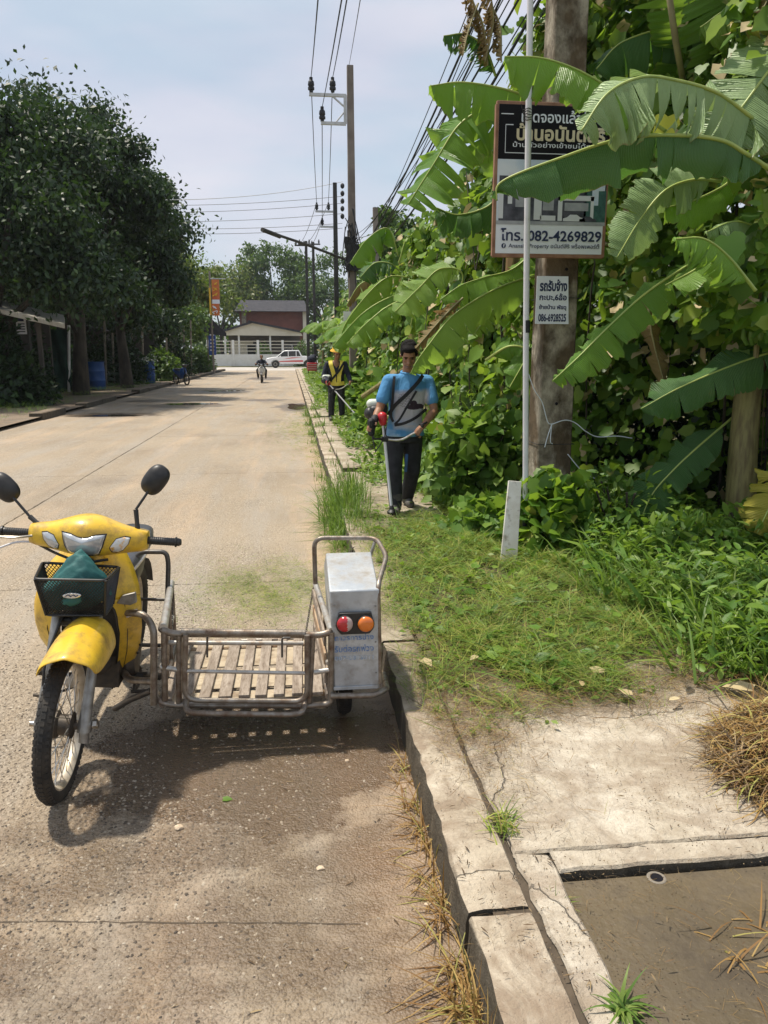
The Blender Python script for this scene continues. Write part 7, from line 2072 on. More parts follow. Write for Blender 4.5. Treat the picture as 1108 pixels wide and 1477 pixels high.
def tuft(name, label, pts, n, size, m, seed, spread=.05, up=(.9, .5), bend=None, kind='blade', cat='grass tuft', group=None, w=1.0):
    """a clump of arching blades rooted near the given points"""
    rs = np.random.RandomState(seed); t = root(name, label, cat, tuple(pts[0]), group=group)
    P0 = np.array(pts)[rs.randint(0, len(pts), n)] + rs.normal(0, spread, (n, 3)) * np.array([1, 1, 0])
    K = 5; co = []; fs = []; L_ = rs.uniform(size[0], size[1], n)
    a = rs.uniform(0, 2 * np.pi, n); el = np.clip(rs.normal(up[0], up[1], n), .1, 1.5)
    for i in range(n):
        d = np.array([math.cos(a[i]) * math.cos(el[i]), math.sin(a[i]) * math.cos(el[i]), math.sin(el[i])])
        if bend is not None: d = d + np.array(bend) * rs.rand()
        d /= np.linalg.norm(d)
        s_ = np.cross(d, [0, 0, 1.]); s_ /= max(np.linalg.norm(s_), 1e-6)
        p = P0[i].copy(); b = len(co); ww = rs.uniform(.0012, .0026) * w * (1 + L_[i] * 2)
        dr = rs.uniform(.3, 1.0)
        for k_ in range(K + 1):
            wk = ww * (1 - (k_ / K) ** 1.5)
            co.append(p - s_ * wk); co.append(p + s_ * wk)
            if k_ < K:
                fs.append((b + 2 * k_, b + 2 * k_ + 1, b + 2 * k_ + 3, b + 2 * k_ + 2))
                d = d + np.array([0, 0, -dr * .35]); d /= np.linalg.norm(d); p = p + d * L_[i] / K
                p[2] = max(p[2], .004)
    co = np.array(co) - np.array(t.location)
    me = arr_mesh('blades', co, np.array(fs), MT[m], np.repeat(rs.rand(n), K)); o = link('blades', me, t); o['kind'] = 'stuff'
    return t
kz = lambda y, dx=-.02, z=0.: (KX(y) + dx, y, z)
for i_, (y_, n_, sz, b_) in enumerate(((1.30, 150, (.10, .24), 'bottom edge'), (1.62, 170, (.10, .26), 'broken joint'), (2.02, 110, (.08, .2), 'second kerb stone'), (2.38, 90, (.06, .18), 'third kerb stone'), (2.75, 60, (.05, .14), 'shaded kerb stone'))):
    tuft('dry_grass_tuft', ['dry straw grass tuft at the kerb foot by the bottom of the photo', 'largest dry straw tuft at the kerb foot, below the broken kerb joint', 'dry straw tuft at the kerb foot above the largest one', 'thin straw tuft at the kerb foot halfway to the sidecar', 'sparse straw tuft nearest the sidecar wheel'][i_], [kz(y_ - .1), kz(y_), kz(y_ + .12)], n_, sz, 'hay', 500 + i_, .025, (.8, .4), (-.5, -.2, 0), group=None)
tuft('grass_tuft', 'small yellowish green weed in the kerb joint above the drain rim', [(.62, 2.10, .16), (.63, 2.16, .16)], 80, (.05, .12), 'clip', 520, .02, (.6, .4))
tuft('grass_tuft', 'small bright green weed on the near edge of the drain rim', [(.72, 1.42, .16)], 40, (.06, .12), 'grass', 521, .008, (.5, .35), w=2.2)
tuft('grass_tuft', 'tiny weed at the inner corner of the drain rim', [(.70, 1.80, .13)], 40, (.03, .08), 'clip', 522, .012, (.8, .3))
tuft('grass_tuft', 'tiny green sprout on the pavement beside the kerb groove', [(.56, 2.95, .16)], 26, (.02, .05), 'weed', 523, .008, (.6, .3), w=2)
tuft('dry_grass_tuft', 'thin dry stalks lying over the muddy drain cover', [(1.1, 1.55, .142), (1.2, 1.62, .142)], 26, (.08, .22), 'hay', 524, .04, (.3, .3))
for i_, (y_, n_, h) in enumerate(((5.9, 160, .18), (6.6, 420, .34), (7.3, 560, .44), (8.1, 300, .28), (9.0, 160, .20), (10.0, 120, .16), (11.2, 90, .12), (12.6, 90, .12), (14.0, 120, .16), (15.5, 200, .22), (17.5, 200, .24), (20, 200, .26))):
    tuft('grass_tuft', 'green grass tuft growing along the kerb, %s' % ['nearest the sidecar hoop', 'second beyond the sidecar', 'tallest of the row', 'just past the tallest', 'level with the near worker', 'past the near worker', 'short and thin before the bare kerb', 'beside the bare kerb stones', 'past the bare kerb stones', 'just before the far worker', 'beside the far worker', 'beyond the far worker'][i_], [kz(y_ - .3, .0, .02), kz(y_, .06, .1), kz(y_ + .3, .16, .14), kz(y_ + .1, -.04, .0)], n_, (h * .5, h * 1.25), 'grass', 530 + i_, .06, (1.05, .35), group=None, w=1.3 + i_ * .12)
# heap of dry hay at the right edge
hp = root('hay_heap', 'heap of withered brown grass at the right edge of the bare pavement', 'dry grass', (1.86, 2.28, .16))
rs = np.random.RandomState(9)
def arch_blades(name, par, n, rx, ry, rz, ln, m, seed, w=.0035):
    rs = np.random.RandomState(seed); K = 5; co = []; fs = []
    for i in range(n):
        u = rs.normal(0, 1, 3); u /= np.linalg.norm(u); u *= rs.rand() ** .42
        p = np.array([u[0] * rx, u[1] * ry, abs(u[2]) * rz]); a = rs.uniform(0, 6.28)
        d = np.array([math.cos(a), math.sin(a), rs.normal(.25, .45)]) + np.array([u[0], u[1], 0]) * .8; d /= np.linalg.norm(d)
        L_ = rs.uniform(*ln); bend = rs.normal(0, .35, 3); s_ = np.cross(d, [0, 0, 1.]); s_ /= max(np.linalg.norm(s_), 1e-6); b = len(co); ww = w * rs.uniform(.4, 1.2)
        for k_ in range(K + 1):
            wk = ww * (1 - (k_ / K) ** 1.6 * .8); co.append(p - s_ * wk); co.append(p + s_ * wk)
            if k_ < K:
                fs.append((b + 2 * k_, b + 2 * k_ + 1, b + 2 * k_ + 3, b + 2 * k_ + 2))
                d = d + bend * .35 + np.array([0, 0, -.16]); d /= np.linalg.norm(d); p = p + d * L_ / K; p[2] = max(p[2], .003)
    o = link(name, arr_mesh(name, np.array(co), np.array(fs), MT[m], np.repeat(rs.rand(n), K)), par); o['kind'] = 'stuff'
arch_blades('hay', hp, 4200, .38, .46, .22, (.07, .20), 'hay', 12)
arch_blades('brown_stalks', hp, 3600, .40, .48, .20, (.05, .17), 'debris', 13, .003)
# single fallen leaves, stones and chips
def litter(name, label, cat, p, r_, m, seed, flat=.5, rot=0):
    bm = bmesh.new(); bmesh.ops.create_icosphere(bm, subdivisions=2, radius=1); q = random.Random(seed)
    for v in bm.verts:
        f = 1 + .3 * mn.noise(v.co * 1.7 + Vector((seed, 0, 0)))
        v.co = Vector((v.co.x * r_ * f * 1.3, v.co.y * r_ * f, v.co.z * r_ * flat * f))
    me = bpy.data.meshes.new(name); bm.to_mesh(me); bm.free(); me.materials.append(MT[m])
    o = link(name, me, loc=(p[0], p[1], p[2] + r_ * flat * .7)); o.rotation_euler = (0, 0, rot); tag(o, label, cat); return o
MT['stone'] = mat('pale_stone', (.62, .50, .36), (.48, .36, .24), .8, scale=40)
litter('stone', 'pale chip of stone on the road below the sidecar', 'stone', (-.45, 2.47, 0), .013, 'stone', 1, .7)
litter('stone', 'pale pebble on the road near the kerb', 'stone', (.04, 2.20, 0), .010, 'stone', 2, .6)
litter('stone', 'small pale pebble beside the wet patch', 'stone', (.17, 2.86, 0), .008, 'stone', 3, .5)
litter('stone', 'small stone chip near the broken kerb joint', 'stone', (.36, 2.0, 0), .008, 'stone', 4, .5)
def fallen(label, p, s_, m, seed, kind='oval', rz=0.):
    rs = np.random.RandomState(seed)
    me = leaves('fallen_leaf', np.zeros((1, 3)), np.array([[math.cos(rz), math.sin(rz), .12]]), np.array([[.15, -.1, 1.]]), np.array([s_]), kind, MT[m], seed)
    o = link('fallen_leaf', me, loc=p); tag(o, label, 'leaf'); return o
fallen('single green leaf lying on the road beyond the pale stone', (-.31, 2.63, .004), .035, 'weed', 1, 'heart')
for i_, (px, py, s_, lb) in enumerate(((855, 968, .075, 'curled pale dead leaf in the middle of the cut grass'), (840, 990, .06, 'small pale dead leaf below the curled one'), (1085, 995, .12, 'broad tan dead leaf at the right edge above the hay heap'), (690, 946, .07, 'pale dead leaf near the kerb at the cut grass edge'), (608, 952, .08, 'thin white chip lying beside the kerb groove'), (965, 1010, .06, 'tan dead leaf low in the cut grass'), (905, 1002, .07, 'folded tan leaf right of the cut grass centre'))):
    q = Vector((0, 0, 0)); d = _cf * FPX + _cr * (px - 554) - _cu * (py - 738.5); q = Vector((0, 0, CAM_H)) + d * ((.20 - CAM_H) / d.z)
    fallen(lb, q, s_, 'dryleaf', 20 + i_, 'oval' if i_ % 2 else 'heart', i_ * 1.3)

# ================================================================== left side of the street
# shelter with a pale sheet roof
sh = root('shelter', 'dark open shelter with a pale sloping roof edge at the left', 'shelter', (-10.2, 25, .1))
r0, r1_ = at(-60, 432, 24.5), at(93, 467, 24.5)
mb = MB(); d = r1_ - r0
mb.add([r0, r1_, r1_ + Vector((-.6, 2.2, .35)), r0 + Vector((-.6, 2.2, .35)), r0 - Vector((0, 0, .14)), r1_ - Vector((0, 0, .14)), r1_ + Vector((-.6, 2.2, .21)), r0 + Vector((-.6, 2.2, .21))], [(0, 1, 2, 3), (4, 7, 6, 5), (0, 4, 5, 1), (1, 5, 6, 2), (2, 6, 7, 3), (3, 7, 4, 0)])
mb.build('roof', MT['whiteboard'], sh, bevel=.01)
for px in (10, 60):
    mb = MB(); q = at(px, 520, 25); mb.box((q.x, q.y, 1.4), (.12, .12, 2.7)); mb.build('post', MT['darkint'], sh)
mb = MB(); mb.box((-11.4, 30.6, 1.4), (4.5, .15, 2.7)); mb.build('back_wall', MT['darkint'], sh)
mb = MB(); mb.box((-10.9, 27, .35), (1.6, .9, .08)); 
for x in (-11.6, -10.2): mb.box((x, 27, .2), (.1, .8, .3))
mb.build('bench', MT['bark'], sh)
lp_ = square_pole('utility_pole', 'dark utility pole at the left edge with a small pale notice', (-8.75, 26.6, .1), (-8.65, 26.6, 7.0), .28, .2, MT['darkpole'])
a, c_ = at(22, 451, 26.4), at(39, 482, 26.4)
nt_ = root('notice', 'small white and blue notice on the left dark pole', 'sign', tuple((a + c_) / 2))
mb = MB(); mb.box((a + c_) / 2, (c_.x - a.x, .02, a.z - c_.z)); mb.build('plate', MT['signwhite'], nt_)
cc = (a + c_) / 2
mb = MB(); mb.box((cc.x, cc.y - .012, a.z - (a.z - c_.z) * .27), ((c_.x - a.x) * .6, .004, (a.z - c_.z) * .26)); mb.build('picture', MT['ink'], nt_)
for f in (.52, .64, .76, .88):
    mb = MB(); mb.box((cc.x, cc.y - .012, a.z - (a.z - c_.z) * f), ((c_.x - a.x) * .72, .004, (a.z - c_.z) * .05)); mb.build('text_line', MT['ink'], nt_)
# standing posts
for i_, (px, y0, y1_, yy, m_) in enumerate(((99, 469, 560, 31.5, 'white'), (119, 474, 530, 33, 'palebark'), (150, 455, 512, 36, 'palebark'), (162, 480, 515, 38, 'palebark'), (177, 498, 540, 36, 'palebark'), (190, 480, 520, 40, 'palebark'), (205, 470, 515, 43, 'palebark'), (240, 487, 525, 44, 'palebark'), (265, 470, 520, 50, 'palebark'), (275, 462, 515, 50, 'palebark'))):
    q0, q1 = at(px, y0, yy), at(px, y1_, yy)
    mb = MB(); mb.tube([(q1.x, yy, .1), (q0.x, yy, q0.z)], .05 if i_ else .06, 8); o = mb.build('garden_post', MT[m_])
    tag(o, ['white post at the corner of the netting left of the blue barrels', 'pale post left of the blue barrel', 'pale trunk behind the left blue barrel', 'thin pale post right of the left barrel', 'short pale post between the two barrels', 'thin pale post in the shade between the barrels', 'pale stake above the flowers', 'stake right of the second barrel', 'left of two pale stakes behind the blue motorcycle', 'right of two pale stakes behind the blue motorcycle'][i_], 'post')
MT['netting'] = mat('green_netting', (.02, .06, .04), (.035, .09, .06), .9, scale=3)
mb = MB(); q0, q1 = at(45, 475, 31.5), at(98, 478, 31.5)
rows = [[Vector((q0.x + (q1.x - q0.x) * i / 10, 31.5 + .12 * math.sin(i * 1.7 + j), .15 + (q0.z - .15) * j / 6)) for i in range(11)] for j in range(7)]
mb.loft(rows, cap=False, closed=False); o = mb.build('netting', MT['netting'], smooth=180); tag(o, 'dark green shade netting hanging under the left shelter roof', 'netting')
# barrels
def barrel(label, px, y_, r_, h):
    q = at(px, 540, y_); t = root('barrel', label, 'barrel', (q.x, y_, .1))
    mb = MB(); mb.lathe([(r_ * .92, 0), (r_ * .98, .03), (r_, h * .3), (r_ * 1.04, h * .33), (r_, h * .36), (r_, h * .64), (r_ * 1.04, h * .67), (r_, h * .70), (r_ * .97, h - .03), (r_ * 1.03, h), (r_ * .9, h + .002), (r_ * .9, h - .06), (0.0, h - .06)], (0, 0, 0), 'z', 26); mb.build('drum', MT['blueplastic'], t, w=False)
    mb = MB(); mb.tube([(r_ * 1.03 * math.cos(a_), r_ * 1.03 * math.sin(a_), h) for a_ in [2 * math.pi * k_ / 26 for k_ in range(27)]], .012, 6, cap=False); mb.build('rim', MT['blueplastic'], t, w=False)
barrel('left and larger blue plastic barrel on the left verge', 138, 33.5, .37, 1.12)
barrel('right blue plastic barrel beside the white flowers', 214, 40, .33, 1.05)
MT['flower'] = mat('white_flower', (.75, .75, .70), rough=.6)
fl = root('flower_pot', 'white flowers on dark stems beside the right blue barrel', 'flowers', (at(203, 530, 39.4).x, 39.4, .1))
rs = np.random.RandomState(4)
mb = MB(); mb.lathe([(.18, 0), (.25, .4), (.27, .42), (.24, .42), (0, .38)], (0, 0, 0), 'z', 16); mb.build('pot', MT['darkint'], fl, w=False)
P_ = rs.normal(0, 1, (90, 3)) * np.array([.28, .15, .10]) + np.array([.1, 0, 1.15]); o = link('petals', leaves('petals', P_, rdir(90, rs), rdir(90, rs), rs.uniform(.08, .16, 90), 'oval', MT['flower'], 1), fl); o['kind'] = 'stuff'
P_ = rs.normal(0, 1, (300, 3)) * np.array([.26, .18, .26]) + np.array([.1, 0, .75]); o = link('foliage', leaves('foliage', P_, rdir(300, rs), rdir(300, rs), rs.uniform(.08, .16, 300), 'oval', MT['tree_dark'], 2), fl); o['kind'] = 'stuff'
# parked blue motorcycle
q = at(262, 556, 40)
pm = root('motorcycle', 'parked small dark blue motorcycle at the left kerb beyond the barrels', 'motorcycle', (q.x, 40, .0)); pm.rotation_euler = (0, 0, R(35))
for y_ in (-.58, .58):
    wr = root('wheel', None, None); wr.parent = pm
    mb = MB(); mb.tube([Vector((0, y_ + .26 * math.cos(a_), .28 + .26 * math.sin(a_))) for a_ in [2 * math.pi * k_ / 24 for k_ in range(25)]], .04, 8, cap=False); mb.build('tyre', MT['rubber'], wr, w=False)
    mb = MB(); mb.lathe([(0, -.04), (.09, -.03), (.09, .03), (0, .04)], (0, y_, .28), 'x', 14); mb.build('hub', MT['alu'], wr, w=False)
mb = MB(); mb.loft([[Vector((hw * math.cos(a_), y_, zc + hz * math.sin(a_))) for a_ in [2 * math.pi * k_ / 14 for k_ in range(14)]] for y_, zc, hw, hz in ((-.40, .70, .10, .16), (-.25, .62, .20, .26), (0, .46, .12, .18), (.3, .58, .13, .14), (.6, .70, .12, .10), (.8, .74, .05, .05))]); mb.build('body', MT['blueplastic'], pm, w=False)
mb = MB(); mb.loft([[Vector((hw * math.cos(a_), y_, .78 + .04 * math.sin(a_))) for a_ in [2 * math.pi * k_ / 12 for k_ in range(12)]] for y_, hw in ((-.02, .05), (.1, .12), (.5, .13), (.7, .06))]); mb.build('seat', MT['seat'], pm, w=False)
mb = MB(); mb.tube([(-.32, -.26, 1.0), (0, -.34, .98), (.32, -.26, 1.0)], .018, 8); mb.sphere((0, -.40, .95), (.13, .10, .09)); mb.build('handlebar', MT['black'], pm, w=False)
mb = MB(); mb.tube([(0, -.58, .28), (0, -.34, .92)], .03, 8); mb.tube([(.1, .3, .3), (.14, .5, .02)], .012, 6); mb.build('fork', MT['black'], pm, w=False)
# bushes along the left verge and kerb debris
for i_, (px, y_, rx, rz, m_) in enumerate(((65, 32.5, 1.6, 2.6, 'tree_dark'), (110, 36.5, 1.6, 2.6, 'tree_dark'), (172, 39, 1.3, 2.8, 'tree_dark'), (235, 44, 1.0, 1.6, 'tree_mid'), (250, 50, 1.3, 3.0, 'tree_dark'), (285, 60, 1.0, 1.6, 'tree_mid'), (12, 24, 1.2, 1.4, 'tree_dark'), (292, 70, 1.2, 2.0, 'tree_mid'), (-25, 28, 1.6, 2.4, 'tree_dark'))):
    q = at(px, 540, y_)
    bush('garden_bush', ['dark bush behind the green netting', 'bush behind the left blue barrel', 'bush between the two blue barrels', 'green bush just right of the flowers', 'dark bush behind the parked blue motorcycle', 'bush left of the vertical signs', 'dark bush under the shelter edge', 'bush below the blue banner', 'dark bush at the far left frame edge'][i_], (q.x, y_, .1), rx, 1.2, rz, 2200, .26, m_, 600 + i_, 'quad')
scatter('weeds', 'short grass along the left kerb by the barrels', 'weeds', (-9.5, -6.4, 16, 50), 7000, (.06, .16), 'blade', 'weed', 620, lambda X, Y: np.clip(.4 + .7 * clump_noise(X, Y, 1, 1.), 0, 1), .17, .9, .05)
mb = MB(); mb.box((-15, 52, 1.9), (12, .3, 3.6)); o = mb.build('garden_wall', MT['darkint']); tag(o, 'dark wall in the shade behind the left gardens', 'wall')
for i_, (x, y_, w_, h_) in enumerate(((-12.5, 44, 5, 2.6),)):  # added dark building that stands in for the shade below the trees
    hs2 = root('shed', 'dark shed added to fill the shade under the trees behind the barrels', 'shed', (x, y_, .1))
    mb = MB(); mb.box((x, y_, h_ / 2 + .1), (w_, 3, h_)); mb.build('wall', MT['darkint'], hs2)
    mb = MB(); mb.prism([(-w_ / 2 - .3, 0), (0, .7), (w_ / 2 + .3, 0)], 3.6, (x, y_ + 1.8, h_ + .1), (1, 0, 0), (0, 0, 1), (0, -1, 0)); mb.build('roof', MT['roofgrey'], hs2)
    mb = MB(); mb.box((x + .6, y_ - 1.52, 1.1), (.9, .06, 2.0)); mb.build('door', MT['bark'], hs2)

# vertical signs on the left
MT['signorange'] = mat('orange_sign', (.55, .10, .03), (.62, .20, .04), .5, scale=1.5)
MT['signyellow'] = mat('yellow_sign', (.75, .45, .03), rough=.5)
MT['signblue'] = mat('blue_banner', (.02, .07, .35), (.05, .12, .45), .5, scale=2)
s1 = root('vertical_sign', 'tall orange and yellow vertical shop sign on the left', 'sign', (at(310, 500, 57).x, 57, .1))
def slab_px(name, x0, y0, x1, y1, yy, m, par, th=.12):
    a_, b_ = at(x0, y0, yy), at(x1, y1, yy)
    mb = MB(); mb.box(((a_.x + b_.x) / 2, yy + th / 2, (a_.z + b_.z) / 2), (abs(b_.x - a_.x), th, abs(a_.z - b_.z))); return mb.build(name, MT[m], par)
slab_px('sign_board', 305, 403, 317, 432, 57, 'signorange', s1); slab_px('sign_board', 305, 438, 317, 455, 57, 'signorange', s1); slab_px('white_panel', 306, 432, 317, 438, 57, 'signwhite', s1)
slab_px('yellow_strip', 301, 415, 305, 454, 56.9, 'signyellow', s1, .25); slab_px('sign_arm', 303, 401, 325, 402.6, 57, 'steelarm', s1)
for k_, (x, y_) in enumerate(((310, 409), (311, 417), (310, 425), (311, 443), (310, 450))):
    mb = MB(); q = at(x, y_, 56.96); r5 = random.Random(k_)
    mb.tube(cr_spline([q + Vector((r5.uniform(-.2, .2), 0, r5.uniform(-.14, .14))) for _ in range(5)], 4), .03, 5); mb.build('lettering', MT['signyellow'] if k_ < 3 else MT['signwhite'], s1)
mb = MB(); q = at(307, 500, 57.2); mb.tube([(q.x, 57.2, .1), (q.x, 57.2, 7.2)], .07, 8); mb.build('sign_post', MT['concpolefar'], s1)
s3 = root('banner', 'blue and white vertical banner below the orange sign', 'sign', (at(306, 500, 60).x, 60, .1))
slab_px('banner_panel', 300, 473, 312, 512, 60, 'signblue', s3); slab_px('white_panel', 302, 476, 309, 484, 59.9, 'signwhite', s3, .05)
for k_ in range(4): slab_px('text_line', 303, 489 + k_ * 5, 309, 491 + k_ * 5, 59.9, 'signwhite', s3, .05)
mb = MB(); q = at(300, 500, 60.1); mb.tube([(q.x, 60.1, .1), (q.x, 60.1, 4.2)], .05, 8); mb.build('sign_post', MT['concpolefar'], s3)
mb = MB(); a_, b_ = at(300, 455, 58), at(326, 480, 58); mb.prism([(0, 0), (b_.x - a_.x, b_.z - a_.z), (b_.x - a_.x, b_.z - a_.z - .25), (-1.5, -1.1), (-1.5, 0)], .3, a_, (1, 0, 0), (0, 0, 1), (0, 1, 0)); o = mb.build('awning', MT['roofgrey']); tag(o, 'dark sloping awning edge between the vertical signs', 'awning')

# ================================================================== across the crossing
hy = 92.0
hs3 = root('cream_house', 'single storey house with a wide cream gable behind a white fence', 'house', (-4.4, 96, .1))
def wallbox(name, x0, x1, z0, z1, y0, y1, m, par): 
    mb = MB(); mb.box(((x0 + x1) / 2, (y0 + y1) / 2, (z0 + z1) / 2), (x1 - x0, y1 - y0, z1 - z0)); return mb.build(name, MT[m], par)
gl_, gr2, ap = at(322, 479, hy), at(434, 480, hy), at(364, 466, hy)
mb = MB(); mb.prism([(gl_.x - .2, gl_.z - .35), (gr2.x + .2, gr2.z - .35), (gr2.x, gr2.z), (ap.x, ap.z), (gl_.x, gl_.z)], .2, (0, hy, 0), (1, 0, 0), (0, 0, 1), (0, 1, 0)); mb.build('gable', MT['cream'], hs3)
mb = MB()
for a_, b_ in ((gl_, ap), (ap, gr2)):
    d = b_ - a_; n_ = Vector((-d.z, 0, d.x)).normalized() * .22
    f = Vector((0, -.5, 0)); k9 = Vector((0, 10, 0)); e = d.normalized() * .5
    p_ = [a_ - e + f, b_ + e * .1 + f, b_ + e * .1 + f + n_, a_ - e + f + n_]
    mb.add(p_ + [x + k9 for x in p_], [(0, 1, 2, 3), (7, 6, 5, 4), (0, 4, 5, 1), (3, 2, 6, 7), (1, 5, 6, 2), (0, 3, 7, 4)])
mb.build('roof', MT['roofgrey'], hs3)
wallbox('porch_wall', gl_.x + .3, gr2.x - .1, .1, gl_.z - .3, hy + 3.4, hy + 3.6, 'darkint', hs3)
wallbox('wall_panel', gl_.x + .5, gl_.x + 3.2, .3, 2.9, hy + 3.3, hy + 3.38, 'cream', hs3)
for x0, x1 in ((-5.9, -4.7), (-1.6, -.4)):
    w_ = wallbox('window', x0, x1, 1.2, 2.5, hy + 3.2, hy + 3.3, 'white', hs3)
    mb = MB(); mb.box(((x0 + x1) / 2, hy + 3.19, 1.85), (x1 - x0 - .2, .02, 1.1)); mb.build('pane', MT['carglass'], w_, w=False)
for px in (345, 390, 325):
    q = at(px, 500, hy + .2); wallbox('porch_post', q.x - .1, q.x + .1, .1, gl_.z - .2, hy + .2, hy + .4, 'white', hs3)
fn = root('white_fence', 'white rail fence on a low white wall in front of the cream house', 'fence', (-4, 88.5, .1))
fx0, fx1 = at(300, 500, 88.5).x, at(450, 500, 88.5).x
wallbox('base_wall', fx0, fx1, .05, at(350, 511, 88.5).z, 88.5, 88.7, 'white', fn)
ztop = at(350, 492, 88.5).z; zb_ = at(350, 511, 88.5).z
k_ = 0; x = fx0
while x <= fx1:
    wallbox('fence_post', x - .13, x + .13, .05, ztop + .12, 88.42, 88.72, 'white', fn); x += 2.75
for f in (.25, .5, .75, 1.0): wallbox('fence_rail', fx0, fx1, zb_ + (ztop - zb_) * f - .035, zb_ + (ztop - zb_) * f + .035, 88.55, 88.62, 'cream', fn)
bd = root('dark_building', 'long dark roofed building with a dull red wall behind the cream house', 'building', (-3, 108, .1))
a_, b_ = at(341, 450, 108), at(442, 475, 108); wallbox('wall', at(345, 440, 108).x, at(440, 440, 108).x, .1, at(400, 446, 108).z, 108, 118, 'brick', bd)
z0, z1 = at(390, 449, 107).z, at(390, 431, 109).z
mb = MB(); xa, xb = at(338, 440, 107).x, at(445, 440, 107).x
mb.add([(xa, 106.6, z0), (xb, 106.6, z0), (xb - .5, 112, z1), (xa + .5, 112, z1), (xa, 118, z0), (xb, 118, z0)], [(0, 1, 2, 3), (3, 2, 5, 4), (0, 3, 4), (1, 5, 2), (0, 4, 5, 1)]); mb.build('roof', MT['roofgrey'], bd, smooth=0)
for px in (352, 440): q = at(px, 460, 107.8); wallbox('pillar', q.x - .3, q.x + .3, .1, q.z + 1, 107.6, 107.9, 'palebark' if px < 400 else 'cream', bd)
# garden tree in front of the house
bush('garden_bush', 'small grey green shrub in the porch behind the white fence', (at(380, 500, 90).x, 90.2, .3), .9, .6, 2.4, 500, .3, 'tree_mid', 640, 'oval')
bush('garden_bush', 'shrub at the right end of the white fence', (at(436, 500, 87).x, 87.5, .1), 1.1, .8, 2.8, 700, .3, 'tree_mid', 641, 'oval')
# white pickup truck, side on
tr = root('pickup_truck', 'white pickup truck with red side stripes crossing at the end of the road', 'pickup truck', (-.45, 81, 0))
S = 1.0
def prof_y(name, poly, w_, m, y0=0., par=tr, bevel=.05):
    mb = MB(); mb.prism(poly, w_, (0, y0 + w_ / 2, 0), (1, 0, 0), (0, 0, 1), (0, -1, 0)); return mb.build(name, MT[m], par, w=False, bevel=bevel)
prof_y('body', [(-2.62, .45), (-2.66, .75), (-2.55, .98), (-1.55, 1.12), (-.75, 1.75), (.75, 1.80), (1.05, 1.22), (1.15, 1.20), (2.6, 1.20), (2.66, .55), (2.5, .42), (2.15, .42), (2.1, .62), (1.85, .82), (1.5, .82), (1.22, .62), (1.2, .40), (-1.2, .40), (-1.24, .62), (-1.5, .82), (-1.85, .82), (-2.08, .62), (-2.12, .42)], 1.75, 'carwhite')
for pl_ in ([(-1.42, 1.14), (-.78, 1.66), (-.38, 1.68), (-.38, 1.16)], [(-.30, 1.16), (-.30, 1.68), (.42, 1.70), (.42, 1.18)], [(.50, 1.18), (.50, 1.70), (.70, 1.68), (.92, 1.20)]):
    prof_y('side_window', pl_, 1.78, 'carglass', bevel=.01)
prof_y('stripe', [(-1.3, .62), (1.15, .62), (1.15, .78), (.0, .76), (-1.3, .68)], 1.775, 'carred', bevel=0)
prof_y('stripe', [(-.9, .90), (.0, 1.06), (1.1, 1.08), (.2, .98)], 1.775, 'carred', bevel=0)
prof_y('bumper', [(-2.72, .42), (-2.72, .62), (-2.5, .62), (-2.5, .42)], 1.7, 'darkpole')
prof_y('tail_lamp', [(2.6, .80), (2.6, 1.12), (2.68, 1.12), (2.68, .80)], 1.6, 'red', bevel=.01)
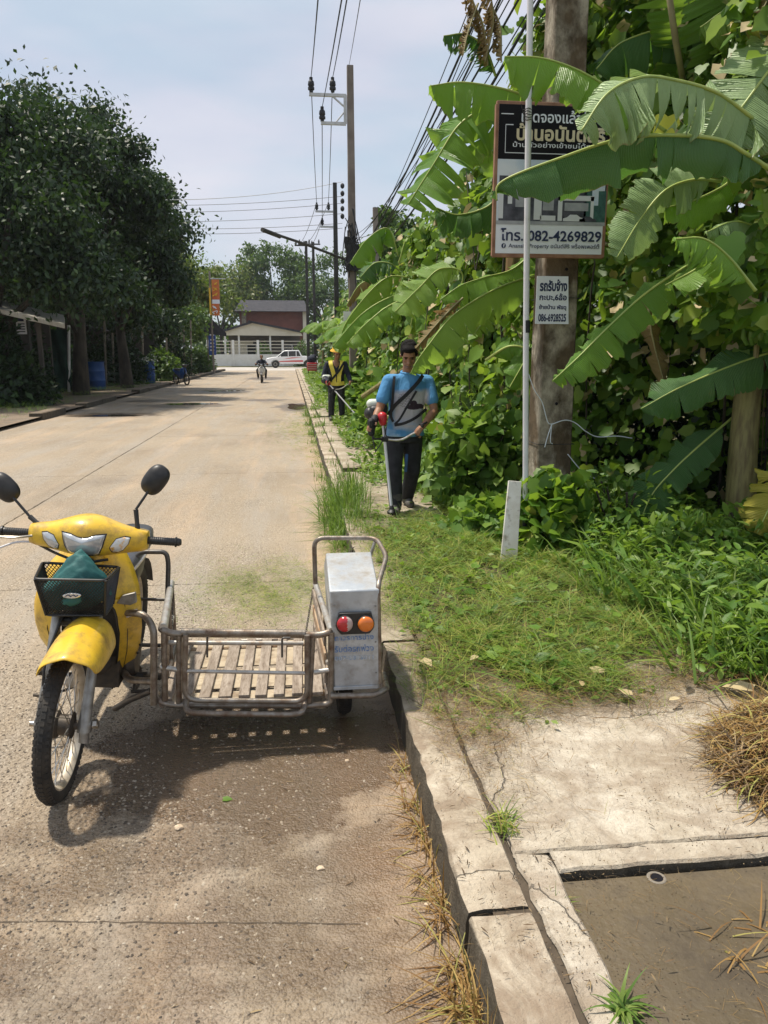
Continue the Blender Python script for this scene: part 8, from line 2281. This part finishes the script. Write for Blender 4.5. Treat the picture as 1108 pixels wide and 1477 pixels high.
for x in (-1.67, 1.66):
    for y_ in (-.80, .80):
        wr = root('wheel', None, None); wr.parent = tr
        mb = MB(); mb.lathe([(.2, -.12), (.34, -.12), (.38, -.08), (.38, .08), (.34, .12), (.2, .12)], (0, 0, 0), 'y', 26); mb.v = [(a_ + x, b_ + y_, c_ + .38) for a_, b_, c_ in mb.v]; mb.build('tyre', MT['rubber'], wr, w=False)
        mb = MB(); mb.lathe([(0, -.11), (.19, -.125), (.21, -.11), (.21, .11), (0, .11)], (0, 0, 0), 'y', 18); mb.v = [(a_ + x, b_ + y_, c_ + .38) for a_, b_, c_ in mb.v]; mb.build('rim', MT['alu'], wr, w=False)
mb = MB(); mb.sphere((-1.15, -.98, 1.15), (.08, .1, .08)); mb.build('mirror', MT['carwhite'], tr, w=False)
# small red cart with a blue bundle at the end of the pavement
rc = root('cart', 'small red cart with a blue bundle at the far end of the pavement', 'cart', (1.0, 50, .15))
mb = MB(); mb.box((0, 0, .55), (.62, .8, .5)); mb.build('box', MT['machred'], rc, w=False, bevel=.03)
for k_ in range(3): mb = MB(); mb.box((0, -.41, .42 + k_ * .13), (.56, .02, .03)); mb.build('rail', MT['white'], rc, w=False)
mb = MB(); mb.sphere((-.02, .0, 1.0), (.30, .3, .26)); mb.sphere((.12, .1, 1.15), (.18, .2, .18)); mb.build('bundle', MT['navy'], rc, w=False)
for x in (-.25, .25):
    mb = MB(); mb.lathe([(.0, -.03), (.2, -.03), (.22, 0), (.2, .03), (0, .03)], (x, -.1, .2), 'x', 16); mb.build('wheel', MT['rubber'], rc, w=False)
mb = MB(); mb.tube([(-.25, .4, .6), (-.25, .7, 1.0), (.25, .7, 1.0), (.25, .4, .6)], .02, 6); mb.build('handle', MT['alu'], rc, w=False)
# white post banner by the verge at (500,500)
q = at(501, 470, 21); mb = MB(); mb.box(q, (.20, .06, .75)); o = mb.build('banner_cloth', MT['white']); tag(o, 'narrow white panel among the leaves behind the far worker', 'panel')

# haze over the street
mb = MB(); mb.box((0, 110, 12.5), (420, 400, 28)); hz = mb.build('haze', MT['white'], smooth=0)
hm = bpy.data.materials.new('haze'); hm.use_nodes = True; hn = hm.node_tree.nodes; hn.clear()
ho = hn.new('ShaderNodeOutputMaterial'); pv = hn.new('ShaderNodeVolumePrincipled')
pv.inputs['Color'].default_value = (.86, .92, 1, 1); pv.inputs['Density'].default_value = .0003; pv.inputs['Anisotropy'].default_value = .2
hm.node_tree.links.new(pv.outputs[0], ho.inputs['Volume'])
hz.data.materials.clear(); hz.data.materials.append(hm); hz['kind'] = 'stuff'
